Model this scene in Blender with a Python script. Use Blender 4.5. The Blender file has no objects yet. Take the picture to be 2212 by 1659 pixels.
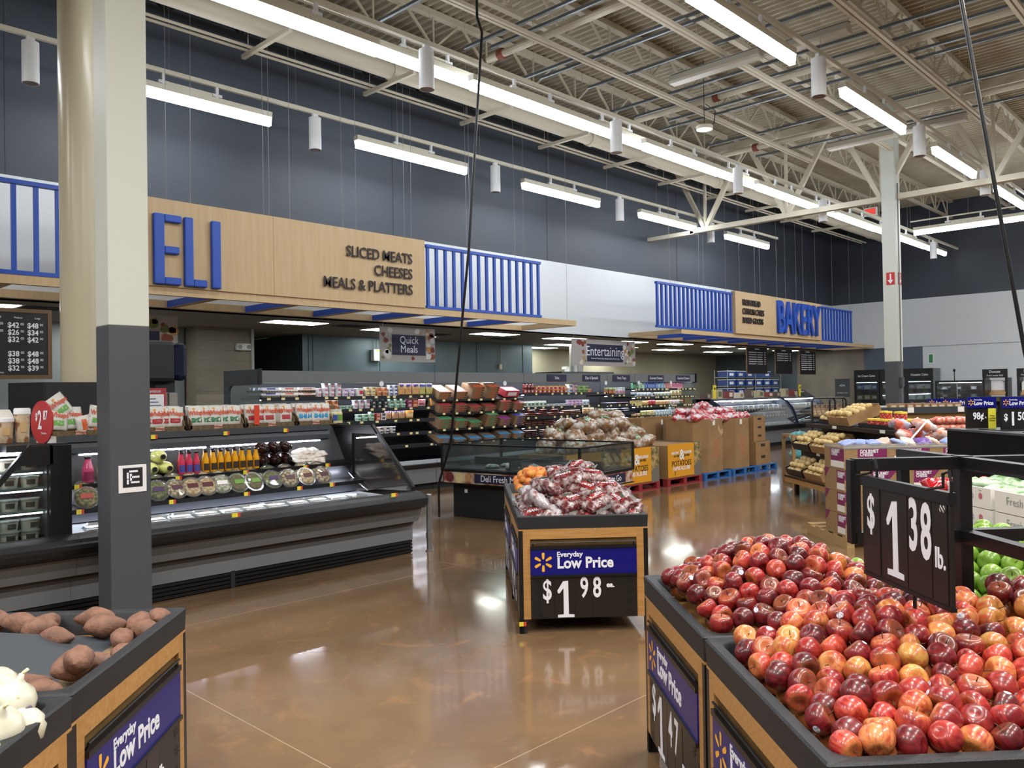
# Supermarket produce and deli floor, rebuilt object by object.
import bpy, math, random
import numpy as np
from mathutils import Vector as Vec, Matrix

sc = bpy.context.scene
COL = sc.collection
rnd = random.Random(11)
PI = math.pi
V3 = lambda *a: Vec(a)

# ------------------------------------------------------------------ camera
YAW, PIT, ROL, F_PX, EYE = math.radians(43.85), math.radians(.62), math.radians(.92), 1767.0, 1.68
fw = V3(math.cos(YAW)*math.cos(PIT), math.sin(YAW)*math.cos(PIT), math.sin(PIT))
rt = V3(math.sin(YAW), -math.cos(YAW), 0)
dn = fw.cross(rt)
r2 = math.cos(ROL)*rt + math.sin(ROL)*dn
d2 = -math.sin(ROL)*rt + math.cos(ROL)*dn
cam_data = bpy.data.cameras.new('camera')
cam = bpy.data.objects.new('camera', cam_data)
COL.objects.link(cam)
cam_data.sensor_width = 36.0
cam_data.lens = 36.0*F_PX/2212.0
cam_data.clip_end = 200
m = Matrix((( r2.x, -d2.x, -fw.x, 0), (r2.y, -d2.y, -fw.y, 0), (r2.z, -d2.z, -fw.z, EYE), (0, 0, 0, 1)))
cam.matrix_world = m
sc.camera = cam

# ------------------------------------------------------------------ world, exposure, lamps
w = bpy.data.worlds.new('world')
sc.world = w
w.use_nodes = True
w.node_tree.nodes['Background'].inputs[0].default_value = (.93, .97, 1, 1)
w.node_tree.nodes['Background'].inputs[1].default_value = .22
sc.view_settings.view_transform = 'Standard'
sc.view_settings.look = 'None'
sc.view_settings.gamma = 1
sc.view_settings.exposure = .12
try:
    sc.view_settings.use_curve_mapping = False
except Exception:
    pass
cy = sc.cycles
cy.use_denoising = True
cy.max_bounces = 6
cy.diffuse_bounces = 3
cy.glossy_bounces = 3
cy.transmission_bounces = 4
cy.transparent_max_bounces = 12
cy.caustics_reflective = False
cy.caustics_refractive = False
cy.sample_clamp_indirect = 6
LIGHT_BAR_POWER = 25.0      # radiance of the suspended linear lamps

def area_lamp(name, loc, sx, sy, power, color=(1, .97, .92), rot=(0, 0, 0), spread=PI):
    l = bpy.data.lights.new(name, 'AREA')
    l.shape = 'RECTANGLE'; l.size = sx; l.size_y = sy
    l.energy = power; l.color = color; l.spread = spread
    o = bpy.data.objects.new(name, l)
    o.location = loc; o.rotation_euler = rot
    COL.objects.link(o)
    return o
# the same linear lamps go on behind and beside the camera, over the aisles that are out of the picture
for (x, y) in ((-3.5, 1.2), (.6, 1.2), (4.6, 1.2), (-3.5, -2.2), (.6, -2.2), (4.6, -2.2), (8.6, 1.2), (8.6, -2.2), (12.6, 1.2),
               (16.6, 1.2), (20.6, 1.2), (24.6, 1.2), (-3, 4.47), (-3, 7.83)):
    area_lamp('aisle_lamp', (x, y, 5.9), 2.44, .12, 170)

# ------------------------------------------------------------------ small kit
def lin(h):
    if isinstance(h, str):
        h = h.lstrip('#'); rgb = [int(h[i:i+2], 16)/255 for i in (0, 2, 4)]
    else:
        rgb = list(h)
    return tuple((c/12.92 if c <= .04045 else ((c+.055)/1.055)**2.4) for c in rgb) + (1,)

MATS = {}
def mat(name, col='#808080', rough=.5, metal=0, spec=.5, emit=None, power=0, col2=None, scale=8, stretch=(1, 1, 1),
        bump=0, bscale=60, coat=0, lo=.35, hi=.65, detail=4, rough2=None):
    if name in MATS: return MATS[name]
    M = bpy.data.materials.new(name); M.use_nodes = True
    nt = M.node_tree; N = nt.nodes; L = nt.links
    b = N['Principled BSDF']
    b.inputs['Base Color'].default_value = lin(col)
    b.inputs['Roughness'].default_value = rough
    b.inputs['Metallic'].default_value = metal
    b.inputs['Specular IOR Level'].default_value = spec
    if coat:
        b.inputs['Coat Weight'].default_value = coat
        b.inputs['Coat Roughness'].default_value = .08
    if emit:
        b.inputs['Emission Color'].default_value = lin(emit)
        b.inputs['Emission Strength'].default_value = power
    tc = mp = None
    if col2 or bump:
        tc = N.new('ShaderNodeTexCoord'); mp = N.new('ShaderNodeMapping')
        mp.inputs['Scale'].default_value = stretch
        L.new(tc.outputs['Object'], mp.inputs['Vector'])
    if col2:
        n = N.new('ShaderNodeTexNoise'); n.inputs['Scale'].default_value = scale; n.inputs['Detail'].default_value = detail
        L.new(mp.outputs[0], n.inputs['Vector'])
        r = N.new('ShaderNodeValToRGB')
        r.color_ramp.elements[0].position = lo; r.color_ramp.elements[0].color = lin(col)
        r.color_ramp.elements[1].position = hi; r.color_ramp.elements[1].color = lin(col2)
        L.new(n.outputs['Fac'], r.inputs[0]); L.new(r.outputs[0], b.inputs['Base Color'])
        if rough2 is not None:
            q = N.new('ShaderNodeMapRange'); q.inputs[3].default_value = rough; q.inputs[4].default_value = rough2
            L.new(n.outputs['Fac'], q.inputs[0]); L.new(q.outputs[0], b.inputs['Roughness'])
    if bump:
        n2 = N.new('ShaderNodeTexNoise'); n2.inputs['Scale'].default_value = bscale; n2.inputs['Detail'].default_value = 3
        L.new(mp.outputs[0], n2.inputs['Vector'])
        bp = N.new('ShaderNodeBump'); bp.inputs['Strength'].default_value = bump; bp.inputs['Distance'].default_value = .02
        L.new(n2.outputs['Fac'], bp.inputs['Height']); L.new(bp.outputs[0], b.inputs['Normal'])
    MATS[name] = M
    return M

def clear(name, tint='#ffffff', opacity=.06, gloss=.12, rough=.03):
    """thin clear glass or film: mostly lets light through, a little of it reflected or veiled"""
    if name in MATS: return MATS[name]
    M = bpy.data.materials.new(name); M.use_nodes = True
    nt = M.node_tree; N = nt.nodes; L = nt.links
    N.remove(N['Principled BSDF'])
    tr = N.new('ShaderNodeBsdfTransparent'); tr.inputs[0].default_value = lin(tint)
    df = N.new('ShaderNodeBsdfDiffuse'); df.inputs[0].default_value = lin('#e8ecee')
    gl = N.new('ShaderNodeBsdfGlossy'); gl.inputs['Roughness'].default_value = rough
    a = N.new('ShaderNodeMixShader'); a.inputs[0].default_value = opacity
    L.new(tr.outputs[0], a.inputs[1]); L.new(df.outputs[0], a.inputs[2])
    lw = N.new('ShaderNodeLayerWeight'); lw.inputs[0].default_value = .35
    mm = N.new('ShaderNodeMath'); mm.operation = 'MULTIPLY_ADD'; mm.inputs[1].default_value = .5; mm.inputs[2].default_value = gloss
    L.new(lw.outputs['Fresnel'], mm.inputs[0])
    c = N.new('ShaderNodeMixShader')
    L.new(mm.outputs[0], c.inputs[0]); L.new(a.outputs[0], c.inputs[1]); L.new(gl.outputs[0], c.inputs[2])
    L.new(c.outputs[0], N['Material Output'].inputs[0])
    MATS[name] = M
    return M

class MB:
    """collects faces for one mesh"""
    def __init__(s):
        s.v, s.f, s.mi, s.k = [], [], [], 0
    def add(s, vs, fs):
        o = len(s.v); s.v += [tuple(p) for p in vs]
        for f in fs:
            s.f.append(tuple(i+o for i in f)); s.mi.append(s.k)
        return s
    def box(s, x0, y0, z0, x1, y1, z1):
        return s.add([(x0, y0, z0), (x1, y0, z0), (x1, y1, z0), (x0, y1, z0), (x0, y0, z1), (x1, y0, z1), (x1, y1, z1), (x0, y1, z1)],
                     [(0, 3, 2, 1), (4, 5, 6, 7), (0, 1, 5, 4), (1, 2, 6, 5), (2, 3, 7, 6), (3, 0, 4, 7)])
    def cbox(s, c, sx, sy, sz):
        return s.box(c[0]-sx/2, c[1]-sy/2, c[2]-sz/2, c[0]+sx/2, c[1]+sy/2, c[2]+sz/2)
    def hexa(s, p):
        return s.add(p, [(0, 3, 2, 1), (4, 5, 6, 7), (0, 1, 5, 4), (1, 2, 6, 5), (2, 3, 7, 6), (3, 0, 4, 7)])
    def bar(s, p, q, w, h=None, up=(0, 0, 1)):
        p, q, up = Vec(p), Vec(q), Vec(up); h = h or w
        d = (q-p).normalized(); a = d.cross(up)
        if a.length < 1e-4: a = d.cross(V3(1, 0, 0))
        a.normalize(); b = a.cross(d); a *= w/2; b *= h/2
        return s.hexa([p-a-b, p+a-b, q+a-b, q-a-b, p-a+b, p+a+b, q+a+b, q-a+b])
    def cyl(s, p, q, r, r1=None, n=10, caps=True):
        p, q = Vec(p), Vec(q); r1 = r if r1 is None else r1
        d = (q-p).normalized(); a = d.cross(V3(0, 0, 1))
        if a.length < 1e-4: a = V3(1, 0, 0)
        a.normalize(); b = d.cross(a)
        vs = [p+(a*math.cos(t)+b*math.sin(t))*r for t in [2*PI*i/n for i in range(n)]] + \
             [q+(a*math.cos(t)+b*math.sin(t))*r1 for t in [2*PI*i/n for i in range(n)]]
        fs = [(i, (i+1) % n, n+(i+1) % n, n+i) for i in range(n)]
        if caps: fs += [tuple(range(n-1, -1, -1)), tuple(range(n, 2*n))]
        return s.add(vs, fs)
    def lathe(s, prof, n=16, c=(0, 0, 0), sx=1, sy=1):
        vs, fs = [], []; k = len(prof)
        for (r, z) in prof:
            for i in range(n):
                t = 2*PI*i/n
                vs.append((c[0]+r*sx*math.cos(t), c[1]+r*sy*math.sin(t), c[2]+z))
        for j in range(k-1):
            for i in range(n):
                fs.append((j*n+i, j*n+(i+1) % n, (j+1)*n+(i+1) % n, (j+1)*n+i))
        if prof[0][0] > 1e-5: fs.append(tuple(range(n-1, -1, -1)))
        if prof[-1][0] > 1e-5: fs.append(tuple(range((k-1)*n, k*n)))
        return s.add(vs, fs)
    def prism(s, pts, vec):
        n = len(pts); vec = Vec(vec); a = [Vec(p) for p in pts]
        return s.add(a+[p+vec for p in a], [tuple(range(n-1, -1, -1)), tuple(range(n, 2*n))] + [(i, (i+1) % n, n+(i+1) % n, n+i) for i in range(n)])
    def sweep(s, prof, x0, x1):
        """open profile [(y,z)] swept along x"""
        n = len(prof)
        return s.add([(x0, y, z) for y, z in prof]+[(x1, y, z) for y, z in prof], [(i, i+1, n+i+1, n+i) for i in range(n-1)])
    def tube(s, pts, r, n=6):
        pts = [Vec(p) for p in pts]; k = len(pts); vs, fs = [], []; a = None
        for i, p in enumerate(pts):
            d = (pts[min(i+1, k-1)]-pts[max(i-1, 0)]).normalized()
            if a is None:
                a = d.cross(V3(0, 0, 1))
                if a.length < 1e-3: a = d.cross(V3(1, 0, 0))
            a = (a-d*a.dot(d)).normalized(); b = d.cross(a)
            vs += [p+(a*math.cos(2*PI*j/n)+b*math.sin(2*PI*j/n))*r for j in range(n)]
        for i in range(k-1):
            fs += [(i*n+j, i*n+(j+1) % n, (i+1)*n+(j+1) % n, (i+1)*n+j) for j in range(n)]
        fs += [tuple(range(n-1, -1, -1)), tuple(range((k-1)*n, k*n))]
        return s.add(vs, fs)
    def quad(s, *p):
        return s.add(p, [tuple(range(len(p)))])
    def ball(s, c, rx, ry, rz, n=12, k=8, fn=None):
        vs, fs = [], []
        for j in range(k+1):
            ph = PI*j/k
            for i in range(n):
                t = 2*PI*i/n; d = V3(math.sin(ph)*math.cos(t), math.sin(ph)*math.sin(t), math.cos(ph))
                g = fn(d) if fn else 1
                vs.append((c[0]+d.x*rx*g, c[1]+d.y*ry*g, c[2]+d.z*rz*g))
        for j in range(k):
            for i in range(n):
                fs.append((j*n+i, (j+1)*n+i, (j+1)*n+(i+1) % n, j*n+(i+1) % n))
        return s.add(vs, fs)
    def mesh(s, name, mats, smooth=False):
        me = bpy.data.meshes.new(name); me.from_pydata(s.v, [], s.f)
        for q in (mats if isinstance(mats, (list, tuple)) else [mats]): me.materials.append(q)
        me.polygons.foreach_set('material_index', s.mi)
        if smooth:
            me.polygons.foreach_set('use_smooth', [True]*len(s.f))
            if smooth is not True:
                me.set_sharp_from_angle(angle=smooth)
        me.validate(); me.update()
        return me
    def build(s, name, mats, parent=None, smooth=False, bevel=0, loc=None):
        o = bpy.data.objects.new(name, s.mesh(name, mats, smooth)); COL.objects.link(o)
        if parent: o.parent = parent
        if loc: o.location = loc
        if bevel:
            b = o.modifiers.new('edge', 'BEVEL'); b.width = bevel; b.segments = 2; b.limit_method = 'ANGLE'
        return o
SM = .6

def tag(o, label, cat, group=None, kind=None):
    if label: o['label'] = label
    if cat: o['category'] = cat
    if group: o['group'] = group
    if kind: o['kind'] = kind
    return o
def thing(name, label, cat, loc=(0, 0, 0), rz=0, group=None, tilt=None):
    o = bpy.data.objects.new(name, None); COL.objects.link(o); o.empty_display_size = .1
    o.location = loc; o.rotation_euler = (tilt or (0, 0, rz)) if tilt else (0, 0, rz)
    return tag(o, label, cat, group)
def struct(o, label=None, cat=None):
    o['kind'] = 'structure'
    if label: o['label'] = label
    if cat: o['category'] = cat
    return o
def put(name, me, label, cat, loc, rot=(0, 0, 0), group=None, scale=None):
    o = bpy.data.objects.new(name, me); COL.objects.link(o); o.location = loc
    o.rotation_euler = rot if isinstance(rot, (tuple, list)) else (0, 0, rot)
    if scale: o.scale = scale if isinstance(scale, (tuple, list)) else (scale,)*3
    return tag(o, label, cat, group)
def child(name, me, parent, loc=(0, 0, 0), rot=(0, 0, 0), scale=None):
    o = bpy.data.objects.new(name, me); COL.objects.link(o); o.parent = parent; o.location = loc; o.rotation_euler = rot
    if scale: o.scale = scale
    return o
def copy_tree(o, parent=None):
    c = o.copy(); COL.objects.link(c)
    if parent: c.parent = parent
    for ch in o.children: copy_tree(ch, c)
    return c
NTH = ['first', 'second', 'third', 'fourth', 'fifth', 'sixth', 'seventh', 'eighth', 'ninth', 'tenth', 'eleventh', 'twelfth', 'thirteenth',
       'fourteenth', 'fifteenth', 'sixteenth', 'seventeenth', 'eighteenth', 'nineteenth', 'twentieth']
def nth(i):
    return NTH[i] if i < 20 else 'twenty-'+NTH[i-20]
TXT = {}
def text(s, loc, parent, mt, size, r=(1, 0, 0), up=(0, 0, 1), align='CENTER', sx=1, bold=0, ext=.0006, name='lettering', shear=0, gap=1):
    key = (s, mt.name, size, align, bold, ext, shear, gap)
    if key not in TXT:
        cu = bpy.data.curves.new('lettering', 'FONT'); cu.body = s; cu.size = size; cu.align_x = align; cu.align_y = 'CENTER'
        cu.extrude = ext; cu.offset = bold; cu.shear = shear; cu.resolution_u = 3; cu.space_line = gap
        cu.materials.append(mt)
        tmp = bpy.data.objects.new('lettering', cu); me = bpy.data.meshes.new_from_object(tmp)
        bpy.data.objects.remove(tmp); TXT[key] = me
    o = bpy.data.objects.new(name, TXT[key]); COL.objects.link(o)
    r, up = Vec(r).normalized(), Vec(up).normalized(); n = r.cross(up); r = r*sx; L = Vec(loc)
    if parent: o.parent = parent
    o.matrix_basis = Matrix(((r.x, up.x, n.x, L.x), (r.y, up.y, n.y, L.y), (r.z, up.z, n.z, L.z), (0, 0, 0, 1)))
    return o
# produce tables stand turned 47 degrees to the store: a runs away from the camera, b to its right
TH = math.radians(47); RZ = TH-PI/2
def uv(a, b, z=0): return V3(a*math.cos(TH)+b*math.sin(TH), a*math.sin(TH)-b*math.cos(TH), z)

# ------------------------------------------------------------------ shared materials
BLK = mat('black_steel', '#101113', .38, spec=.5)
BLKM = mat('black_matte', '#16171a', .6)
TRAY = mat('black_tray_plastic', '#1d2024', .45, bump=.25, bscale=400)
GREY = mat('case_grey', '#6c6f72', .42)
DGREY = mat('case_dark_grey', '#3c4148', .45)
CREAM = mat('cream_paint', '#d6d2c0', .45)
WHITE = mat('white_paint', '#e6e8ea', .5)
WHT = mat('white_print', '#e8eaf2', .6)
SILVER = mat('brushed_steel', '#b9bbbd', .3, metal=.9)
WOOD = mat('maple_wood', '#b98a52', .45, col2='#a3763f', scale=5, stretch=(1, 1, 14), lo=.3, hi=.7)
WOODH = mat('maple_wood_rail', '#bd8f57', .45, col2='#a87a43', scale=5, stretch=(1, 14, 14), lo=.3, hi=.7)
SLOT = mat('slotted_panel', '#6d5228', .55, col2='#5a4320', scale=10)
BLUE = mat('sign_blue', '#0b0d70', .35)
NAVY = mat('sign_navy', '#1d1f3c', .5)
YEL = mat('spark_yellow', '#f2b233', .5)
SIGNBLK = mat('price_black', '#1b1816', .4)
TAGY = mat('tag_yellow', '#e6d23c', .6)
TAGW = mat('tag_white', '#f0efe9', .6)
TAGR = mat('tag_red', '#c4462c', .6)
CARD = mat('cardboard', '#9c7b52', .8, col2='#8e6e48', scale=3)
CARDW = mat('white_card', '#e4e1da', .7)
GLASS = clear('case_glass', '#e6eeee', .03, .05)
FILM = clear('clear_film', '#ffffff', .22, .10, .15)
PALLETW = mat('pallet_wood', '#b79a6b', .8, col2='#9a7d50', scale=6, stretch=(1, 12, 12))
LED = mat('strip_light', '#ffffff', .5, emit='#eaf0ff', power=14)
LAMP = mat('lamp_diffuser', '#ffffff', .5, emit='#f4faff', power=LIGHT_BAR_POWER)
TROF = mat('troffer_diffuser', '#ffffff', .5, emit='#fbfff4', power=15)
# ================================================================== SHELL
def floor_material():
    M = bpy.data.materials.new('polished_concrete'); M.use_nodes = True
    nt = M.node_tree; N = nt.nodes; L = nt.links; b = N['Principled BSDF']
    tc = N.new('ShaderNodeTexCoord')
    def noise(sc_, det, ro=.6, dist=0):
        n = N.new('ShaderNodeTexNoise'); n.inputs['Scale'].default_value = sc_; n.inputs['Detail'].default_value = det
        n.inputs['Roughness'].default_value = ro; n.inputs['Distortion'].default_value = dist
        L.new(tc.outputs['Object'], n.inputs['Vector']); return n
    n1 = noise(.55, 6, .62, .6); n2 = noise(3.2, 5, .6, 1.2)
    r = N.new('ShaderNodeValToRGB')
    e = r.color_ramp.elements
    e[0].position = .3; e[0].color = lin('#69523b'); e[1].position = .72; e[1].color = lin('#8b7054')
    k = e.new(.5); k.color = lin('#796046')
    L.new(n1.outputs['Fac'], r.inputs[0])
    r2_ = N.new('ShaderNodeValToRGB')
    r2_.color_ramp.elements[0].position = .56; r2_.color_ramp.elements[0].color = (0, 0, 0, 1)
    r2_.color_ramp.elements[1].position = .72; r2_.color_ramp.elements[1].color = (.5, .5, .5, 1)
    L.new(n2.outputs['Fac'], r2_.inputs[0])
    mx = N.new('ShaderNodeMixRGB'); mx.inputs[2].default_value = lin('#a67a54')
    L.new(r2_.outputs[0], mx.inputs[0]); L.new(r.outputs[0], mx.inputs[1])
    # saw-cut control joints on a 3.32 m grid
    sep = N.new('ShaderNodeSeparateXYZ'); L.new(tc.outputs['Object'], sep.inputs[0])
    fac = None
    for ax, off in (('X', 2.09), ('Y', 2.63)):
        a = N.new('ShaderNodeMath'); a.operation = 'SUBTRACT'; a.inputs[1].default_value = off-3.32*20-1.66; L.new(sep.outputs[ax], a.inputs[0])
        q = N.new('ShaderNodeMath'); q.operation = 'MODULO'; q.inputs[1].default_value = 3.32; L.new(a.outputs[0], q.inputs[0])
        s = N.new('ShaderNodeMath'); s.operation = 'SUBTRACT'; s.inputs[1].default_value = 1.66; L.new(q.outputs[0], s.inputs[0])
        ab = N.new('ShaderNodeMath'); ab.operation = 'ABSOLUTE'; L.new(s.outputs[0], ab.inputs[0])
        lt = N.new('ShaderNodeMath'); lt.operation = 'LESS_THAN'; lt.inputs[1].default_value = .003; L.new(ab.outputs[0], lt.inputs[0])
        if fac is None: fac = lt
        else:
            mxx = N.new('ShaderNodeMath'); mxx.operation = 'MAXIMUM'; L.new(fac.outputs[0], mxx.inputs[0]); L.new(lt.outputs[0], mxx.inputs[1]); fac = mxx
    mj = N.new('ShaderNodeMixRGB'); mj.inputs[2].default_value = lin('#a8937a'); L.new(fac.outputs[0], mj.inputs[0]); L.new(mx.outputs[0], mj.inputs[1])
    L.new(mj.outputs[0], b.inputs['Base Color'])
    mr = N.new('ShaderNodeMapRange'); mr.inputs[3].default_value = .07; mr.inputs[4].default_value = .2
    n3 = noise(1.6, 4); L.new(n3.outputs['Fac'], mr.inputs[0]); L.new(mr.outputs[0], b.inputs['Roughness'])
    b.inputs['Specular IOR Level'].default_value = .5
    b.inputs['Coat Weight'].default_value = .35; b.inputs['Coat Roughness'].default_value = .06
    n4 = noise(2.2, 3); bp = N.new('ShaderNodeBump'); bp.inputs['Strength'].default_value = .05; bp.inputs['Distance'].default_value = .02
    L.new(n4.outputs['Fac'], bp.inputs['Height']); L.new(bp.outputs[0], b.inputs['Normal'])
    return M
struct(MB().box(-8, -10, -.2, 30.2, 24, 0).build('floor', floor_material()))

DARKW = mat('wall_charcoal', '#3d434d', .55)
WHITEW = mat('wall_white_band', '#d6dbdf', .6)
COOLW = mat('cooler_wall_panel', '#596a76', .38, metal=.25, col2='#66767f', scale=1.3)
CREAMW = mat('kitchen_wall_cream', '#a9a591', .7)
TILE = mat('wall_tile', '#857d72', .45, col2='#7a7268', scale=2)
BLUEW = mat('wall_blue_grey', '#57636f', .6)
SOFF = mat('soffit_tile', '#84888a', .8)
DECK = mat('roof_deck_paint', '#b9b19c', .65, col2='#aca48e', scale=.7)
STEEL = mat('roof_steel_paint', '#cbc4b0', .55)
GALV = mat('galvanised_strut', '#6d747a', .4, metal=.6)

m_ = MB(); m_.k = 0; m_.box(-8, 12.4, 4.7, 30, 12.65, 8.05); m_.k = 1; m_.box(-8, 12.37, 3.05, 30, 12.65, 4.7)
m_.k = 0
for x in (3.2, 9.7, 14.15, 19.6, 24.2): m_.box(x, 12.392, 4.72, x+.02, 12.4, 7.9)
struct(m_.build('wall_back', [DARKW, WHITEW]))
m_ = MB(); m_.k = 0; m_.box(30, -10, 4.7, 30.25, 12.65, 8.05); m_.k = 1; m_.box(29.96, -10, 3.05, 30.25, 12.65, 4.7); m_.box(30, -10, 0, 30.25, 9.26, 3.05)
m_.k = 2; m_.box(30, 9.26, 0, 30.25, 11.24, 3.05); m_.k = 3; m_.box(30, 11.24, 0, 30.25, 13.75, 3.05); m_.k = 2; m_.box(30, 13.75, 0, 30.25, 17.3, 3.05)
struct(m_.build('wall_right', [DARKW, WHITEW, BLUEW, TILE]))
# corrugated roof deck, ribs running away from the deli wall
m_ = MB(); P = .16; x = -7.0; pts = []
while x < 30.2:
    pts += [(x, 7.9), (x+.05, 7.9), (x+.07, 7.955), (x+.14, 7.955)]; x += P
n = len(pts)
m_.add([(a, -10, b) for a, b in pts]+[(a, 12.5, b) for a, b in pts], [(i, i+1, n+i+1, n+i) for i in range(n-1)])
struct(m_.build('ceiling', DECK))
struct(MB().box(-3, 12.4, 3.05, 30.1, 17.3, 3.15).build('ceiling_soffit', SOFF))
# walls of the deli kitchen and walk-in cooler behind the counter line
m_ = MB(); m_.box(9.8, 15.8, 0, 17.3, 21, 3.05)
for x in (9.95, 10.06, 11.9, 13.6, 15.1, 16.9): m_.box(x, 15.785, 0, x+.035, 15.8, 3.05)
struct(m_.build('wall_cooler', COOLW))
struct(MB().box(17.3, 17.2, 0, 30, 17.3, 3.05).build('wall_kitchen', CREAMW))
m_ = MB(); m_.box(-3, 15.6, 0, 7.05, 15.8, 3.05); struct(m_.build('wall_deli', mat('wall_deli_panel', '#7f868c', .6)))
def tiled(name, x0, x1, y0, y1, z1):
    m_ = MB(); m_.k = 0; m_.box(x0, y0, 0, x1, y1, z1)
    m_.k = 1; z = .2
    while z < z1: m_.box(x0-.002, y0-.002, z, x1+.002, y0, z+.006); z += .2
    return struct(m_.build(name, [TILE, mat('grout', '#6b655c', .8)]))
tiled('wall_tiled_pier', 7.1, 8.3, 15.2, 15.9, 3.05)
m_ = MB(); m_.box(8.3, 21, 0, 9.79, 21.1, 3.05); m_.box(8.2, 15.9, 0, 8.3, 21, 3.05); m_.box(8.2, 17.31, 3.05, 9.79, 21.1, 3.1); struct(m_.build('wall_corridor', mat('corridor_wall', '#2c3a42', .6)))
struct(MB().box(8.24, 15.17, 0, 8.3, 15.2, 3.05).build('trim_1', SILVER))

# ------------------------------------------------------------------ columns
def column(x0, y0, x1, y1):
    m_ = MB(); m_.k = 0; m_.box(x0, y0, 0, x1, y1, 2.215); m_.k = 1; m_.box(x0, y0, 2.215, x1, y1, 7.8)
    return struct(m_.build('column', [mat('column_dark_grey', '#474b50', .5), mat('column_cream', '#cbcfc6', .5)], bevel=.006))
column(2.23, 6.15, 2.52, 6.40)
c2 = column(18.12, 6.08, 18.42, 6.36)
struct(MB().cyl((3.05, 9.2, 0), (3.05, 9.2, 7.85), .185, n=32, caps=False).build('pipe_column', mat('pipe_cream', '#c3bb9f', .28), smooth=SM))
# marker plate on the near pillar
t = thing('marker_plate', 'small white square plate with black marker symbol stuck on the near grey pillar', 'sign', (2.385, 6.148, 1.098))
MB().cbox((0, -.002, 0), .2, .006, .2).build('plate', mat('marker_white', '#e9e9ec', .4), t, bevel=.006)
m_ = MB(); m_.cbox((0, -.006, .01), .14, .002, .14); m_.build('black_square', BLKM, t)
m_ = MB()
for (x, z, a, b) in ((.005, .05, .062, .014), (-.036, .018, .014, .05), (-.036, -.022, .014, .04), (.016, .008, .062, .014), (.016, -.03, .062, .014), (-.014, .008, .014, .05)):
    m_.cbox((x, -.0075, z+.004), a, .001, b)
m_.build('white_symbol', WHT, t)
# far pillar: conduit, junction box and red arrow placards
t = thing('pillar_conduit', 'thin grey conduit with square junction box running up the far pillar', 'conduit', (18.2, 6.05, 0))
MB().cyl((0, 0, .2), (0, 0, 6), .014, n=8).build('pipe', GREY, t); MB().cbox((0, -.01, 1.78), .12, .06, .2).build('junction_box', DGREY, t)
RED = mat('sign_red', '#c22f2a', .5)
for (loc, r, tx) in (((18.115, 6.2, 3.98), (0, -1, 0), 'left face'), ((18.30, 6.075, 3.98), (1, 0, 0), 'right face')):
    t = thing('arrow_placard', 'red placard with white down arrow on the far pillar, '+tx, 'sign', loc, group='arrow placards on the far pillar')
    rr = Vec(r); nn = rr.cross(V3(0, 0, 1)); q = MB(); q.bar(V3(0, 0, -.13), V3(0, 0, .13), .17, .006, up=nn); q.build('plate', RED, t)
    q = MB(); o = nn*.005; q.bar(o+V3(0, 0, -.03), o+V3(0, 0, .1), .03, .002, up=nn); q.prism([o+rr*.06+V3(0, 0, -.03), o-rr*.06+V3(0, 0, -.03), o+V3(0, 0, -.11)], nn*.002)
    q.build('arrow', WHT, t)

# ------------------------------------------------------------------ roof steel
def joist(y, x0, x1, mt=STEEL):
    q = MB(); zt, zb = 7.84, 7.28
    q.box(x0, y-.06, zt-.05, x1, y+.06, zt+.05); q.box(x0, y-.05, zb-.03, x1, y+.05, zb+.03)
    x = x0+.3; up = True
    while x < x1-.6:
        q.bar((x, y, zb if up else zt), (x+.6, y, zt if up else zb), .035); up = not up; x += .6
        if up: q.bar((x, y, zb), (x, y, zt), .025)
    return struct(q.build('roof_joist', mt))
for y in (-.9, 1.0, 2.8, 4.6, 6.43, 8.25, 10.0):
    joist(y, -6, 18.1); joist(y, 18.4, 29.9)
joist(11.75, -6, 29.9, mat('joist_black', '#17191c', .6))
q = MB(); X = 18.27
q.box(X-.08, -8, 5.66, X+.08, 11.1, 5.78); q.box(X-.09, -8, 7.55, X+.09, 12.4, 7.7)
y = 10.7
while y > -8:
    q.bar((X, y, 5.72), (X, y+.95, 7.6), .1); q.bar((X, y, 5.72), (X, y-1.1, 7.6), .1); q.bar((X, y, 5.72), (X, y, 7.6), .06); y -= 2.15
q.box(X-.08, 11.0, 5.64, X+.08, 12.4, 5.74)
struct(q.build('roof_girder', STEEL))
# pipes and conduits under the deck
def pipe(name, label, pts, r, mt, cat='pipe', group=None, cols=()):
    o = thing(name, label, cat, pts[0], group=group)
    P0 = Vec(pts[0]); MB().tube([Vec(p)-P0 for p in pts], r, 10).build('run', mt, o, smooth=SM)
    for c in cols: MB().cyl(Vec(c)-P0-V3(0, .05, 0), Vec(c)-P0+V3(0, .05, 0), r*1.45, n=12).build('coupling', mat('coupling_red', '#7a3a28', .6), o)
    return o
t = thing('duct_pipe', 'thick cream pipe running high along the charcoal wall above the deli', 'pipe', (-5, 10.25, 6.8))
MB().cyl((0, 0, 0), (34.5, 0, 0), .13, n=16).build('run', STEEL, t, smooth=SM)
for k in range(7):
    MB().cyl((3+k*5, 0, 0), (3.12+k*5, 0, 0), .15, n=16).build('coupling', STEEL, t, smooth=SM)
for k in range(12):
    t2 = thing('pipe_trapeze', 'cream steel channel bracket under the thick high pipe, %s from the near end' % nth(k), 'bracket', (1.6+k*2.15, 10.25, 6.635), group='channel brackets under the high pipe')
    MB().box(-.03, -.55, -.03, .03, .75, .03).build('channel', STEEL, t2); MB().cyl((0, .6, 0), (0, .6, 1.2), .006, n=5).build('rod', STEEL, t2)
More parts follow.
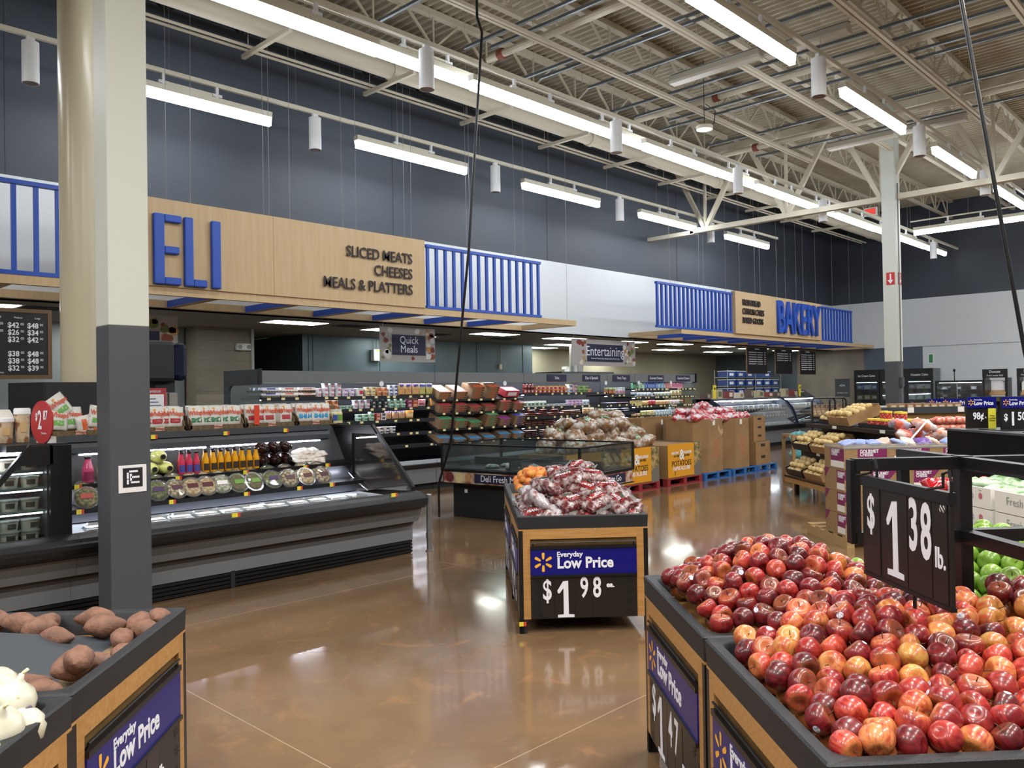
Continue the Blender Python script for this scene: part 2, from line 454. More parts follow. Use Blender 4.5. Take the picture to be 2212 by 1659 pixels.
for y, z, s in ((10.72, 6.69, 'nearer the thick pipe'), (10.86, 6.69, 'nearer the charcoal wall')):
    pipe('conduit', 'slim cream conduit along the charcoal wall, the one '+s, [(-5, y, z), (29, y, z)], .022, STEEL, 'conduit', 'slim conduits beside the thick pipe')
for i, (x, y0, y1, z) in enumerate(((9.25, 1.5, 9.3, 7.05), (13.45, 1.2, 9.4, 7.05), (16.9, 1.0, 9.4, 7.05))):
    pipe('sprinkler_pipe', 'cream sprinkler pipe crossing under the joists, %s from the near end' % nth(i), [(x, y0, z), (x, y1, z)], .06, STEEL, 'pipe', 'sprinkler pipes', [(x, (9.0, 7.6, 8.6)[i], z)])
for i, x in enumerate((6.9, 8.35, 8.62, 9.85, 10.05, 10.95, 12.2, 12.75, 13.4, 13.75, 15.4, 16.9)):
    o = MB().box(x-.02, -3, 6.83, x+.02, 9.2-(i % 3)*.3, 6.87)
    tag(o.build('strut_channel', GALV), 'grey perforated steel strut crossing below the joists, %s from the near end' % nth(i), 'strut', 'galvanised struts under the roof')
for i, (y, x1) in enumerate(((7.7, 17.7), (6.12, 18.1), (4.22, 17.7), (2.6, 17.7))):
    t = thing('bare_track', 'empty cream lighting channel hung under the joists, %s out from the deli wall' % nth(i), 'channel', (-5, y, 6.7), group='empty lighting channels')
    q = MB(); q.box(0, -.06, -.02, x1+5, -.012, .03); q.box(0, .012, -.02, x1+5, .06, .03); q.build('channel', STEEL, t)
    q = MB()
    for k in range(11): q.cyl((2+k*1.9, 0, 0), (2+k*1.9, 0, 1.1), .004, n=4)
    q.build('hanger_rods', STEEL, t)
for i, (x, y0, y1) in enumerate(((11.1, 5.55, 7.05), (11.2, 4.3, 5.5), (16.5, 5.5, 6.8), (16.45, 4.25, 5.42))):
    t = thing('unlit_fixture', 'unlit white trough light under the roof, %s' % ('near pair, left one', 'near pair, right one', 'far pair, left one', 'far pair, right one')[i], 'light', (x, (y0+y1)/2, 6.53), group='unlit trough lights')
    h = (y1-y0)/2; MB().prism([(-.06, -h, .1), (.06, -h, .1), (.11, -h, 0), (.08, -h, -.03), (-.08, -h, -.03), (-.11, -h, 0)], (0, 2*h, 0)).build('lens', mat('lens_unlit', '#bab5a8', .4), t)
    MB().box(-.03, -h, .1, .03, h, .13).build('housing', GREY, t)
t = thing('ceiling_speaker', 'round cream disc speaker hanging below the roof joists in the middle', 'speaker', (12.39, 7.24, 6.13))
MB().cyl((0, 0, 0), (0, 0, .06), .14, n=24).build('disc', CREAM, t, smooth=SM); MB().cyl((0, 0, .06), (0, 0, 1.2), .006, n=5).build('rod', BLK, t)
MB().tube([(.02, 0, .05), (.15, -.1, .12), (.2, -.1, .35), (.05, 0, .45)], .008).build('cable', BLK, t)
t = thing('exit_sign', 'small red exit sign hung under the girder before the far wall', 'sign', (22.7, 8.25, 6.42), -PI/2)
MB().cbox((0, 0, 0), .34, .06, .22).build('case', WHITE, t); MB().cbox((0, -.032, 0), .28, .004, .16).build('face', mat('exit_red', '#d8443c', .5, emit='#e0463c', power=.6), t)
MB().cyl((0, 0, .11), (0, 0, .84), .008, n=6).build('rod', STEEL, t)

# ------------------------------------------------------------------ lighting rails
def light_bar_proto(lamp=LAMP):
    t = thing('light_bar', '', 'light'); L = 1.22
    q = MB(); q.box(-L, -.055, -.08, L, .055, 0); q.build('housing', CREAM, t)
    q = MB(); q.prism([(-L+.01, -.05, -.08), (-L+.01, .05, -.08), (-L+.01, .036, -.2), (-L+.01, -.036, -.2)], (2*L-.02, 0, 0)); q.build('diffuser', lamp, t)
    q = MB(); q.box(-.35, -.03, .0, .3, .03, .055); q.build('driver_box', CREAM, t)
    for x in (-.38, .38):
        q = MB(); q.box(x-.07, -.025, .02, x+.07, .025, .06); q.box(x-.02, -.02, .0, x+.02, .02, .16); q.build('bracket', WHITE, t)
    return t
def spot_proto():
    t = thing('cylinder_spotlight', '', 'light')
    MB().lathe([(.085, -.5), (.095, -.5), (.095, 0), (0, 0)], 24).build('body', WHITE, t, smooth=SM)
    MB().lathe([(.085, -.5), (.05, -.46), (.0, -.45)], 24).build('reflector', mat('spot_reflector', '#c9a58e', .2, metal=.8), t, smooth=SM)
    MB().cbox((0, 0, .03), .09, .05, .06).build('stem', WHITE, t)
    return t
LB, SP, LB2 = light_bar_proto(), spot_proto(), light_bar_proto(mat('lamp_diffuser_dim', '#ffffff', .5, emit='#f0f5ff', power=9))
first = [True, True, True]
def place(proto, k, loc, label, group, rz=0):
    o = proto if first[k] else copy_tree(proto); first[k] = False
    o.location = loc; o.rotation_euler = (0, 0, rz); o['label'] = label; o['group'] = group; return o
RAILZ = 6.1; MODL = 3.97
rows = ((10.97, 'rail beside the deli wall', 7.08-2*MODL, 22.8), (7.83, 'middle rail', 6.69-2*MODL, 29.0), (4.47, 'rail over the apples', 10.57-3*MODL, 25.5))
for y, nm, xs, xe in rows:
    t = thing('lighting_rail', 'long cream track of the '+nm+' carrying bar lights and spotlights', 'rail', (-5, y, RAILZ), group='lighting rails')
    MB().box(0, -.025, -.03, xe+5, .025, .03).build('track', CREAM, t)
    q = MB(); x = 2.
    while x < xe+4: q.cyl((x, 0, .03), (x, 0, 1.75), .003, n=4); x += 1.95
    q.build('suspension_wires', SILVER, t)
    x = xs; i = 0
    while x < xe:
        if x > (1.2 if y > 10 else 4 if y > 7 else 7):
            place(SP, 1, (x, y, RAILZ-.09), 'white cylinder spotlight on the %s, %s from the near end' % (nm, nth(i)), 'cylinder spotlights'); i += 1
        x += MODL
    x = xs+MODL/2; i = 0
    while x+1.3 < xe+.6:
        if x > (0 if y > 10 else 1.5 if y > 7 else 5):
            place(LB, 0, (x, y, RAILZ-.19), 'lit white bar light under the %s, %s from the near end' % (nm, nth(i)), 'bar lights'); i += 1
        x += MODL
# the second, tighter row of lit bars seen between the bars of the middle rail, and the row along the far wall
for i in range(6):
    place(LB2, 2, ((2.72+MODL*(i+1))*1.06, 8.3, RAILZ+.06), 'lit bar light behind the middle rail filling its gaps, %s from near end' % nth(i), 'bar lights')
t = thing('lighting_rail', 'thin track just behind the middle rail', 'rail', (4, 8.3, RAILZ+.25), group='lighting rails'); MB().box(0, -.02, -.03, 24, .02, .0).build('track', CREAM, t); q = MB()
for k in range(9): q.cyl((1.2+k*2.6, 0, 0), (1.2+k*2.6, 0, 1.5), .003, n=4)
q.build('suspension_wires', SILVER, t)
t = thing('lighting_rail', 'crosswise track before the far charcoal wall', 'rail', (23.2, -5, RAILZ), group='lighting rails'); MB().box(-.02, 0, -.03, .02, 12.4, .0).build('track', CREAM, t); q = MB()
for k in range(6): q.cyl((0, 1+k*2, 0), (0, 1+k*2, 1.75), .003, n=4)
q.build('suspension_wires', SILVER, t)
for i in range(5):
    place(LB, 0, (23.2, 6.1-2.45*i, RAILZ-.19), 'lit bar light in the crosswise row before the far wall, %s from left' % nth(i), 'bar lights', PI/2)
# thin wires that carry the signs
for g, xs in (('deli', (3.9, 4.69, 5.02, 6.12, 6.21, 6.55, 7.49, 7.75, 8.73, 8.88, 10.18, 10.26, 11.45, 11.69, 12.98)),
              ('bakery', (16.86, 18.17, 18.39, 19.52, 20.27, 21.14, 21.44, 22.46, 23.03, 23.74, 24.23, 25.13, 26.4, 27.8, 29))):
    for i, x in enumerate(xs):
        o = MB().cyl((0, 0, 0), (rnd.uniform(-.04, .04), 0, 3.55), .0035, n=5).build('hanger_wire', mat('wire_grey', '#8b8f94', .6))
        o.location = (x, 10.86, 4.27 if not (g == 'deli' and x > 12.2 or g == 'bakery' and x < 17) else 3.18)
        tag(o, 'thin steel wire from the roof to the %s sign, %s from left' % (g, nth(i)), 'wire', 'sign hanger wires')
# black drop cables
def cable(label, pts, r=.016):
    P0 = Vec(pts[0]); k = []
    for i in range(len(pts)-1):
        for j in range(6): k.append(Vec(pts[i]).lerp(Vec(pts[i+1]), j/6)-P0)
    k.append(Vec(pts[-1])-P0); o = MB().tube(k, r, 8).build('drop_cable', BLK, smooth=True, loc=P0); return tag(o, label, 'cable', 'black drop cables')
cable('black drop cable hanging from the roof down to the glass deli island', [(6.93, 7.15, 6.29+.3), (6.93, 7.15, 6.28), (6.97, 7.11, 6.09), (6.88, 7.3, 3.5), (6.93, 7.75, 1.06), (7.02, 8.1, .5), (7.3, 8.42, .02)])
cable('black drop cable hanging from the roof to the tall black vegetable stand', [(7.0, 2.0, 7.4), (7.17, 1.87, 4.74), (7.51, 1.56, 1.94), (7.62, 1.45, 1.25)])
# ================================================================== DELI AND BAKERY SIGNS
BEIGE = mat('sign_wood_laminate', '#cfb48c', .55, col2='#c8ab80', scale=1.2, stretch=(14, 1, 1))
SBLUE = mat('sign_bright_blue', '#1c4fb8', .42)
DKBR = mat('sign_letter_dark', '#2a1f1f', .5)
def canopy(name, label, x0, x1, z0, louv, y0=10.8, y1=12.36):
    t = thing(name, label, 'canopy', (x0, y0, z0)); W = x1-x0; D = y1-y0
    MB().box(0, 0, 0, W, .08, .11).build('front_beam', BEIGE, t)
    MB().box(0, D-.08, 0, W, D, .11).build('rear_beam', BEIGE, t)
    for x in (0, W-.08): MB().box(x, .08, 0, x+.08, D-.08, .11).build('end_beam', BEIGE, t)
    for x in louv: 
        q = MB(); q.k = 0; q.box(x-x0-.06, .08, .0, x-x0+.06, D-.08, .1); q.k = 1; q.box(x-x0-.062, .08, -.002, x-x0+.062, D-.08, .0); q.build('louver', [SBLUE, BEIGE], t)
    return t
def grille(parent, x0, x1, z0, z1, n, y, hw=.026):
    for z in (z0, z1-.05): MB().box(x0, y-.04, z, x1, y+.04, z+.05).build('rail', SBLUE, parent)
    for i in range(n):
        x = x0+.05+(x1-x0-.1)*i/(n-1)
        MB().box(x-hw, y-hw*.8, z0+.05, x+hw, y+hw*.8, z1-.05).build('slat', SBLUE, parent)
t = canopy('deli_canopy', 'long tan canopy with blue crosswise louvers below the deli sign', 1.2, 13.2, 3.05, (1.6, 2.8, 4.1, 5.36, 6.63, 7.9, 9.15, 10.39, 11.54))
sg = thing('deli_sign', 'tan deli sign board with tall blue letters and blue slatted ends', 'sign', (0, 10.8, 3.16))
MB().box(3.55, -.03, 0, 9.1, .06, 1.16).build('board', BEIGE, sg)
MB().box(6.22, -.0325, 0, 6.226, -.03, 1.16).build('board_seam', mat('seam', '#a98656', .6), sg)
grille(sg, 1.4, 3.4, 0, 1.12, 9, .03); grille(sg, 9.16, 12.12, 0, 1.11, 15, .03)
def strokes(name, parts, x, z, s, y, mt, parent, wd=.15):
    q = MB()
    for (a, b, c, d) in parts: q.box(x+a, y-.07, z+b, x+c, y, z+d)
    return q.build(name, mt, parent, bevel=.015)
strokes('letter', [(0, 0, .14, .93), (.14, 0, .36, .1), (.14, .41, .34, .51), (.14, .83, .37, .93)], 4.46, .02, 1, -.03, SBLUE, sg)
strokes('letter', [(0, 0, .12, .93), (.12, 0, .31, .1)], 4.87, .02, 1, -.03, SBLUE, sg)
strokes('letter', [(0, 0, .13, .93)], 5.25, .02, 1, -.03, SBLUE, sg)
strokes('letter', [(0, 0, .13, .93), (.13, 0, .33, .1), (.13, .83, .33, .93), (.31, .1, .43, .83)], 3.9, .02, 1, -.03, SBLUE, sg)
for s, z in (('SLICED MEATS', .79), ('CHEESES', .535), ('MEALS & PLATTERS', .27)):
    text(s, (8.8, -.06, z), sg, DKBR, .24, align='RIGHT', sx=.86, bold=.0015, ext=.008)
t = canopy('bakery_canopy', 'long tan canopy with blue crosswise louvers below the bakery sign', 17.23, 29.75, 3.06, [17.23+1.24*k for k in range(1, 10)])
sg = thing('bakery_sign', 'tan bakery sign board with blue letters between blue slatted panels', 'sign', (0, 10.8, 3.17))
MB().box(19.78, -.07, 0, 25.2, .06, 1.13).build('board', BEIGE, sg)
grille(sg, 16.2, 19.75, .0, 1.08, 19, .03, .03); grille(sg, 25.25, 27.85, .0, 1.08, 12, .03, .03)
text('BAKERY', (23.55, -.1, .52), sg, SBLUE, 1.3, sx=.62, bold=.02, ext=.05)
for s, z in (('FRESH BREAD', .84), ('CUSTOM CAKES', .6), ('BAKED GOODS', .36)):
    text(s, (20.13, -.09, z), sg, DKBR, .225, align='LEFT', sx=.74, bold=.003, ext=.01)

# hanging department panels
SIGNPIC = None
def blobs(parent, w, h, cols, y, n, seed, keep=None):
    """printed food pictures as flat colour patches"""
    R = random.Random(seed)
    for ci, c in enumerate(cols):
        q = MB()
        for _ in range(n):
            for _t in range(30):
                x, z, r = R.uniform(-w/2+.06, w/2-.06), R.uniform(-h/2+.06, h/2-.06), R.uniform(.03, .09)
                if not keep or not (keep[0]-r < x < keep[1]+r and keep[2]-r < z < keep[3]+r): break
            else: continue
            k = 10; q.add([(x+r*math.cos(2*PI*i/k)*R.uniform(.8, 1.2), y-.0004*ci, z+r*math.sin(2*PI*i/k)*R.uniform(.7, 1.1)) for i in range(k)], [tuple(range(k))])
        q.build('picture_print', mat('print_'+c.strip('#'), c, .6), parent)
def hang_sign(x0, x1, z0, z1, y, lines, label, sizes, nav, seed):
    w, h = x1-x0, z1-z0
    t = thing('hanging_sign', label, 'sign', ((x0+x1)/2, y, (z0+z1)/2))
    MB().box(-w/2, -.01, -h/2, w/2, .01, h/2).build('panel', mat('panel_light_grey', '#a9a39e', .6), t)
    MB().box(nav[0], -.016, nav[2], nav[1], -.0115, nav[3]).build('name_plate', NAVY, t)
    blobs(t, w, h, ('#8a4a34', '#b98a4e', '#cfc8b8', '#6f7a3e', '#7c2f2a', '#d8d6d2'), -.0115, 5, seed, nav)
    for (s, z), sz in zip(lines, sizes): text(s, ((nav[0]+nav[1])/2, -.018, z), t, WHT, sz, sx=.95)
    q = MB()
    for x in (-w/2+.08, w/2-.08): q.cyl((x, 0, h/2), (x, 0, 3.05-(z0+z1)/2), .004, n=5)
    q.build('wires', SILVER, t)
hang_sign(9.39, 10.75, 2.313, 2.977, 12.46, (('Quick', .085), ('Meals', -.09)), 'hanging grey panel with navy plate reading Quick Meals', (.2, .2), (-.4, .43, -.2, .19), 3)
hang_sign(15.04, 17.62, 2.313, 2.956, 12.46, (('Entertaining', .03), ('Gourmet Cheeses, Dips, Spreads, Salsas & Party Trays', -.14)), 'hanging grey panel with navy plate reading Entertaining', (.34, .055), (-.72, .74, -.22, .21), 8)
def menu_board(x0, x1, z0, z1, y, label, title, rows_, frame=.03, deli=False):
    w, h = x1-x0, z1-z0; t = thing('menu_board', label, 'menu board', ((x0+x1)/2, y, (z0+z1)/2), group='black menu boards')
    q = MB(); f = frame; q.box(-w/2, -.02, -h/2, -w/2+f, .02, h/2); q.box(w/2-f, -.02, -h/2, w/2, .02, h/2); q.box(-w/2+f, -.02, -h/2, w/2-f, .02, -h/2+f); q.box(-w/2+f, -.02, h/2-f, w/2-f, .02, h/2)
    q.build('frame', mat('board_frame_brown', '#6a5037', .6), t); MB().box(-w/2+f, -.01, -h/2+f, w/2-f, .01, h/2-f).build('face', mat('menu_black', '#14161a', .5), t)
    if isinstance(rows_, int):
        R = random.Random(int(x0*10)); q = MB()
        for k in range(rows_):
            z = h*.28-k*h*.085; q.quad((-w*.4, -.0125, z), (-w*.4+w*R.uniform(.3, .42), -.0125, z), (-w*.4+w*.4, -.0125, z+.03), (-w*.4, -.0125, z+.03)); q.quad((w*.02, -.0125, z), (w*.02+w*R.uniform(.2, .28), -.0125, z), (w*.28, -.0125, z+.03), (w*.02, -.0125, z+.03)); q.quad((w*.36, -.0125, z), (w*.42, -.0125, z), (w*.42, -.0125, z+.04), (w*.36, -.0125, z+.04))
        q.quad((-w*.12, -.0125, h*.4), (w*.12, -.0125, h*.4), (w*.12, -.0125, h*.44), (-w*.12, -.0125, h*.44)); q.build('menu_print', WHT, t); rows_ = []
    if title: text(title, (0 if not deli else -.02, -.012, h/2-.1), t, WHT, .08 if deli else .07)
    for s, x, z, sz in rows_: text(s, (x, -.012, z), t, WHT, sz, sx=.9, bold=.002 if sz > .06 else 0)
    MB().cyl((0, 0, h/2), (0, 0, max(h/2+.05, 3.05-(z0+z1)/2)), .006, n=5).build('rod', BLK, t)
rw = []
for r, (a, b, c) in enumerate((('24', '42', '48'), ('14', '26', '34'), (None, '32', '42'), None, (None, '38', '48'), (None, '38', '48'), (None, '32', '39')) [0:3]+((None, None, None),)+((None, '38', '48'), (None, '38', '48'), (None, '32', '39'))):
    for v, x in ((a, -.03), (b, .18), (c, .38)):
        if v: rw.append(('$'+v, x-.03, .21-r*.082, .085)); rw.append(('00', x+.06, .225-r*.082, .04))
for s, x in (('Small', .0), ('Medium', .2), ('Large', .4)): rw.append((s, x, .30, .03))
rw.append(('time, but calorie needs vary.', -.1, -.33, .03)); rw.append(('ay', -.1, .37, .07))
menu_board(2.1, 3.2, 1.93, 2.74, 10.6, 'large black menu board with white prices hung at left over the deli counter', '', rw, .045, True)
for i, (a, b) in enumerate(((23.3, 24.65), (25.22, 26.45), (27.03, 28.3))):
    rr_ = (6, 4, 8)[i]
    menu_board(a, b, 2.15, 3.0, 12.3, 'tall black menu board with small text over the bakery case, %s of three' % ('left', 'middle', 'right')[i], '', rr_, .02)
# troffers in the low ceiling
for i, (x, y) in enumerate(((3.0, 13.3), (5.4, 14.8), (8.1, 13.3), (10.6, 13.7), (13.3, 13.3), (15.9, 13.4), (18.6, 13.35), (20.7, 13.2), (23.1, 13.15), (25.5, 13.2), (12.2, 15.0), (18.0, 15.2), (20.6, 15.1), (23.4, 15.2), (26.5, 15.1), (28, 13.2), (18.5, 16.6), (22, 16.6))):
    t = thing('ceiling_troffer', 'lit flat ceiling light in the low kitchen ceiling, %s' % ('%s along the %s row' % (nth(i), 'front') if i < 10 else '%s along the rear rows' % nth(i-10)), 'light', (x, y, 3.045), group='kitchen ceiling lights')
    MB().box(-.6, -.3, -.012, .6, .3, .0).build('frame', WHITE, t); MB().box(-.55, -.27, -.016, .55, .27, -.012).build('diffuser', TROF, t)
for i, (x, y) in enumerate(((3.9, 13.4), (9.4, 13.4), (14.7, 14.4), (12.3, 14.2), (21.6, 14.1), (24.4, 14.0))):
    t = thing('air_vent', 'dark slotted air vent in the low kitchen ceiling, %s from left' % nth(i), 'vent', (x, y, 3.045), group='kitchen ceiling vents')
    MB().box(-.3, -.2, -.01, .3, .2, .0).build('frame', DGREY, t); q = MB()
    for k in range(5): q.box(-.27, -.16+k*.07, -.014, .27, -.13+k*.07, -.01)
    q.build('slots', BLKM, t)
# small fittings on the kitchen walls
def unit(name, label, cat, loc, s, mt, extra=None):
    t = thing(name, label, cat, loc); MB().cbox((0, 0, 0), *s).build('body', mt, t, bevel=.02)
    if extra: extra(t)
    return t
unit('air_sensor', 'white rounded box fixed high on the blue-grey cooler wall', 'sensor', (11.75, 15.72, 2.62), (.26, .14, .28), WHITE, lambda t: (MB().cyl((0, 0, .14), (0, 0, .43), .012, n=6).build('conduit', GREY, t), MB().cbox((0, -.072, .1), .1, .005, .03).build('label', TAGY, t)))
unit('emergency_light', 'white emergency light box on the tiled pier', 'light', (8.05, 15.15, 2.68), (.3, .1, .14), WHITE, lambda t: [MB().cyl((x, -.06, 0), (x, -.05, 0), .045, n=14).build('lamp', mat('lamp_lens', '#9aa0a2', .2), t) for x in (-.09, .1)])
for i, (x, y, z) in enumerate(((9.3, 17.6, 2.45), (15.95, 15.76, 2.4))):
    t = thing('wall_switch', 'small switch box with conduit on the %s' % ('corridor wall beside the cooler' if i == 0 else 'right half of the cooler wall'), 'switch', (x, y, z), group='wall switches')
    MB().cbox((0, 0, 0), .08, .06, .14).build('box', CREAM, t); MB().cyl((0, 0, .07), (0, 0, .6), .014, n=6).build('conduit', GREY, t)
t = thing('exhaust_hood', 'grey kitchen hood with steel flue above the rear case', 'hood', (18.2, 15.2, 1.95))
MB().box(-.9, -.5, 0, 1.5, .5, .3).build('hood', mat('hood_steel', '#5b5f63', .35, metal=.5), t); MB().cyl((.35, 0, .3), (.35, 0, 1.05), .2, n=20).build('flue', SILVER, t, smooth=SM)
t = thing('security_camera', 'white dome camera under the Entertaining panel', 'camera', (18.9, 15.8, 2.3)); MB().ball((0, 0, 0), .12, .12, .12).build('dome', WHITE, t, smooth=True); MB().cbox((0, .05, .1), .25, .2, .08).build('mount', WHITE, t)
# ================================================================== PRODUCT SHAPES
def pillow(wd, ln, th, seed=0, lump=.12, nx=12, ny=12, crimp=.0, freq=3.0):
    """a filled pouch lying flat: width x, length y, thickness z; returns (MB, surface function)"""
    R = random.Random(seed); ox, oy = R.uniform(0, 50), R.uniform(0, 50)
    from mathutils import noise as NZ
    def surf(u, v, side=1, off=0):
        e = max(0, (1-abs(u)**2.6))**.5*max(0, (1-abs(v)**2.6))**.5
        nz = NZ.noise((u*freq+ox, v*freq+oy, side*3.1)); n2 = NZ.noise((u*freq*2.7+oy, v*freq*2.7+ox, side*5.7))
        t = e*(1+lump*(nz*1.6+n2))
        x = u*wd/2*(1-.10*(1-abs(v))*0+.05*n2*(abs(u) > .8)); y = v*ln/2*(1+.03*nz)
        z = side*t*th/2
        if crimp and abs(v) > .86: x *= 1-crimp*(abs(v)-.86)/.14; z += .01*math.sin(u*20+ox)
        return (x, y, z+side*off)
    q = MB(); g = {}
    for side in (1, -1):
        for j in range(ny+1):
            for i in range(nx+1):
                u, v = -1+2*i/nx, -1+2*j/ny
                if side == -1 and (i in (0, nx) or j in (0, ny)): g[side, i, j] = g[1, i, j]; continue
                g[side, i, j] = len(q.v); q.v.append(surf(u, v, side))
        for j in range(ny):
            for i in range(nx):
                f = (g[side, i, j], g[side, i+1, j], g[side, i+1, j+1], g[side, i, j+1])
                q.f.append(f if side == 1 else f[::-1]); q.mi.append(0)
    return q, surf
def patch(surf, u0, u1, v0, v1, off=.0012, n=6, side=1):
    q = MB()
    vs = [surf(u0+(u1-u0)*i/n, v0+(v1-v0)*j/n, side, off) for j in range(n+1) for i in range(n+1)]
    return q.add(vs, [(j*(n+1)+i, j*(n+1)+i+1, (j+1)*(n+1)+i+1, (j+1)*(n+1)+i) for j in range(n) for i in range(n)])
def stand(q):
    """turn a lying pouch upright: y -> z, face towards -y"""
    q.v = [(x, -z, y) for x, y, z in q.v]; zm = min(v[2] for v in q.v); q.v = [(x, y, z-zm) for x, y, z in q.v]; return q, zm
def c_(h, r=.45, **k): return mat('col_'+h.strip('#'), h, r, **k)
PM = {}
def memo(key, fn):
    if key not in PM: PM[key] = fn()
    return PM[key]
def tub(body, lid, lab, r=.055, h=.07, sq=0):
    def f():
        q = MB(); n = 14
        q.lathe([(r*.82, 0), (r*.94, h*.9)], n)
        q.k = 1; q.lathe([(r*1.03, h*.88), (r*1.03, h), (0, h+.001)], n)
        q.k = 2; k = 5; a = [(-1.57-.5+i/k*1.0) for i in range(k+1)]
        q.add([(r*(.875+.0)*1.02*math.cos(t), r*.875*1.02*math.sin(t), h*.25) for t in a]+[(r*.915*1.02*math.cos(t), r*.915*1.02*math.sin(t), h*.7) for t in a], [(i, i+1, k+2+i, k+1+i) for i in range(k)])
        return q.mesh('tub', [c_(body), c_(lid), c_(lab)], SM)
    return memo(('tub', body, lid, lab, r, h), f), 2*r*1.03, h
def carton(col, lab, wd, dp, h, rim=None):
    def f():
        q = MB(); q.box(-wd/2, -dp/2, 0, wd/2, dp/2, h)
        q.k = 1; q.quad((-wd*.32, -dp/2-.001, h*.22), (wd*.32, -dp/2-.001, h*.22), (wd*.32, -dp/2-.001, h*.78), (-wd*.32, -dp/2-.001, h*.78))
        q.quad((-wd*.34, -dp*.3, h+.001), (wd*.34, -dp*.3, h+.001), (wd*.34, dp*.35, h+.001), (-wd*.34, dp*.35, h+.001))
        return q.mesh('carton', [c_(col, .5), c_(lab, .5)])
    return memo(('carton', col, lab, wd, dp, h), f), wd, h
def pouch(col, lab, wd, h, th=.05, seed=0, top=None):
    def f():
        q, s = pillow(wd, h, th, seed, .2, 8, 8); k = len(q.f)
        p = patch(s, -.7, .7, -.55, .1, .002, 4); q.k = 1; q.add(p.v, p.f)
        p = patch(s, -.95, .95, .45, .97, .002, 4); q.k = 2; q.add(p.v, p.f)
        stand(q); return q.mesh('pouch', [c_(col, .3), c_(lab, .4), c_(top or lab, .35)], True)
    return memo(('pouch', col, lab, wd, h, seed, top), f), wd, h
def packm(col, lab, wd, dp, h):
    """shallow wrapped tray with rounded rim"""
    def f():
        q = MB(); q.hexa([(-wd*.42, -dp*.42, 0), (wd*.42, -dp*.42, 0), (wd*.42, dp*.42, 0), (-wd*.42, dp*.42, 0), (-wd/2, -dp/2, h*.75), (wd/2, -dp/2, h*.75), (wd/2, dp/2, h*.75), (-wd/2, dp/2, h*.75)])
        q.k = 1; q.hexa([(-wd*.46, -dp*.46, h*.75), (wd*.46, -dp*.46, h*.75), (wd*.46, dp*.46, h*.75), (-wd*.46, dp*.46, h*.75), (-wd*.36, -dp*.36, h), (wd*.36, -dp*.36, h), (wd*.36, dp*.36, h), (-wd*.36, dp*.36, h)])
        return q.mesh('tray_pack', [c_(col, .3), c_(lab, .25)])
    return memo(('pack', col, lab, wd, dp, h), f), wd, h
def jar(body, lid, lab, r, h):
    def f():
        q = MB(); q.lathe([(r*.9, 0), (r, h*.06), (r, h*.74), (r*.78, h*.83)], 12); q.k = 1; q.lathe([(r*.84, h*.82), (r*.84, h), (0, h)], 12)
        q.k = 2; k = 6; a = [-1.57-.7+1.4*i/k for i in range(k+1)]
        q.add([(r*1.01*math.cos(t), r*1.01*math.sin(t), h*.2) for t in a]+[(r*1.01*math.cos(t), r*1.01*math.sin(t), h*.62) for t in a], [(i, i+1, k+2+i, k+1+i) for i in range(k)])
        return q.mesh('jar', [c_(body, .2), c_(lid, .35), c_(lab, .4)], SM)
    return memo(('jar', body, lid, lab, r, h), f), 2*r, h
def eggs(body, lid, lab):
    def f():
        q = MB(); wd, dp, h = .30, .105, .075
        q.hexa([(-wd*.46, -dp*.42, 0), (wd*.46, -dp*.42, 0), (wd*.46, dp*.42, 0), (-wd*.46, dp*.42, 0), (-wd/2, -dp/2, h*.45), (wd/2, -dp/2, h*.45), (wd/2, dp/2, h*.45), (-wd/2, dp/2, h*.45)])
        for i in range(6): q.cyl((-wd*.4+i*wd*.16, -dp*.36, 0), (-wd*.4+i*wd*.16, -dp*.47, h*.4), .02, .024, 8)
        q.k = 1; q.hexa([(-wd/2, -dp/2, h*.47), (wd/2, -dp/2, h*.47), (wd/2, dp/2, h*.47), (-wd/2, dp/2, h*.47), (-wd*.46, -dp*.38, h), (wd*.46, -dp*.38, h), (wd*.46, dp*.38, h), (-wd*.46, dp*.38, h)])
        q.k = 2; q.quad((-wd*.25, -dp*.48, h*.6), (wd*.25, -dp*.48, h*.6), (wd*.25, -dp*.44, h*.9), (-wd*.25, -dp*.44, h*.9))
        return q.mesh('egg_carton', [c_(body, .8), c_(lid, .7), c_(lab)])
    return memo(('eggs', body, lid, lab), f), .31, .076

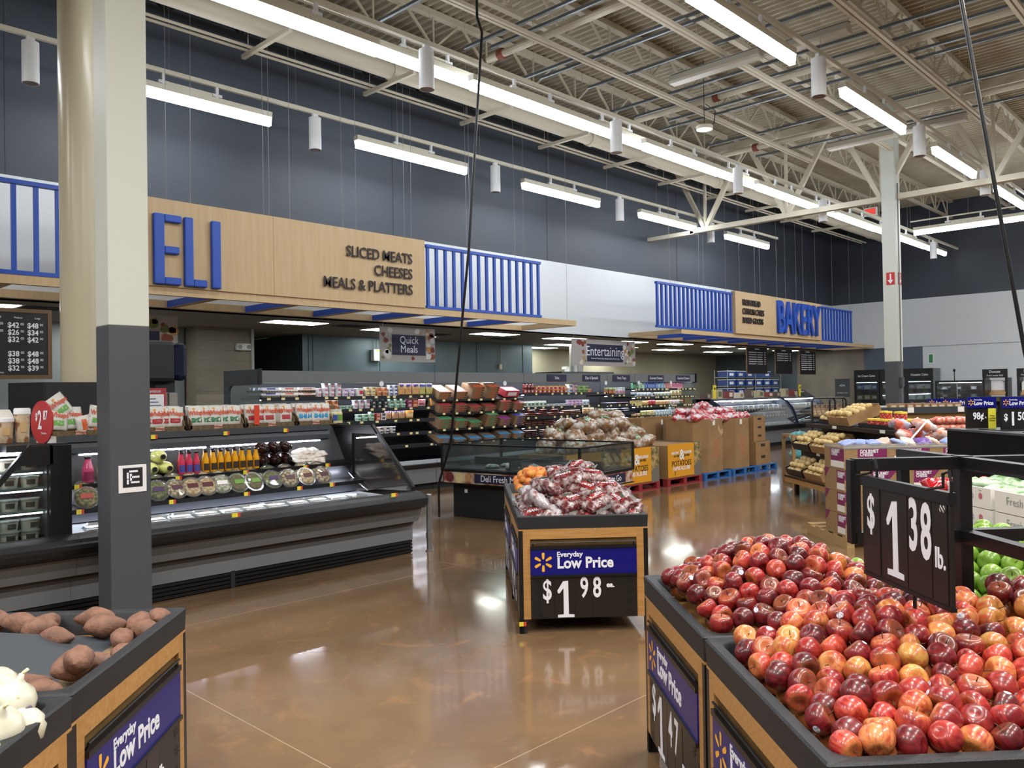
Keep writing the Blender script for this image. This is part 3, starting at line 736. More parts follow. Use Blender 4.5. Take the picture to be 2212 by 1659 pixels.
# ================================================================== LONG WALL CASES
WY = 11.05
def wall_case(label, x0, x1, shelves, left=False, right=False, deck=.5, depth=.62, tags=.24, tilt=0):
    W = x1-x0; D = 1.08; t = thing('refrigerated_case', label, 'refrigerated case', (x0, WY, 0), group='refrigerated wall cases')
    MB().box(0, .1, 0, W, D, .12).build('kick', BLKM, t)
    MB().box(0, .0, .12, W, D, .40).build('lower_panel', GREY, t)
    q = MB(); q.box(0, -.05, .4, W, .08, .47); q.build('bumper', BLK, t, bevel=.01)
    MB().box(0, -.02, .47, W, .06, .53).build('nose_strip', mat('nose_grey', '#a9b1bb', .35), t)
    MB().box(0, .08, .4, W, D, .49).build('deck', BLKM, t)
    MB().box(0, D-.06, .49, W, D, 2.0).build('back_panel', mat('case_back', '#14171a', .5), t)
    MB().box(0, 0, 1.885, W, .1, 2.07).build('valance', GREY, t)
    MB().box(0, .1, 1.99, W, D, 2.06).build('top', DGREY, t)
    MB().box(.05, .12, 1.93, W-.05, .17, 1.965).build('light_strip', mat('case_led', '#ffffff', .5, emit='#eaf0ff', power=40), t)
    for k, z in enumerate(shelves):
        s = MB().box(.01, .02, z-.03, W-.01, depth, z).build('shelf', BLK, t)
        MB().box(.01, .0, z-.055, W-.01, .02, z+.004).build('price_rail', mat('rail_black', '#1d2126', .35), s)
        if not tilt: MB().box(.04, .09, z-.042, W-.04, .12, z-.031).build('light_strip', mat('shelf_led', '#ffffff', .5, emit='#eaf0ff', power=16), s)
        n = int(W/tags)
        for i in range(n):
            x = (i+.5)*W/n+rnd.uniform(-.06, .06)
            if rnd.random() < .85: child('price_tag', memo('ptag', lambda: MB().box(-.03, -.004, -.018, .03, 0, .018).mesh('price_tag', mat('tag_cream', '#e7d9a0', .6))), s, (x, -.001, z-.02))
    for on, xx, side in ((left, 0, -1), (right, W, 1)):
        if not on: continue
        o = .04*side; pts = [(xx, -.05, .0), (xx, D, 0), (xx, D, 2.09), (xx, -.02, 2.09), (xx, -.02, 1.88)]
        q = MB(); q.box(min(xx, xx+o), D-.14, 0, max(xx, xx+o), D, 2.09); q.box(min(xx, xx+o), -.02, 1.86, max(xx, xx+o), D-.14, 2.09); q.box(min(xx, xx+o), -.04, 0, max(xx, xx+o), D-.14, .62)
        e = []
        for (cy_, cz, a0) in ((D-.14, 1.86, 0),):
            e = [(xx, cy_-.12+.12*math.cos(a), cz-.12+.12*math.sin(a)) for a in [0, .4, .8, 1.2, 1.57]]
            q.prism([(xx, cy_, cz)]+e[::-1], (o, 0, 0))
        q.build('end_panel', DGREY, t); MB().box(xx+o*.4, .0, .62, xx+o*.5, D-.14, 1.86).build('end_glass', GLASS, t)
        MB().box(min(xx, xx+o*1.3), -.03, 1.86, max(xx, xx+o*1.3), .005, 2.1).build('end_trim', BLK, t)
    return t
A = wall_case('long black wall case at left stocked with eggs and white tubs under a grey valance', 6.15, 9.52, (1.665, 1.46, 1.255, 1.03, .815), left=True)
B = wall_case('wall case of sloping cardboard lunch boxes behind the hanging black cable', 9.53, 11.84, (), deck=.5)
Cc = wall_case('wall case with red dip tubs under the Salsa and Dips valance plates', 11.85, 14.55, (1.665, 1.39, 1.19, 1.0, .78))
Dd = wall_case('narrow wall case of silver trays under the Party Trays plate', 14.56, 15.6, (1.6, 1.38, 1.2, .98, .78))
Ee = wall_case('far right wall case of cheeses under two Gourmet Cheese plates', 15.61, 18.22, (1.73, 1.54, 1.33, 1.08, .85), right=True, tags=.13)
for par, x0, s, x1 in ((Cc, 12.53, 'Salsa', 13.14), (Cc, 13.68, 'Dips & Spreads', 14.29), (Dd, 14.75, 'Party Trays', 15.4), (Ee, 16.14, 'Gourmet Cheeses', 16.78), (Ee, 17.34, 'Gourmet Cheeses', 17.97)):
    p = par.location.x; MB().box(x0-p, -.012, 1.9, x1-p, -.002, 2.045).build('name_plate', NAVY, par)
    text(s, ((x0+x1)/2-p, -.014, 1.975), par, WHT, .085, sx=.85)
# sloping shelves of the lunch boxes
TILT = .42
for k, z in enumerate((1.575, 1.335, 1.045, .79)):
    s = MB().add([(.01, 0, z-.03), (2.3, 0, z-.03), (2.3, .5, z+.19), (.01, .5, z+.19), (.01, 0, z), (2.3, 0, z), (2.3, .5, z+.22), (.01, .5, z+.22)], [(0, 3, 2, 1), (4, 5, 6, 7), (0, 1, 5, 4), (1, 2, 6, 5), (2, 3, 7, 6), (3, 0, 4, 7)]).build('sloping_shelf', BLK, B)
    for i in range(7): child('price_tag', PM['ptag'], s, (.2+i*.31, -.001, z-.012))
def lunch(col):
    def f():
        q = MB(); wd, dp, h = .285, .33, .047
        q.box(-wd/2, 0, 0, wd/2, dp, h)
        q.k = 1; q.quad((-wd/2, 0.004, h+.001), (wd/2, .004, h+.001), (wd/2, .1, h+.001), (-wd/2, .13, h+.001))
        q.k = 2; q.add([(-.02+.115*math.cos(a), .21+.085*math.sin(a), h+.0015) for a in [2*PI*i/16 for i in range(16)]], [tuple(range(16))])
        q.k = 3; q.add([(-.02+.125*math.cos(a), .21+.095*math.sin(a), h+.0008) for a in [-.6+2.4*i/10 for i in range(11)]]+[(-.02+.115*math.cos(a), .21+.085*math.sin(a), h+.0008) for a in [-.6+2.4*i/10 for i in range(11)]], [(i, i+1, 12+i, 11+i) for i in range(10)])
        q.k = 1; q.quad((-wd*.2, -.001, .012), (wd*.25, -.001, .012), (wd*.25, -.001, .034), (-wd*.2, -.001, .034))
        q.k = 3; q.quad((wd*.3, -.001, .014), (wd*.46, -.001, .014), (wd*.46, -.001, .032), (wd*.3, -.001, .032))
        return q.mesh('lunch_box', [mat('kraft_box', '#8a6d50', .7), c_(col, .5), c_('#8d8478', .25), c_('#221c18', .5)])
    return memo(('lunch', col), f)
plan = (('top', 1.575, (('#b05a3a', 3), ('#b05a3a', 3), ('#b8542e', 5), ('#b8542e', 5))), ('second', 1.335, (('#a83a40', 3), ('#a83a40', 3), ('#a83a40', 2), ('#a83a40', 2), ('#b0383e', 4), ('#a83a40', 3))),
        ('third', 1.045, (('#3d8a5c', 4), ('#3d8a5c', 3), ('#3d8a5c', 2), ('#3d8a5c', 5), ('#8a2f86', 3), ('#3a3f96', 4))), ('bottom', .79, (('#4a86b4', 2), ('#4a86b4', 1), ('#4a86b4', 1), ('#4a86b4', 1), ('#4a86b4', 2), ('#4a86b4', 2))))
CN = {'#b05a3a': 'orange', '#b8542e': 'deep orange', '#a83a40': 'red', '#b0383e': 'bright red', '#3d8a5c': 'green', '#8a2f86': 'purple', '#3a3f96': 'indigo', '#4a86b4': 'blue'}
for nm, z, st in plan:
    for i, (col, n) in enumerate(st):
        x = 9.53+.22+i*(.385 if nm != 'top' else .40)
        for k in range(n):
            off = .0475*k
            put('lunch_box', lunch(col), 'kraft lunch box with %s band, %s stack, %s up, %s sloping shelf' % (CN[col], nth(i), nth(k), nm), 'food box',
                (x, WY+.02-off*math.sin(TILT), z+.009+off*math.cos(TILT)), (TILT, 0, 0), 'stacked lunch boxes')
put('snack_pack', carton('#b04048', '#d9d2d2', .42, .2, .13)[0], 'red and white striped pack at right end of the top sloping shelf', 'food box', (11.5, WY+.12, 1.64), (TILT, 0, .1))
# rows of goods: (shape, how many across, how many up, words)
def row(case, shelf, z, x0, spec, y=.13, gap=.008):
    x = x0; i = 0
    for (shp, n, up, words, cat) in spec:
        if shp is None: x += n; continue
        me, wd, h = shp
        for a in range(n):
            hh = up if not callable(up) else up(a)
            for k in range(hh):
                put(cat.replace(' ', '_'), me, '%s, %s from left, %s, %s, %s' % (words, nth(i), ('single' if hh == 1 else ('bottom one', 'second up', 'third up', 'fourth up', 'fifth up')[k]), shelf, case), cat,
                    (x+wd/2, WY+y+rnd.uniform(-.008, .008), z+k*h+.001), (0, 0, rnd.uniform(-.08, .08)), 'goods in the wall cases')
            x += wd+gap; i += 1
W1 = tub('#efeef4', '#f7f7fb', '#d88a9c'); W2 = tub('#e9e4f2', '#f4f2fa', '#b48ac0', .06, .065); W3 = tub('#e8dcb8', '#efe6c8', '#c79a4c', .055, .05); W4 = tub('#e7a878', '#f2d0b0', '#c05a3a', .055, .07)
BL = tub('#e6e9f2', '#f2f4f8', '#3a4e9c', .05, .06); GN = tub('#cfe6d8', '#e2f0e8', '#3f9a6c', .06, .055); DK = tub('#3c4348', '#596066', '#c9c9c4', .055, .06); BG = tub('#f0efe9', '#f6f6f2', '#d23c54', .085, .13)
S1 = 'left wall case'; P1 = pouch('#e6b878', '#dda06a', .15, .20, .05, 1, '#4b4698'); P2 = pouch('#cfc88a', '#c9b85e', .15, .20, .05, 2, '#4b4698'); P3 = pouch('#e8a860', '#f0d9a8', .17, .17, .05, 3, '#e0963c')
row(S1, 'top shelf', 1.665, 6.2, ((eggs('#8d8a80', '#dfe0ea', '#3a4a94'), 1, 2, 'grey egg carton', 'egg carton'), (eggs('#a89c8a', '#efe9e6', '#d87a6a'), 1, 2, 'tan egg carton', 'egg carton'), (eggs('#5f4a3c', '#efe6e2', '#e0a090'), 1, 2, 'brown egg carton', 'egg carton'),
    (W1, 4, lambda a: 2 if a < 1 else 3, 'white tub with pink print', 'tub'), (W2, 2, 2, 'pale lilac tub', 'tub'), (BG, 1, 1, 'big white tub with red print', 'tub'), (W3, 2, 3, 'cream tub', 'tub'), (W4, 2, 2, 'orange tub', 'tub'), (BL, 2, 3, 'white tub with blue print', 'tub'), (P1, 3, 1, 'orange bag with violet top', 'bag'), (P2, 2, 1, 'yellow bag with violet top', 'bag')))
for k_ in range(1, 4): row('left wall case depth %s' % NTH[k_], 'top shelf', 1.665, 6.2, ((eggs('#8d8a80', '#dfe0ea', '#3a4a94'), 1, 2, 'grey egg carton', 'egg carton'), (eggs('#a89c8a', '#efe9e6', '#d87a6a'), 1, 2, 'tan egg carton', 'egg carton')), y=.13+.125*k_)
row(S1, 'second shelf', 1.46, 6.6, ((BL, 2, 1, 'white tub with blue print', 'tub'), (W3, 2, 2, 'cream tub', 'tub'), (DK, 1, 2, 'dark tub', 'tub'), (None, .15, 0, '', ''), (W4, 2, 2, 'orange lidded tub', 'tub'), (GN, 2, 1, 'pale green tub', 'tub'), (W1, 3, 2, 'white tub with pink print', 'tub'), (DK, 3, 3, 'dark tub', 'tub'), (GN, 3, 3, 'pale green tub', 'tub'), (carton('#8a2f5a', '#c9a0b0', .11, .1, .07), 1, 2, 'plum carton', 'carton'), (carton('#c8603a', '#e0a888', .12, .1, .07), 1, 2, 'orange carton', 'carton'), (pouch('#d9d2ce', '#b43a4a', .2, .13, .05, 5), 1, 1, 'grey bag with red print', 'bag'), (None, .1, 0, '', ''), (P3, 1, 1, 'tilted orange bag', 'bag'), (P2, 1, 1, 'yellow bag', 'bag')))
row(S1, 'third shelf', 1.255, 7.9, ((GN, 2, 2, 'pale green tub', 'tub'), (GN, 1, 3, 'pale green tub', 'tub'), (carton('#b44a44', '#e0c0b0', .1, .1, .06), 1, 2, 'red carton', 'carton'), (carton('#e6e4e8', '#4a4a58', .1, .1, .06), 1, 2, 'white carton', 'carton'), (pouch('#dcb48a', '#c88a6a', .14, .17, .05, 7, '#5a5498'), 3, 1, 'peach bag with violet top', 'bag'), (P3, 1, 1, 'orange bag', 'bag')))
row(S1, 'fourth shelf', 1.03, 8.12, ((jar('#b84a34', '#e8e4e4', '#e9d8c8', .05, .11), 2, 1, 'red cup with white lid', 'cup'), (tub('#e6dfd6', '#efeae4', '#3a3c6a', .06, .055), 3, 2, 'white tub with navy print', 'tub')))
S2 = 'salsa wall case'; RJ = jar('#9a3a2e', '#c9a04a', '#d8b8a0', .045, .1); RT = tub('#b4524a', '#d9b84a', '#e0c8c0', .06, .07); MT = packm('#3a2c2a', '#b8685c', .17, .12, .035)
row(S2, 'top shelf', 1.665, 11.95, ((jar('#8a3430', '#2a2426', '#c9a8a8', .045, .1), 3, 2, 'dark red jar with black lid', 'jar'), (RT, 8, 2, 'red tub with yellow lid', 'tub'), (tub('#e0e4ec', '#e8c87a', '#4a6ab0', .08, .09), 1, 2, 'wide white tub', 'tub'), (tub('#c8b0c0', '#d8a888', '#8a5a8a', .07, .08), 1, 2, 'lilac tub', 'tub'), (tub('#8fae6a', '#b8c890', '#4a6a3a', .09, .07), 2, 2, 'green tub', 'tub'), (W4, 1, 1, 'orange tub', 'tub')))
row(S2, 'second shelf', 1.39, 11.92, ((jar('#d8dcd6', '#e4e6e2', '#4a7a5a', .055, .12), 6, 1, 'white cup with dark green print', 'cup'), (tub('#e8eaec', '#f2f3f4', '#8aa0b0', .075, .05), 4, 1, 'flat white tub', 'tub'), (tub('#d8c4dc', '#efe6f2', '#b06ab0', .06, .06), 4, 2, 'lilac tub', 'tub'), (jar('#dfe8ec', '#eef2f4', '#7a9ab0', .055, .12), 2, 1, 'pale blue cup', 'cup')))
row(S2, 'third shelf', 1.19, 11.92, ((MT, 7, lambda a: 2+a % 2*2, 'brown pack with red label', 'tray pack'), (packm('#4a3a30', '#c89070', .17, .12, .035), 3, 3, 'brown pack with tan label', 'tray pack'), (None, .12, 0, '', ''), (pouch('#d9b890', '#b88a5a', .13, .14, .05, 9), 3, 1, 'tan bag', 'bag')))
row(S2, 'fourth shelf', 1.0, 11.95, ((MT, 5, 4, 'brown pack with red label', 'tray pack'), (None, .1, 0, '', ''), (MT, 8, lambda a: 2+(a*7) % 3, 'dark pack with red label', 'tray pack')))
row(S2, 'fifth shelf', .78, 11.95, ((packm('#2a2222', '#8a6058', .17, .12, .035), 2, 4, 'dark tray pack', 'tray pack'), (None, .15, 0, '', ''), (packm('#2a2222', '#a08078', .17, .12, .035), 2, 4, 'dark tray pack with pale label', 'tray pack')))
S3 = 'party tray case'; TR = packm('#20222a', '#c9c8d6', .22, .18, .045)
row(S3, 'top shelf', 1.6, 14.62, ((pouch('#8a5a44', '#c88a5a', .12, .16, .05, 11, '#5a7a3a'), 3, 1, 'brown bag with green tie', 'bag'), (pouch('#c9c2d0', '#b05a5a', .12, .16, .05, 12, '#4a6a3a'), 3, 1, 'pale bag with green tie', 'bag')))
row(S3, 'second shelf', 1.38, 14.62, ((TR, 2, 1, 'silver topped tray', 'party tray'), (packm('#20222a', '#b890a8', .22, .18, .045), 2, 1, 'pink topped tray', 'party tray')), y=.2)
row(S3, 'third shelf', 1.2, 14.62, ((TR, 4, lambda a: 2+(a == 2), 'silver topped tray', 'party tray'),), y=.2)
row(S3, 'fourth shelf', .98, 14.62, ((TR, 4, lambda a: 2 if a > 1 else 1, 'silver topped tray', 'party tray'),), y=.2)
S4 = 'cheese wall case'
def bars(h, lab): return carton(h, lab, .075, .06, .13)
row(S4, 'top shelf', 1.73, 15.66, ((bars('#4c8a66', '#9ac8a8'), 3, 1, 'green upright pack', 'cheese pack'), (bars('#a8d8b8', '#e0f0e4'), 3, 1, 'mint upright pack', 'cheese pack'), (bars('#4a72c8', '#a8c0f0'), 6, 1, 'blue upright pack', 'cheese pack'), (bars('#7aa8d8', '#d8e8f4'), 4, 1, 'light blue upright pack', 'cheese pack'), (bars('#e89a98', '#f6d8d4'), 4, 1, 'pink upright pack', 'cheese pack'), (bars('#f0b8c8', '#e0609a'), 6, 1, 'rose upright pack', 'cheese pack')))
row(S4, 'second shelf', 1.54, 15.66, ((tub('#e9edf0', '#f4f6f8', '#6a8ab0', .075, .11), 1, 1, 'tall white tub', 'tub'), (pouch('#dfe6e8', '#a0a8b8', .14, .1, .05, 14), 4, 1, 'white cheese bag', 'bag'), (tub('#dfe4ea', '#eef2f6', '#26304a', .06, .09), 1, 1, 'white tub with black print', 'tub'), (pouch('#d8ded0', '#a8b090', .14, .1, .05, 15), 5, 1, 'pale green cheese bag', 'bag'), (pouch('#e8dcb0', '#d8c890', .15, .16, .06, 16), 3, 1, 'cream cheese wedge', 'cheese')))
row(S4, 'third shelf', 1.33, 15.64, ((carton('#d8c478', '#e8d8a0', .17, .1, .12), 2, 1, 'yellow cheese block', 'cheese'), (pouch('#e6c890', '#d8a860', .15, .11, .06, 17), 2, 1, 'gold cheese wedge', 'cheese'), (pouch('#b4202e', '#d8606a', .13, .12, .06, 18), 2, 1, 'red waxed cheese', 'cheese'), (pouch('#e8b070', '#e0c8a0', .15, .11, .06, 19), 4, 1, 'orange cheese wedge', 'cheese'), (pouch('#e4dcd4', '#c8b8b0', .15, .11, .06, 20), 3, 1, 'white cheese wedge', 'cheese'), (pouch('#3f8a5a', '#c84a4a', .14, .1, .06, 21), 1, 1, 'green cheese wedge', 'cheese')))
row(S4, 'fourth shelf', 1.08, 15.64, ((pouch('#b88a5a', '#d8b890', .16, .07, .06, 22), 2, 1, 'tan cheese roll', 'cheese'), (pouch('#a8a860', '#d8d0a0', .11, .13, .05, 23), 3, 1, 'olive cheese bag', 'bag'), (pouch('#e0d8a8', '#c8b878', .11, .13, .05, 24), 2, 1, 'cream cheese bag', 'bag'), (jar('#a8c0c8', '#c8d4d8', '#e4ecee', .05, .13), 8, lambda a: 1+(a > 5), 'pale blue cup', 'cup'), (carton('#9a5a48', '#c89080', .09, .08, .06), 3, 2, 'brown box', 'carton')))
for i, x in enumerate((8.35, 11.3, 14.5, 15.75, 17.1)):
    o = MB().cyl((0, 0, 0), (0, .006, 0), .045, n=16).build('round_tag', WHT, None, loc=(x, WY-.008, 1.865)); tag(o, 'small round white shelf tag under the grey valance, %s from left' % nth(i), 'tag', 'round white shelf tags')
# ================================================================== DELI COOLER IN FRONT (long island)
IX0, IX1 = 2.17, 5.52
LINER = mat('case_liner', '#4a4c52', .35)
def cooler_body(t, x0, x1, parts=True):
    W = x1-x0
    q = MB(); q.box(0, 6.83-6.8, 0, W, 1.6, .145)
    for k in range(4): q.box(0, .005, .012+k*.034, W, .04, .036+k*.034)
    q.build('kick_grille', BLK, t)
    MB().box(0, 0, .145, W, 1.6, .315).build('lower_panel', GREY, t)
    MB().box(0, -.02, .315, W, 1.6, .345).build('trim_strip', mat('trim_brown', '#463d35', .5), t)
    MB().prism([(0, -.1, .35), (0, 1.6, .35), (0, 1.6, .49), (0, -.16, .49)], (W, 0, 0)).build('upper_panel', GREY, t)
    q = MB(); q.sweep([(-.14, .49), (-.20, .50), (-.245, .53), (-.265, .575), (-.262, .605), (-.245, .618), (-.235, .614), (-.215, .640), (-.205, .637), (-.15, .662), (-.08, .668), (.06, .645), (.13, .615), (.15, .55)], 0, W)
    q.add([(W, -.14, .49), (W, -.265, .575), (W, -.245, .622), (W, -.15, .662), (W, .06, .645), (W, .13, .49)], [(0, 1, 2, 3, 4, 5)])
    q.add([(0, -.14, .49), (0, -.265, .575), (0, -.245, .622), (0, -.15, .662), (0, .06, .645), (0, .13, .49)], [(5, 4, 3, 2, 1, 0)])
    q.build('bumper', BLK, t, smooth=.5)
t = thing('island_cooler', 'long grey refrigerated deli cooler with black bumper and open lit shelves', 'refrigerated case', (IX0, 6.8, 0))
cooler_body(t, IX0, IX1); W = IX1-IX0
MB().prism([(0, .13, .47), (0, 1.5, .47), (0, 1.5, .60), (0, .82, .585), (0, .13, .575)], (W, 0, 0)).build('well_floor', mat('well_floor', '#a9b0b8', .35), t)
MB().prism([(0, .95, .6), (0, 1.6, .6), (0, 1.6, 1.33), (0, 1.42, 1.33)], (W, 0, 0)).build('back_panel', LINER, t)
for z, y0, nm in ((.73, .8, 0), (.925, 1.0, 1)):
    s = MB().prism([(0, y0, z-.03), (0, y0, z), (0, 1.42, z+.05), (0, 1.42, z+.02)], (W-.05, 0, 0)).build('shelf', BLK, t)
    MB().box(0, y0-.015, z-.035, W-.05, y0, z+.004).build('price_rail', BLK, s); MB().box(.1, y0+.03, z-.034, W-.12, y0+.05, z-.022).build('light_strip', mat('deli_shelf_led', '#ffffff', .5, emit='#eef2ff', power=30), s)
    for i, x in enumerate((.35, 1.25, 1.95, 2.65, 2.93) if nm else (.3, 1.1, 1.85, 2.45, 2.85)):
        q = MB(); q.k = 0; q.box(x, y0-.02, z-.035, x+.04, y0-.015, z+.005); q.k = 1; q.box(x+.04, y0-.02, z-.035, x+.062, y0-.015, z+.005); q.build('price_tag', [TAGY, TAGR], s)
MB().prism([(0, 1.3, 1.19), (0, 1.3, 1.24), (0, 1.34, 1.32), (0, 1.55, 1.33), (0, 1.55, 1.27)], (3.2, 0, 0)).build('canopy', DGREY, t)
q = MB(); q.box(0, 1.55, 0, W, 3.2, 1.3); q.build('rear_body', BLKM, t)
MB().box(0, 1.335, 1.325, 3.2, 2.6, 1.345).build('top_deck', BLKM, t)
MB().box(0, 1.30, 1.29, 3.2, 1.34, 1.35).build('top_price_rail', DGREY, t)
for i, x in enumerate((.2, 1.15, 1.9, 2.6)):
    q = MB(); q.k = 0; q.box(x, 1.292, 1.285, x+.04, 1.3, 1.325); q.k = 1; q.box(x+.04, 1.292, 1.285, x+.062, 1.3, 1.325); q.build('price_tag', [TAGY, TAGR], t)
for x0, x1 in ((.5, .95), (1.05, 1.72), (1.77, 3.08)):
    MB().cyl((x0, 1.33, 1.165), (x1, 1.33, 1.165), .016, n=10).build('light_strip', mat('deli_led', '#ffffff', .5, emit='#eef2ff', power=70), t)
for i, x in enumerate((1.2, 2.9)):
    q = MB(); q.k = 0; q.box(x, -.235, .655, x+.05, -.222, .69); q.k = 1; q.box(x+.05, -.235, .655, x+.075, -.222, .69); q.build('price_tag', [TAGY, TAGR], t)
# right end panel with glass window
e = W-.04
q = MB(); Yb, zt = 1.1, 1.34
q.prism([(e, Yb-.08, .6), (e, Yb+.5, .6), (e, Yb+.5, zt), (e, .66, zt), (e, .56, 1.25), (e, Yb-.08, 1.25)], (.05, 0, 0)); q.build('end_panel', BLK, t)
MB().bar((e+.025, -.04, .69), (e+.025, .66, zt), .05, .03, up=(1, 0, 0)).build('end_frame', BLK, t)
MB().prism([(e+.02, .0, .66), (e+.02, Yb-.08, .62), (e+.02, Yb-.08, 1.25), (e+.02, .58, 1.25)], (.008, 0, 0)).build('end_glass', clear('smoked_glass', '#b8aca0', .03, .09), t)
q = MB(); cols = ('#5a8ac8', '#d8b04a', '#7a4a9a', '#4aa06a', '#3a4a8a', '#c85a6a')
q.cyl((e-.001, 1.32, .93), (e-.004, 1.32, .93), .085, n=24); q.build('round_sticker', WHT, t)
q = MB()
for k in range(6):
    q.k = k; a = k*PI/3; cx, cz = 1.32+.05*math.cos(a), .93+.05*math.sin(a)
    q.bar((e-.005, cx-.02*math.cos(a), cz-.02*math.sin(a)), (e-.005, cx+.02*math.cos(a), cz+.02*math.sin(a)), .02, .002, up=(1, 0, 0))
q.build('sticker_marks', [c_(c) for c in cols], t)
MB().tube([(e-.03, 1.05, .80), (e-.02, .9, .7), (e-.02, .7, .62)], .008).build('rail', SILVER, t)
MB().box(1.35, -.1, 0.49, 1.36, 0, .5).build('panel_joint', BLKM, t)
MB().box(1.3, .0, .0, 1.34, .03, .15).build('grille_joint', BLKM, t)
# --- end-cap cooler on the left
t2 = thing('end_cooler', 'end cooler with sloped glass side showing stacked tubs at the left edge', 'refrigerated case', (.75, 6.8, 0))
cooler_body(t2, .75, IX0-.002); W2 = IX0-.752
q = MB(); q.prism([(W2, -.04, .66), (W2, -.04, 1.34), (1.14, -.04, 1.34), (.62, -.04, .7), (.62, -.04, .66)], (0, .03, 0))
MB().box(1.27, -.05, .66, W2, -.01, 1.34).build('side_post', BLK, t2)
MB().prism([(1.29, -.05, 1.2), (1.29, -.05, 1.34), (1.14, -.05, 1.34), (1.04, -.05, 1.2)], (0, .04, 0)).build('side_header', BLK, t2)
MB().bar((.6, -.03, .68), (1.15, -.03, 1.34), .04, .05, up=(0, 1, 0)).build('side_frame', BLK, t2)
MB().prism([(1.29, -.03, .68), (1.29, -.03, 1.25), (1.1, -.03, 1.25), (.66, -.03, .7)], (0, .008, 0)).build('side_glass', clear('side_glass', '#e2e8e6', .01, .03), t2)
MB().box(.5, .09, .49, W2, 1.5, .62).build('well_floor', LINER, t2)
MB().box(1.0, .02, 1.30, W2, 1.6, 1.35).build('top', BLKM, t2)
MB().box(0, 1.6, 0, W2, 3.2, 1.3).build('rear_body', BLKM, t2)
for z in (.86, 1.03, 1.16): MB().box(.75+.2*(z-.86), .05, z-.012, 1.27, 1.3, z).build('shelf', mat('glass_shelf', '#8fa09a', .2), t2)
MB().box(1.26, .0, .62, 1.30, 1.5, 1.3).build('inner_wall', LINER, t2)
MB().box(.75, .1, 1.27, 1.25, .14, 1.298).build('light_strip', LED, t2)
for z in (.84, 1.01, 1.14): MB().box(.78+.2*(z-.86), .06, z-.012, 1.25, .075, z-.001).build('light_strip', mat('end_shelf_fill', '#ffffff', .5, emit='#eef2ff', power=6), t2)  # glowing strips added under the shelves to brighten the tubs
text('C12', (1.28+.06, -.115, .405), t2, WHT, .03, bold=.001); MB().box(1.28, -.112, .385, 1.42, -.1085, .43).build('case_number_plate', BLKM, t2)
TB = tub('#e0dacb', '#c9cbc6', '#4a463f', .068, .085)
for z, n, s in ((.622, 4, 'floor'), (.707, 3, 'floor, upper tier'), (.86, 4, 'lower shelf'), (1.03, 3, 'middle shelf'), (1.16, 2, 'top shelf')):
    for i in range(n):
        put('food_tub', TB[0], 'pale tub behind the sloped side glass, %s, %s from right' % (s, nth(i)), 'tub', (.75+1.18-i*.14, 6.8+.13, z+.001), (0, 0, rnd.uniform(-.3, .3)), 'tubs behind side glass')
# --- goods on the cooler
def bottle_proto(name, juice, cap, lab, r=.033, h=.215):
    t = thing(name, '', 'bottle')
    MB().lathe([(r*.92, 0), (r, .008), (r, h*.5), (r*.92, h*.58), (r*.62, h*.76), (r*.52, h*.9), (r*.5, h*.93)], 14).build('body', mat('juice_'+juice.strip('#'), juice, .12, coat=.3), t, smooth=SM)
    MB().lathe([(r*.6, h*.92), (r*.6, h), (0, h)], 12).build('cap', c_(cap, .35), t, smooth=SM)
    q = MB(); k = 8; a = [-PI/2-1.0+2.0*i/k for i in range(k+1)]
    q.add([(r*1.02*math.cos(b), r*1.02*math.sin(b), h*.1) for b in a]+[(r*1.02*math.cos(b), r*1.02*math.sin(b), h*.42) for b in a], [(i, i+1, k+2+i, k+1+i) for i in range(k)])
    q.build('label', c_(lab, .4), t, smooth=True); return t
BP = {}
def bottle(kind, args, x, y, z, label, grp, rot=0):
    new = kind not in BP
    if new: BP[kind] = bottle_proto(kind, *args)
    o = BP[kind] if new else copy_tree(BP[kind])
    o.location = (x, y, z); o.rotation_euler = (0, 0, rot); o['label'] = label; o['group'] = grp; o['category'] = 'bottle'
zs = .945
for i in range(5): bottle('berry_bottle', ('#c83a58', '#1b1b20', '#4a4a9a'), 3.515+.075*(i % 3)+.03*(i//3), 7.86+.08*(i//3), zs-.008+.015*(i//3), 'red juice bottle with violet label, upper deli shelf, %s, %s row' % (nth(i % 3), ('front', 'back')[i//3]), 'red juice bottles')
for i in range(14): bottle('orange_juice_bottle', ('#e2a312', '#1b1b20', '#3a2f28'), 3.76+.078*(i % 8)+.03*(i//8), 7.86+.08*(i//8), zs-.008+.015*(i//8), 'yellow juice bottle with dark label, upper deli shelf, %s, %s row' % (nth(i % 8), ('front', 'back')[i//8]), 'yellow juice bottles')
bottle('pink_bottle', ('#c8507a', '#1b1b20', '#8a2f52', .05, .23), 2.66, 7.86, zs-.008, 'pink juice bottle left of the pillar on the upper deli shelf', 'bottles left of the pillar')
for i in range(2): bottle('lemon_bottle', ('#dce08a', '#2a2a2c', '#4a4a3a', .045, .22), 2.78+.1*i, 7.86, zs-.008, 'pale lemon bottle beside the pink bottle, %s one' % ('left', 'right')[i], 'bottles left of the pillar')
def jug_proto(name, col, cap):
    t = thing(name, '', 'jug')
    q = MB(); q.lathe([(.0, 0), (.05, 0), (.062, .015), (.062, .1), (.05, .135), (.022, .16)], 14); q.v = [(x, -z, y) for x, y, z in q.v]; q.build('body', mat('jug_'+col.strip('#'), col, .2, coat=.3), t, smooth=SM)
    q = MB(); q.lathe([(.024, .155), (.024, .18), (0, .18)], 12); q.v = [(x, -z, y) for x, y, z in q.v]; q.build('cap', c_(cap, .35), t, smooth=SM); return t
J1, J2 = jug_proto('lemonade_jug', '#dfe58e', '#1b1b20'), jug_proto('tea_jug', '#2a120f', '#15120f')
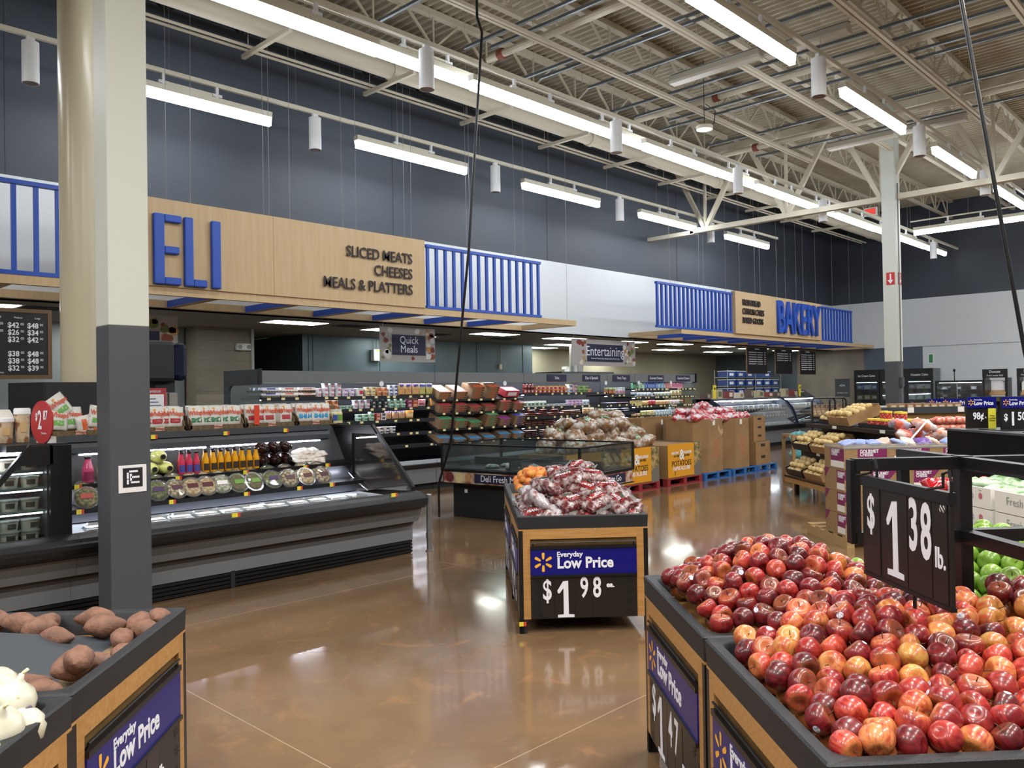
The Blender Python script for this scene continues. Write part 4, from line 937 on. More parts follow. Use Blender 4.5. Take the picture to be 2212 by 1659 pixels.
for k, (p, spots, wds) in enumerate(((J1, ((3.24, .0), (3.385, 0), (3.32, .115)), 'pale lime jug lying with black cap outward'), (J2, ((4.41, 0), (4.545, 0), (4.68, 0), (4.41, .125), (4.545, .125), (4.68, .125)), 'dark brown jug lying with black cap outward'))):
    for i, (x, dz) in enumerate(spots):
        o = p if i == 0 else copy_tree(p); o.location = (x, 7.99, 1.008+dz); o['group'] = ('lime jugs', 'dark jugs')[k]
        o['label'] = '%s, %s' % (wds, ('left of lower pair', 'right of lower pair', 'on top of the pair')[i] if k == 0 else '%s tier, %s' % (('lower', 'upper')[i//3], ('left', 'middle', 'right')[i % 3]))
for i in range(11):
    q = memo(('deli_pouch', i % 4), lambda: pillow(.19, .15, .045, 30+i % 4, .25)[0].mesh('deli_pouch', mat('deli_pouch', '#e6e2dc', .25, col2='#c8a890', scale=9, lo=.55, hi=.75), True))
    put('deli_pouch', q, 'crumpled white deli pouch piled right of the dark jugs, %s laid' % nth(i), 'pouch', (4.83+.085*(i % 4)+.04*(i//4), 7.93+.04*(i//4), .975+.042*(i//4)+.008*(i % 2)), (.35+rnd.uniform(-.2, .2), rnd.uniform(-.2, .2), rnd.uniform(-.5, .5)), 'white deli pouches')
FOODS = ('#7c8c4a', '#a8744a', '#7a4038', '#5f7a3a', '#6a8038', '#8a7a3c', '#b89a5a', '#c0a070', '#9a5a4a')
def bowl_proto(food, food2, lab):
    t = thing('salad_bowl', '', 'salad bowl')
    MB().lathe([(.058, 0), (.075, .03), (.093, .034), (.093, .04)], 20).build('base', clear('bowl_clear', '#f2f6f4', .08, .10, .08), t, smooth=SM)
    MB().lathe([(.0, .012), (.068, .012), (.084, .038), (.06, .056), (.0, .062)], 20).build('salad', mat('salad_'+food.strip('#'), food, .6, col2=food2, scale=38, lo=.4, hi=.6, bump=.6, bscale=60), t, smooth=True)
    MB().lathe([(.097, .04), (.097, .046), (.09, .048), (.075, .062), (.0, .066)], 20).build('lid', clear('lid_clear', '#ffffff', .05, .06, .08), t, smooth=SM)
    MB().box(-.045, -.018, .0665, .045, .022, .0675).build('label', c_(lab, .4), t); return t
protos = [bowl_proto(*a) for a in (('#5d6b35', '#b8a878', '#c85a50'), ('#b8955a', '#e6d6b0', '#5a2a34'), ('#8f9a5c', '#e4e4d8', '#efe9ee'), ('#4f6a2c', '#8a6a4a', '#6a9a3c'), ('#8a8a48', '#3c5a24', '#4a3060'), ('#7a5a3a', '#d8cfa8', '#54323e'))]
bx = [2.58, 2.78, 3.2, 3.37, 3.53, 3.68, 3.83, 4.0, 4.17, 4.38, 4.58, 4.78, 4.98]; use = [0, 0, 4, 5, 1, 1, 2, 3, 3, 4, 5, 1, 5]; seen = set()
BN = ('green salad with red label', 'salad with purple label on green mix', 'white lidded salad', 'leafy salad with lime label', 'salad with violet label', 'dark mixed salad')
for r in range(2):
    for i, x in enumerate(bx):
        p = protos[use[i]]; o = p if use[i] not in seen else copy_tree(p); seen.add(use[i])
        o.location = (x+.04*r, 7.70+.14*r, .80+.045*r); o.rotation_euler = (1.0+rnd.uniform(-.08, .08), 0, rnd.uniform(-.15, .15)); o['group'] = 'round salad bowls'; o.scale = (1.13,)*3
        o['label'] = 'round clear salad bowl propped on lower deli shelf, %s row, %s from left' % (('front', 'back')[r], nth(i))
TRAYM = memo('flat_tray', lambda: packm('#cfd4d6', '#e8e4dc', .2, .15, .035)[0])
for i in range(22):
    x = 2.5+.235*(i % 12)+.1*(i//12); y = 7.2+.19*(i//12)
    t3 = thing('meat_tray', 'flat clear deli tray in the cooler well, %s row, %s from left' % (('front', 'back')[i//12], nth(i % 12)), 'food tray', (x, y, .588), rnd.uniform(-.25, .25), 'flat trays in the well')
    child('base', memo('tr_base', lambda: MB().hexa([(-.08, -.055, 0), (.08, -.055, 0), (.08, .055, 0), (-.08, .055, 0), (-.1, -.075, .03), (.1, -.075, .03), (.1, .075, .03), (-.1, .075, .03)]).mesh('base', clear('tray_clear', '#f4f8f8', .3, .14, .08))), t3)
    child('filling', memo('tr_fill%d' % (i % 2), lambda: MB().ball((0, 0, .02), .07, .045, .016, 10, 6).mesh('filling', mat('fill%d' % (i % 2), ('#b8805a', '#c9b8a8')[i % 2], .6, col2=('#d8c0a8', '#8a6a58')[i % 2], scale=30), True)), t3)
    child('lid', memo('tr_lid', lambda: MB().hexa([(-.1, -.075, .031), (.1, -.075, .031), (.1, .075, .031), (-.1, .075, .031), (-.085, -.06, .045), (.085, -.06, .045), (.085, .06, .045), (-.085, .06, .045)]).mesh('lid', clear('tray_clear', '#f4f8f8', .3, .14, .08))), t3)
# --- wicker baskets with snack pouches along the top
WICK = mat('woven_wicker', '#7d6846', .7, col2='#56442c', scale=18, stretch=(2.2, 2.2, 9), lo=.42, hi=.58, bump=.5, bscale=40)
WICKD = mat('woven_wicker_dark', '#4a362a', .75, col2='#35261d', scale=18, stretch=(2.2, 2.2, 9), bump=.5, bscale=40)
WRED = mat('pouch_red_print', '#d0502c', .45); PWHITE = mat('pouch_white', '#dad8d2', .3, col2='#c4c2bc', scale=6)
def basket(x, y, wd, label, mt=WICK, h=.16, plate=True, z=1.347):
    t = thing('wicker_basket', label, 'basket', (x, y, z), group='wicker baskets on the cooler')
    d = .26; q = MB(); f = .05
    q.box(-wd/2, -d/2, 0, wd/2, d/2, .012); q.box(-wd/2, -d/2, .012, wd/2, -d/2+.015, f); q.box(-wd/2, d/2-.015, .012, wd/2, d/2, h)
    for sx in (-1, 1):
        x0 = sx*wd/2; pts = [(x0, -d/2, .012), (x0, d/2, .012), (x0, d/2, h)] + [(x0, -d/2+.2-.2*math.sin(a), h-(h-f)*(1-math.cos(a))) for a in (0, .4, .8, 1.2, 1.57)]
        q.prism(pts, (-sx*.012, 0, 0))
    q.build('weave', mt, t)
    if plate:
        MB().box(-.045, -d/2-.004, .012, .045, -d/2, .05).build('brand_card', mat('card_tan', '#d3b8a0', .6), t); text('Whisps', (0, -d/2-.005, .031), t, mat('whisp_dark', '#8a2f28', .5), .034, bold=.001)
    return t
PK = {}
def snack(kind, lab, x, y, z, label, rz=0, lean=-.12, roll=0, print_=None):
    key = kind
    if key not in PK:
        t = thing('snack_pouch', '', 'snack pouch'); q, s = pillow(.15, .19, .045, len(PK)+60, .16, 10, 10); P = patch(s, -.62, .55, -.55, -.1, .0015, 5)
        q, zm = stand(q); q.build('pouch', PWHITE if kind != 'silver' else mat('pouch_silver', '#a9a49c', .25), t, smooth=True)
        if lab: P.v = [(a, -c, b-zm) for a, b, c in P.v]; P.build('flavour_label', c_(lab, .45), t, smooth=True)
        text('Whisps', (0, -.026, .128), t, WRED, .056, sx=.85, bold=.0014); MB().cyl((-.02, -.016, .165), (-.02, -.019, .165), .012, n=12).build('seal', mat('pouch_gold', '#d8a045', .5), t)
        PK[key] = t; o = t
    else: o = copy_tree(PK[key])
    o.location = (x, y, z+.012); o.scale = (1.16,)*3; o.rotation_euler = (lean, roll, rz); o['label'] = label; o['group'] = 'white snack pouches'
for b, (x, wd, kind, lab, nm) in enumerate(((3.43, .52, 'red', '#a92f3a', 'red label'), (4.04, .58, 'green', '#2c7048', 'green label'), (4.66, .58, 'mixed', '#a92f3a', 'dark red label'), (5.22, .46, 'blue', '#2f8fc0', 'blue label'))):
    basket(x, 8.28, wd, 'wicker basket on the cooler top, %s, holding pouches with %s' % (('first after the pillar', 'second', 'third', 'right end')[b], nm))
    n = int(wd/.1)
    for r in range(2):
        for i in range(n):
            k = kind if not (kind == 'mixed' and i == 3 and r == 0) else 'silver'
            snack(k, lab if k != 'silver' else None, x-wd/2+.085+i*(wd-.17)/(n-1), 8.2+.085*r+.01*(i % 2), 1.362+.006*r, 'white snack pouch with %s, %s row of its basket, %s from left' % (nm, ('front', 'back')[r], nth(i)), rnd.uniform(-.15, .15), -.12, rnd.uniform(-.05, .05))
o = MB().box(0, 0, 0, .06, .006, .21).build('peel_strip', mat('promo_red', '#d8452f', .4), None, loc=(4.44, 8.13, 1.38)); tag(o, 'narrow bright red promotional strip standing among the dark red label pouches', 'card')
basket(2.7, 8.28, .5, 'wicker basket left of the pillar with tumbled orange and white pouches')
for i, (x, z, ro, rz) in enumerate(((2.52, 1.36, .1, 0), (2.62, 1.50, -.6, .2), (2.68, 1.40, 1.4, .1), (2.78, 1.38, 1.2, -.3), (2.86, 1.37, .2, 0), (2.66, 1.365, 0, 0))):
    snack('orange' if i in (2, 3) else 'leaf', '#d8622c' if i in (2, 3) else '#6aa850', x, 8.22+.03*(i % 2), z+.02, 'tumbled snack pouch in the basket left of the pillar, %s' % ('upright at left', 'tilted on top', 'orange one lying in front', 'orange one lying at right', 'upright at right', 'upright in the middle')[i], rz, -.15, ro)
for i, (x, wd) in enumerate(((3.6, .62), (4.3, .6), (4.95, .58))):
    basket(x, 8.72, wd, 'dark wicker basket in the back row on the cooler, %s' % ('left', 'middle', 'right')[i], WICKD, .2, False)
    for k in range(5):
        put('crisp_bag', memo(('crisp', (i+k) % 4), lambda: pouch(('#d8d4cc', '#5a9a4a', '#3a4a94', '#b8a8d0')[(i+k) % 4], ('#c84a3a', '#3a7a3a', '#c8c8e0', '#6a9a5a')[(i+k) % 4], .13, .2, .05, 80+k)[0]), 'snack bag poking from the %s dark back-row basket, %s from left' % (('left', 'middle', 'right')[i], nth(k)), 'bag', (x-wd/2+.1+k*.11, 8.72, 1.362), (0, rnd.uniform(-.15, .15), 0), 'bags in the dark baskets')
# carton with plum panel and wicker print at the right end of the top, tubs of dip behind it
t = thing('display_carton', 'display carton with plum panel and wicker print at the right end of the cooler top', 'display box', (5.3, 8.55, 1.347))
MB().box(.06, -.1, 0, .4, .12, .22).build('printed_box', WICK, t, bevel=.02); MB().box(-.02, -.115, .02, .055, -.105, .21).build('side_flap', mat('carton_grey', '#b8b0ac', .6), t); MB().box(-.018, -.118, .11, .05, -.1155, .205).build('plum_panel', c_('#5c1a4c', .5), t)
for i in range(4): put('dip_jar', jar('#ded8a8', '#cfd4c8', ('#2a2a30', '#3a54a0', '#3a54a0', '#6a9a3c')[i], .055, .17)[0], 'squat cream dip jar at the right end of the cooler top, %s from left' % nth(i), 'jar', (5.42+.085*i, 8.30+.03*(i % 2)+.05, 1.347), 0, 'dip jars')
for i in range(5): put('film_bag', memo('filmbag%d' % (i % 2), lambda: pouch('#c8ccc4', '#a8b8a0', .16, .22, .06, 90+i % 2)[0]), 'pale clear bag standing behind the plum carton, %s from left' % nth(i), 'bag', (5.05+.14*i, 8.88, 1.347), (0, rnd.uniform(-.2, .2), 0), 'pale bags behind the carton')
MB().box(3.2, 1.56, 1.30, W+.3, 3.2, 1.347).build('top_deck', BLKM, bpy.data.objects['island_cooler'])
# screens, poster and gear standing on the cooler
t = thing('privacy_panel', 'black folded panel standing behind the basket left of the pillar', 'panel', (2.62, 9.35-.5, 1.348))
MB().box(0, 0, 0, .75, .02, .51).build('front_leaf', BLKM, t); q = MB(); q.hexa([(0, 0, 0), (-.02, .02, 0), (-.22, .42, 0), (-.2, .42, 0), (0, 0, .51), (-.02, .02, .51), (-.22, .42, .51), (-.2, .42, .51)]); q.build('side_leaf', BLKM, t)
t = thing('deli_screen', 'black rounded equipment housing on a bracket right of the near pillar', 'screen', (4.02, 9.3, 1.3))
MB().box(-.32, -.16, .56, .02, .2, 1.03).build('housing', BLKM, t, bevel=.05); MB().box(-.0, -.15, .58, .17, .19, 1.01).build('glossy_face', mat('glossy_navy', '#10182c', .12), t, bevel=.06)
MB().cyl((-.08, .05, 0), (-.08, .05, .58), .03, n=12).build('post', BLK, t); MB().box(-.17, -.05, .45, .05, .12, .58).build('bracket', BLKM, t); MB().cbox((.03, -.03, .36), .1, .05, .16).build('card_reader', mat('reader_grey', '#8b8a84', .5), t, bevel=.01)
t = thing('notice_poster', 'white notice with red border on a stand behind the near pillar', 'poster', (3.75, 9.2, 1.347))
MB().box(-.16, 0, 0, .2, .012, .45).build('board', mat('notice_red', '#a83a40', .6), t); MB().box(-.13, -.003, .03, .17, 0, .38).build('paper', WHITE, t); text('Attention', (.04, -.002, .415), t, WHT, .05)
q = MB()
for k in range(6): q.box(-.1, -.005, .14+k*.037, .14-.03*(k % 3), -.003, .15+k*.037)
q.build('printed_lines', c_('#4a5a80'), t); MB().prism([(.0, -.005, .05), (.09, -.005, .05), (.045, -.005, .12)], (0, .002, 0)).build('warning_mark', TAGY, t)
# end-cap top: big tubs and the round red price sign
for i, (x, r, h) in enumerate(((1.60, .085, .26), (1.86, .06, .2), (1.98, .055, .27))):
    t = thing('soup_tub', ('large white lidded tub with food print at the left edge', 'smaller white lidded tub behind the red sign', 'tall white lidded tub just behind the red sign')[i], 'tub', (x, 7.06+.22*(i > 0), 1.352), group='white tubs on the end cooler')
    MB().lathe([(r*.85, 0), (r, h*.84)], 20).build('body', mat('tub_print', '#c8b494', .4, col2='#8a5a3c', scale=14, lo=.5, hi=.6), t, smooth=SM); MB().lathe([(r*1.08, h*.82), (r*1.08, h*.96), (r*.95, h), (0, h)], 20).build('lid', WHITE, t, smooth=SM)
    MB().box(-r*.5, -r*.99, h*.3, r*.3, -r*.93, h*.6).build('label', c_('#cfae78'), t)
t = thing('round_price_sign', 'round red price sign reading $2.87 on the end cooler top', 'sign', (2.03, 6.98, 1.352), -1.4)
MB().cyl((0, 0, .16), (0, .01, .16), .165, n=36).build('disc', mat('price_red', '#b23136', .5), t, smooth=SM); MB().box(-.1, .01, 0, .1, .06, .05).build('foot', CARDW, t)
text('$', (-.07, -.003, .20), t, WHT, .08, sx=.7, bold=.002); text('2', (-.02, -.003, .17), t, WHT, .2, sx=.6, bold=.004); text('87', (.065, -.003, .21), t, WHT, .1, sx=.65, bold=.002); text('That low.', (.04, -.003, .075), t, WHT, .022)
t = thing('white_carton', 'white folded carton lying open behind the red sign', 'carton', (1.8, 7.3, 1.352)); MB().box(-.1, 0, 0, .1, .12, .2).build('box', CARDW, t); MB().prism([(-.13, 0, .2), (.13, 0, .2), (.1, 0, .26), (-.1, 0, .26)], (0, .12, 0)).build('flap', CARDW, t)
# ================================================================== GLASS DELI ISLAND
t = thing('deli_island', 'black glass-walled deli island case with food picture band around it', 'display case', (7.68, 6.26, 0), math.radians(7))
IW, IL = 1.36, 2.25
q = MB(); q.box(.12, .12, .0, IW-.12, IL-.12, .46)
for k in range(6):
    q.box(.112, .35, .06+k*.06, .12, 1.2, .085+k*.06); q.box(.25, .112, .06+k*.06, 1.0, .12, .085+k*.06)
q.build('base', BLKM, t)
MB().cbox((.115, 1.9, .36), .004, .05, .05).build('rating_label', WHT, t)
q = MB(); q.box(0, 0, .46, IW, IL, .47); q.box(0, 0, .63, IW, IL, .66); q.box(.02, .02, .47, IW-.02, IL-.02, .63); q.build('tub_shell', BLK, t)
PIC = mat('deli_picture', '#cdbfa8', .4, col2='#8a4a3a', scale=6, lo=.42, hi=.6)
MB().box(.012, .04, .475, .02, IL-.04, .627).build('picture_band', PIC, t); MB().box(.04, .012, .475, IW-.04, .02, .627).build('picture_band', PIC, t)
for nm, cols in (('salami', '#6e2c2e'), ('cheese_slice', '#d8c48e'), ('bread', '#b88a5a')):
    q = MB()
    for (yy, zz, r) in {'salami': ((2.1, .55, .07), (1.02, .56, .05), (.3, .54, .06)), 'cheese_slice': ((1.93, .55, .07), (.75, .55, .06)), 'bread': ((1.78, .56, .05), (.5, .55, .07))}[nm]:
        q.cyl((.011, yy, zz), (.0105, yy, zz), r, n=18)
    q.build('printed_'+nm, c_(cols, .5), t)
MB().box(.006, .66, .49, .010, 1.66, .61).build('name_plate', NAVY, t); text('Deli Fresh Meat &', (.004, 1.16, .55), t, WHT, .12, r=(0, -1, 0), sx=.9)
MB().box(.35, .006, .49, 1.12, .010, .61).build('name_plate', NAVY, t); text('Ready to Go', (.74, .004, .55), t, WHT, .115, sx=.9)
MB().box(.06, .06, .66, IW-.06, IL-.06, .67).build('case_floor', mat('island_floor', '#3c4348', .4), t)
q = MB()
for (x, y) in ((.015, .015), (IW-.015, .015), (IW-.015, IL-.015), (.015, IL-.015)): q.box(x-.015, y-.015, .66, x+.015, y+.015, .985)
for z in (.985,):
    q.box(0, 0, z, IW, .025, z+.02); q.box(0, IL-.025, z, IW, IL, z+.02); q.box(0, .025, z, .025, IL-.025, z+.02); q.box(IW-.025, .025, z, IW, IL-.025, z+.02)
q.build('top_frame', BLK, t)
for a in ((.03, .01, IW-.03, .016), (.03, IL-.016, IW-.03, IL-.01), (.01, .03, .016, IL-.03), (IW-.016, .03, IW-.01, IL-.03)): MB().box(a[0], a[1], .66, a[2], a[3], .985).build('glass_pane', GLASS, t)
q = MB(); q.box(.06, 1.1, .67, IW-.06, 1.12, .78); q.box(.66, .06, .67, .68, IL-.06, .78); q.build('divider', mat('divider_dark', '#22282d', .4), t)
for i in range(11):
    a, b = .25+.3*(i % 3)+rnd.uniform(-.05, .05), .3+.42*(i//3)+rnd.uniform(-.1, .1); p = t.matrix_basis @ V3(a, b, .672)
    p = V3(7.68+a*math.cos(math.radians(7))-b*math.sin(math.radians(7)), 6.26+a*math.sin(math.radians(7))+b*math.cos(math.radians(7)), .672)
    put('deli_pack', memo('dpack%d' % (i % 3), lambda: pillow(.2, .16, .05, 120+i % 3, .3)[0].mesh('deli_pack', mat('dpack', '#b8c0bc', .2, col2='#5a6664', scale=14), True)), 'crumpled clear pack on the floor of the glass island, %s from the front corner' % nth(i), 'food pack', p+V3(0, 0, .025), (0, 0, rnd.uniform(0, 3)), 'packs in the glass island')
o = MB().cyl((0, 0, 0), (0, 0, .60), .031, n=20); t = thing('bollard_post', 'short steel bollard post at the right end of the long cooler', 'bollard', (5.71, 6.75, 0))
o.build('post', SILVER, t, smooth=SM); MB().cyl((0, 0, .14), (0, 0, .2), .037, n=20).build('clamp', SILVER, t, smooth=SM); MB().ball((0, 0, .60), .031, .031, .012).build('cap', SILVER, t, smooth=True); MB().cyl((0, 0, 0), (0, 0, .012), .045, n=20).build('base', SILVER, t)

# ================================================================== PALLET LINE
def pallet(x0, y0, wd, dp, mt, label, grp):
    t = thing('pallet', label, 'pallet', (x0, y0, 0), group=grp)
    for k in range(6): MB().box(0, k*(dp-.1)/5, .112, wd, k*(dp-.1)/5+.1, .13).build('deck_board', mt, t)
    for x in (0, wd/2-.05, wd-.1):
        for y in (0, dp/2-.05, dp-.1): MB().box(x, y, .018, x+.1, y+.1, .112).build('block', mt, t)
    for y in (0, dp/2-.05, dp-.1): MB().box(0, y, 0, wd, y+.1, .018).build('bottom_board', mt, t)
    return t
RP = mat('pallet_red', '#8a1f26', .7); BP_ = mat('pallet_blue', '#1f5fa0', .7)
for i, x in enumerate((9.35, 10.72, 12.1)): pallet(x, 7.92, 1.15, 1.0, RP, 'red pallet under the %s yellow potato bin' % ('hidden left', 'middle', 'right-hand')[i], 'red pallets')
for i, x in enumerate((13.3, 14.35, 15.35)): pallet(x, 7.9, .98 if i < 2 else .85, 1.05, BP_, 'blue pallet under the %s' % ('left tall cardboard bin', 'right tall cardboard bin', 'stacked crates')[i], 'blue pallets')
for i, x in enumerate((13.35, 14.4)): pallet(x, 9.1, .98, 1.0, BP_, 'blue pallet under the rear cardboard bin, %s one' % ('left', 'right')[i], 'blue pallets')
YW = mat('potato_yellow', '#dd9a1e', .45); DKP = mat('poster_dark', '#3a2e16', .5)
for i, x in enumerate((9.4, 10.77, 12.13)):
    t = thing('potato_bin', 'yellow printed potato bin, %s of the row' % ('left end, mostly behind the glass island', 'middle one heaped with bags', 'right end beside cardboard bin')[i], 'produce bin', (x, 7.93, .131), group='yellow potato bins')
    wd, dp, h = 1.08, .98, .60
    q = MB(); q.box(0, 0, 0, wd, dp, h-.02); q.build('box', CARD, t)
    MB().box(-.004, -.012, .02, wd*.78, -.002, h).build('yellow_wrap', YW, t)
    q = MB(); q.prism([(wd*.78, -.002, .0), (wd+.004, -.002, .0), (wd+.004, -.002, h*.45), (wd*.83, -.002, h*.36), (wd*.78, -.002, h*.2)], (0, -.008, 0)); q.build('grey_corner', c_('#6f6a62', .5), t)
    MB().box(wd*.78, -.008, h*.3, wd+.004, -.001, h).build('potato_picture', mat('potato_photo', '#b89a68', .5, col2='#5d5a2c', scale=11, lo=.4, hi=.6), t)
    MB().box(wd, 0, 0, wd+.004, dp, h).build('side_wrap', c_('#6f6a62', .5), t)
    for s, z, sz, m2, sx in (('HEALTHY      WHOLESOME', .44, .06, WHT, .9), ('FAT FREE    GLUTEN FREE', .385, .05, DKP, .9), ('POTATOES', .25, .135, DKP, .95), ('HAVE ALLURE', .165, .1, WHT, .9)):
        text(s, (wd*.40, -.0135, z), t, m2, sz, sx=sx, bold=.002)
    text('&', (wd*.40, -.0145, .4), t, WHT, .25, bold=.004); text('!', (wd*.2, -.0135, .085), t, DKP, .1, bold=.004)
def octbin(x, y, wd, dp, h, label, z=.131, marks=True, rip=False):
    t = thing('cardboard_bin', label, 'produce bin', (x, y, z), group='tall cardboard bins'); c = .2
    pts = [(c, 0, 0), (wd-c, 0, 0), (wd, c, 0), (wd, dp-c, 0), (wd-c, dp, 0), (c, dp, 0), (0, dp-c, 0), (0, c, 0)]
    q = MB(); n = 8; P2 = [(a+(wd/2-a)*.03, b+(dp/2-b)*.03, 0) for a, b, _ in pts]
    vs = [(a, b, 0) for a, b, _ in pts]+[(a, b, h) for a, b, _ in pts]+[(a, b, h) for a, b, _ in P2]+[(a, b, h-.08) for a, b, _ in P2]
    fs = []
    for r in range(3): fs += [(r*n+i, r*n+(i+1) % n, (r+1)*n+(i+1) % n, (r+1)*n+i) for i in range(n)]
    q.add(vs, fs+[tuple(range(3*n, 4*n)), tuple(range(n-1, -1, -1))]); q.build('box', CARD, t)
    if marks:
        q = MB()
        for k in range(7): q.box(wd*.55-.12+.02*(k % 3), -.002, .28+k*.05, wd*.55+.1-.03*(k % 2), -.001, .298+k*.05)
        q.build('printed_notice', c_('#b5603c', .7), t)
    MB().box(wd*.4, -.002, h-.12, wd*.4+.09, -.001, h-.02).build('sticker', CARDW, t)
    if rip: MB().add([(wd*.62, -.003, h-.1), (wd*.7, -.003, h-.22), (wd*.8, -.003, h-.2), (wd*.8, -.003, h-.28), (wd*.72, -.003, h-.32), (wd*.6, -.003, h-.2)], [(5, 4, 3, 2, 1, 0)]).build('torn_patch', c_('#c09a72', .8), t)
    return t
octbin(13.32, 7.95, .94, .98, 1.0, 'tall cardboard bin with torn front under the red bags, left one', rip=True)
octbin(14.36, 7.95, .94, .98, .98, 'tall cardboard bin right beside the crate stack')
octbin(13.35, 9.12, .98, .95, .99, 'rear cardboard bin rising behind the right-hand yellow potato bin', marks=False)
octbin(14.4, 9.12, .98, .95, .99, 'rear cardboard bin behind the red bags', marks=False)
def crate(x, y, z, wd, dp, h, label, rz=0):
    t = thing('carton_crate', label, 'crate', (x, y, z), rz, 'stacked carton crates')
    q = MB(); q.box(0, 0, 0, wd, .012, h); q.box(0, dp-.012, 0, wd, dp, h); q.box(0, .012, 0, .012, dp-.012, h); q.box(wd-.012, .012, 0, wd, dp-.012, h); q.box(.012, .012, 0, wd-.012, dp-.012, h*.6); q.build('box', CARD, t)
    MB().box(wd*.35, -.002, h*.55, wd*.65, -.0005, h*.8).build('hand_hole', c_('#2a2018', .8), t)
    MB().box(-.002, dp*.35, h*.55, -.0005, dp*.65, h*.8).build('hand_hole', c_('#2a2018', .8), t)
    MB().box(.03, .03, h*.6, wd-.03, dp-.03, h*.85).build('packing', mat('straw_fill', '#b89a5e', .9, col2='#8a7444', scale=20), t)
z = .131
for i in range(2): crate(15.38, 7.95, z, .62, .5, .235, 'wide carton crate at the foot of the crate stack, %s one' % ('lower', 'upper')[i]); z += .237
for i in range(3): crate(15.40, 8.0, z, .5, .42, .17, 'narrow carton crate on the stack, %s of three' % ('lowest', 'middle', 'top')[i]); z += .172
crate(15.42, 8.55, .131, .5, .45, .95, 'tall tan carton behind the crate stack')
# bags of brown potatoes heaped over the yellow bins, red and white bags over the cardboard
PB = mat('potato_bag_glare', '#8a6644', .16, col2='#c9c6bf', scale=9, lo=.45, hi=.62, bump=.5, bscale=14, coat=.6)  # brown potatoes, with whitish glare of the plastic painted into the colour
def bagmesh(key, mt, wd, ln, th, lab=None, n=4, lump=.3):
    def f(i):
        q, s = pillow(wd, ln, th, hash(key) % 97+i*7, lump, 14, 12, .3)
        if lab:
            p = patch(s, -.5, .35, -.45, .35, .002, 6); q.k = 1; q.add(p.v, p.f)
        return q.mesh('bag', [mt]+([lab] if lab else []), True)
    return [memo((key, i), lambda i=i: f(i)) for i in range(n)]
import zlib
_h = {'potato': 11, 'potato2': 23, 'redwhite': 37, 'nut': 53, 'clear': 71}
hash = lambda s: _h.get(s, zlib.crc32(str(s).encode()) % 97)
PBM = bagmesh('potato', PB, .42, .34, .24, None) + bagmesh('potato2', PB, .42, .34, .24, mat('potato_bag_green', '#8fc4a4', .25), 2)
i = 0
for L, (z, xs, ys) in enumerate(((.80, (9.75, 10.15, 10.55, 10.98, 11.38, 11.72), (8.15, 8.6)), (.96, (10.05, 10.45, 10.88, 11.3, 11.6), (8.25, 8.6)), (1.12, (10.3, 10.75, 11.15), (8.3, 8.6)), (1.25, (10.9, 11.2), (8.42,)))):
    for y in ys:
        for x in xs:
            put('potato_bag', PBM[i % 6], 'clear bag of brown potatoes in the heap, %s layer, %s laid' % (NTH[L], nth(i)), 'bag of potatoes', (x+rnd.uniform(-.04, .04), y+rnd.uniform(-.05, .05), z+rnd.uniform(-.02, .03)), (rnd.uniform(-.35, .35), rnd.uniform(-.35, .35), rnd.uniform(0, 3.1)), 'bags of potatoes on the yellow bins'); i += 1
RW = mat('red_white_bag', '#c43a44', .2, col2='#d8d4da', scale=12, lo=.44, hi=.56, bump=.4, bscale=20, coat=.4)
RWM = bagmesh('redwhite', RW, .3, .24, .15)
i = 0
for L, (z, xs, ys) in enumerate(((1.13, (13.42, 13.66, 13.9, 14.14, 14.42, 14.68, 14.95, 15.15), (8.12, 8.5)), (1.24, (13.6, 13.85, 14.1, 14.4, 14.7, 14.95), (8.3, 8.55)), (1.34, (13.95, 14.2), (8.4,)))):
    for y in ys:
        for x in xs:
            put('red_bag', RWM[i % 4], 'red and white bag heaped over the cardboard bins, %s layer, %s laid' % (NTH[L], nth(i)), 'bag', (x+rnd.uniform(-.03, .03), y+rnd.uniform(-.04, .04), z+rnd.uniform(-.01, .02)), (rnd.uniform(-.3, .3), rnd.uniform(-.3, .3), rnd.uniform(0, 3.1)), 'red bags on the cardboard bins'); i += 1
# ================================================================== PRODUCE BINS
def spark(parent, P, s, mt=YEL, name='spark_logo'):
    """six-petal mark; P maps (across, up, out) to the parent's space"""
    q = MB()
    for k in range(6):
        a = PI/2+k*PI/3; u = (math.cos(a), math.sin(a)); n = (-u[1], u[0]); r0, r1, w0, w1 = .3*s, .95*s, .11*s, .15*s
        pts = []
        for r, w in ((r0, w0*.6), (r0+.1*s, w0), (r1-.1*s, w1), (r1, w1*.6)): pts.append((u[0]*r+n[0]*w, u[1]*r+n[1]*w))
        for r, w in ((r1, -w1*.6), (r1-.1*s, -w1), (r0+.1*s, -w0), (r0, -w0*.6)): pts.append((u[0]*r+n[0]*w, u[1]*r+n[1]*w))
        q.add([P(x, y, 0) for x, y in pts], [tuple(range(8))[::-1]])
    return q.build(name, mt, parent)
ONE = [(.02, .0), (.98, .0), (.98, .075), (.66, .085), (.64, 1.0), (.34, .985), (.0, .73), (.04, .66), (.14, .66), (.36, .80), (.36, .085), (.02, .075)]
def digit_one(P, wd, h, mt, parent):
    q = MB(); q.prism([P((x-.5)*wd, (z-.5)*h, 0) for x, z in ONE], Vec(P(0, 0, .0012))-Vec(P(0, 0, 0))); return q.build('lettering', mt, parent)
SPOTS = mat('sign_holes', '#050505', .8)
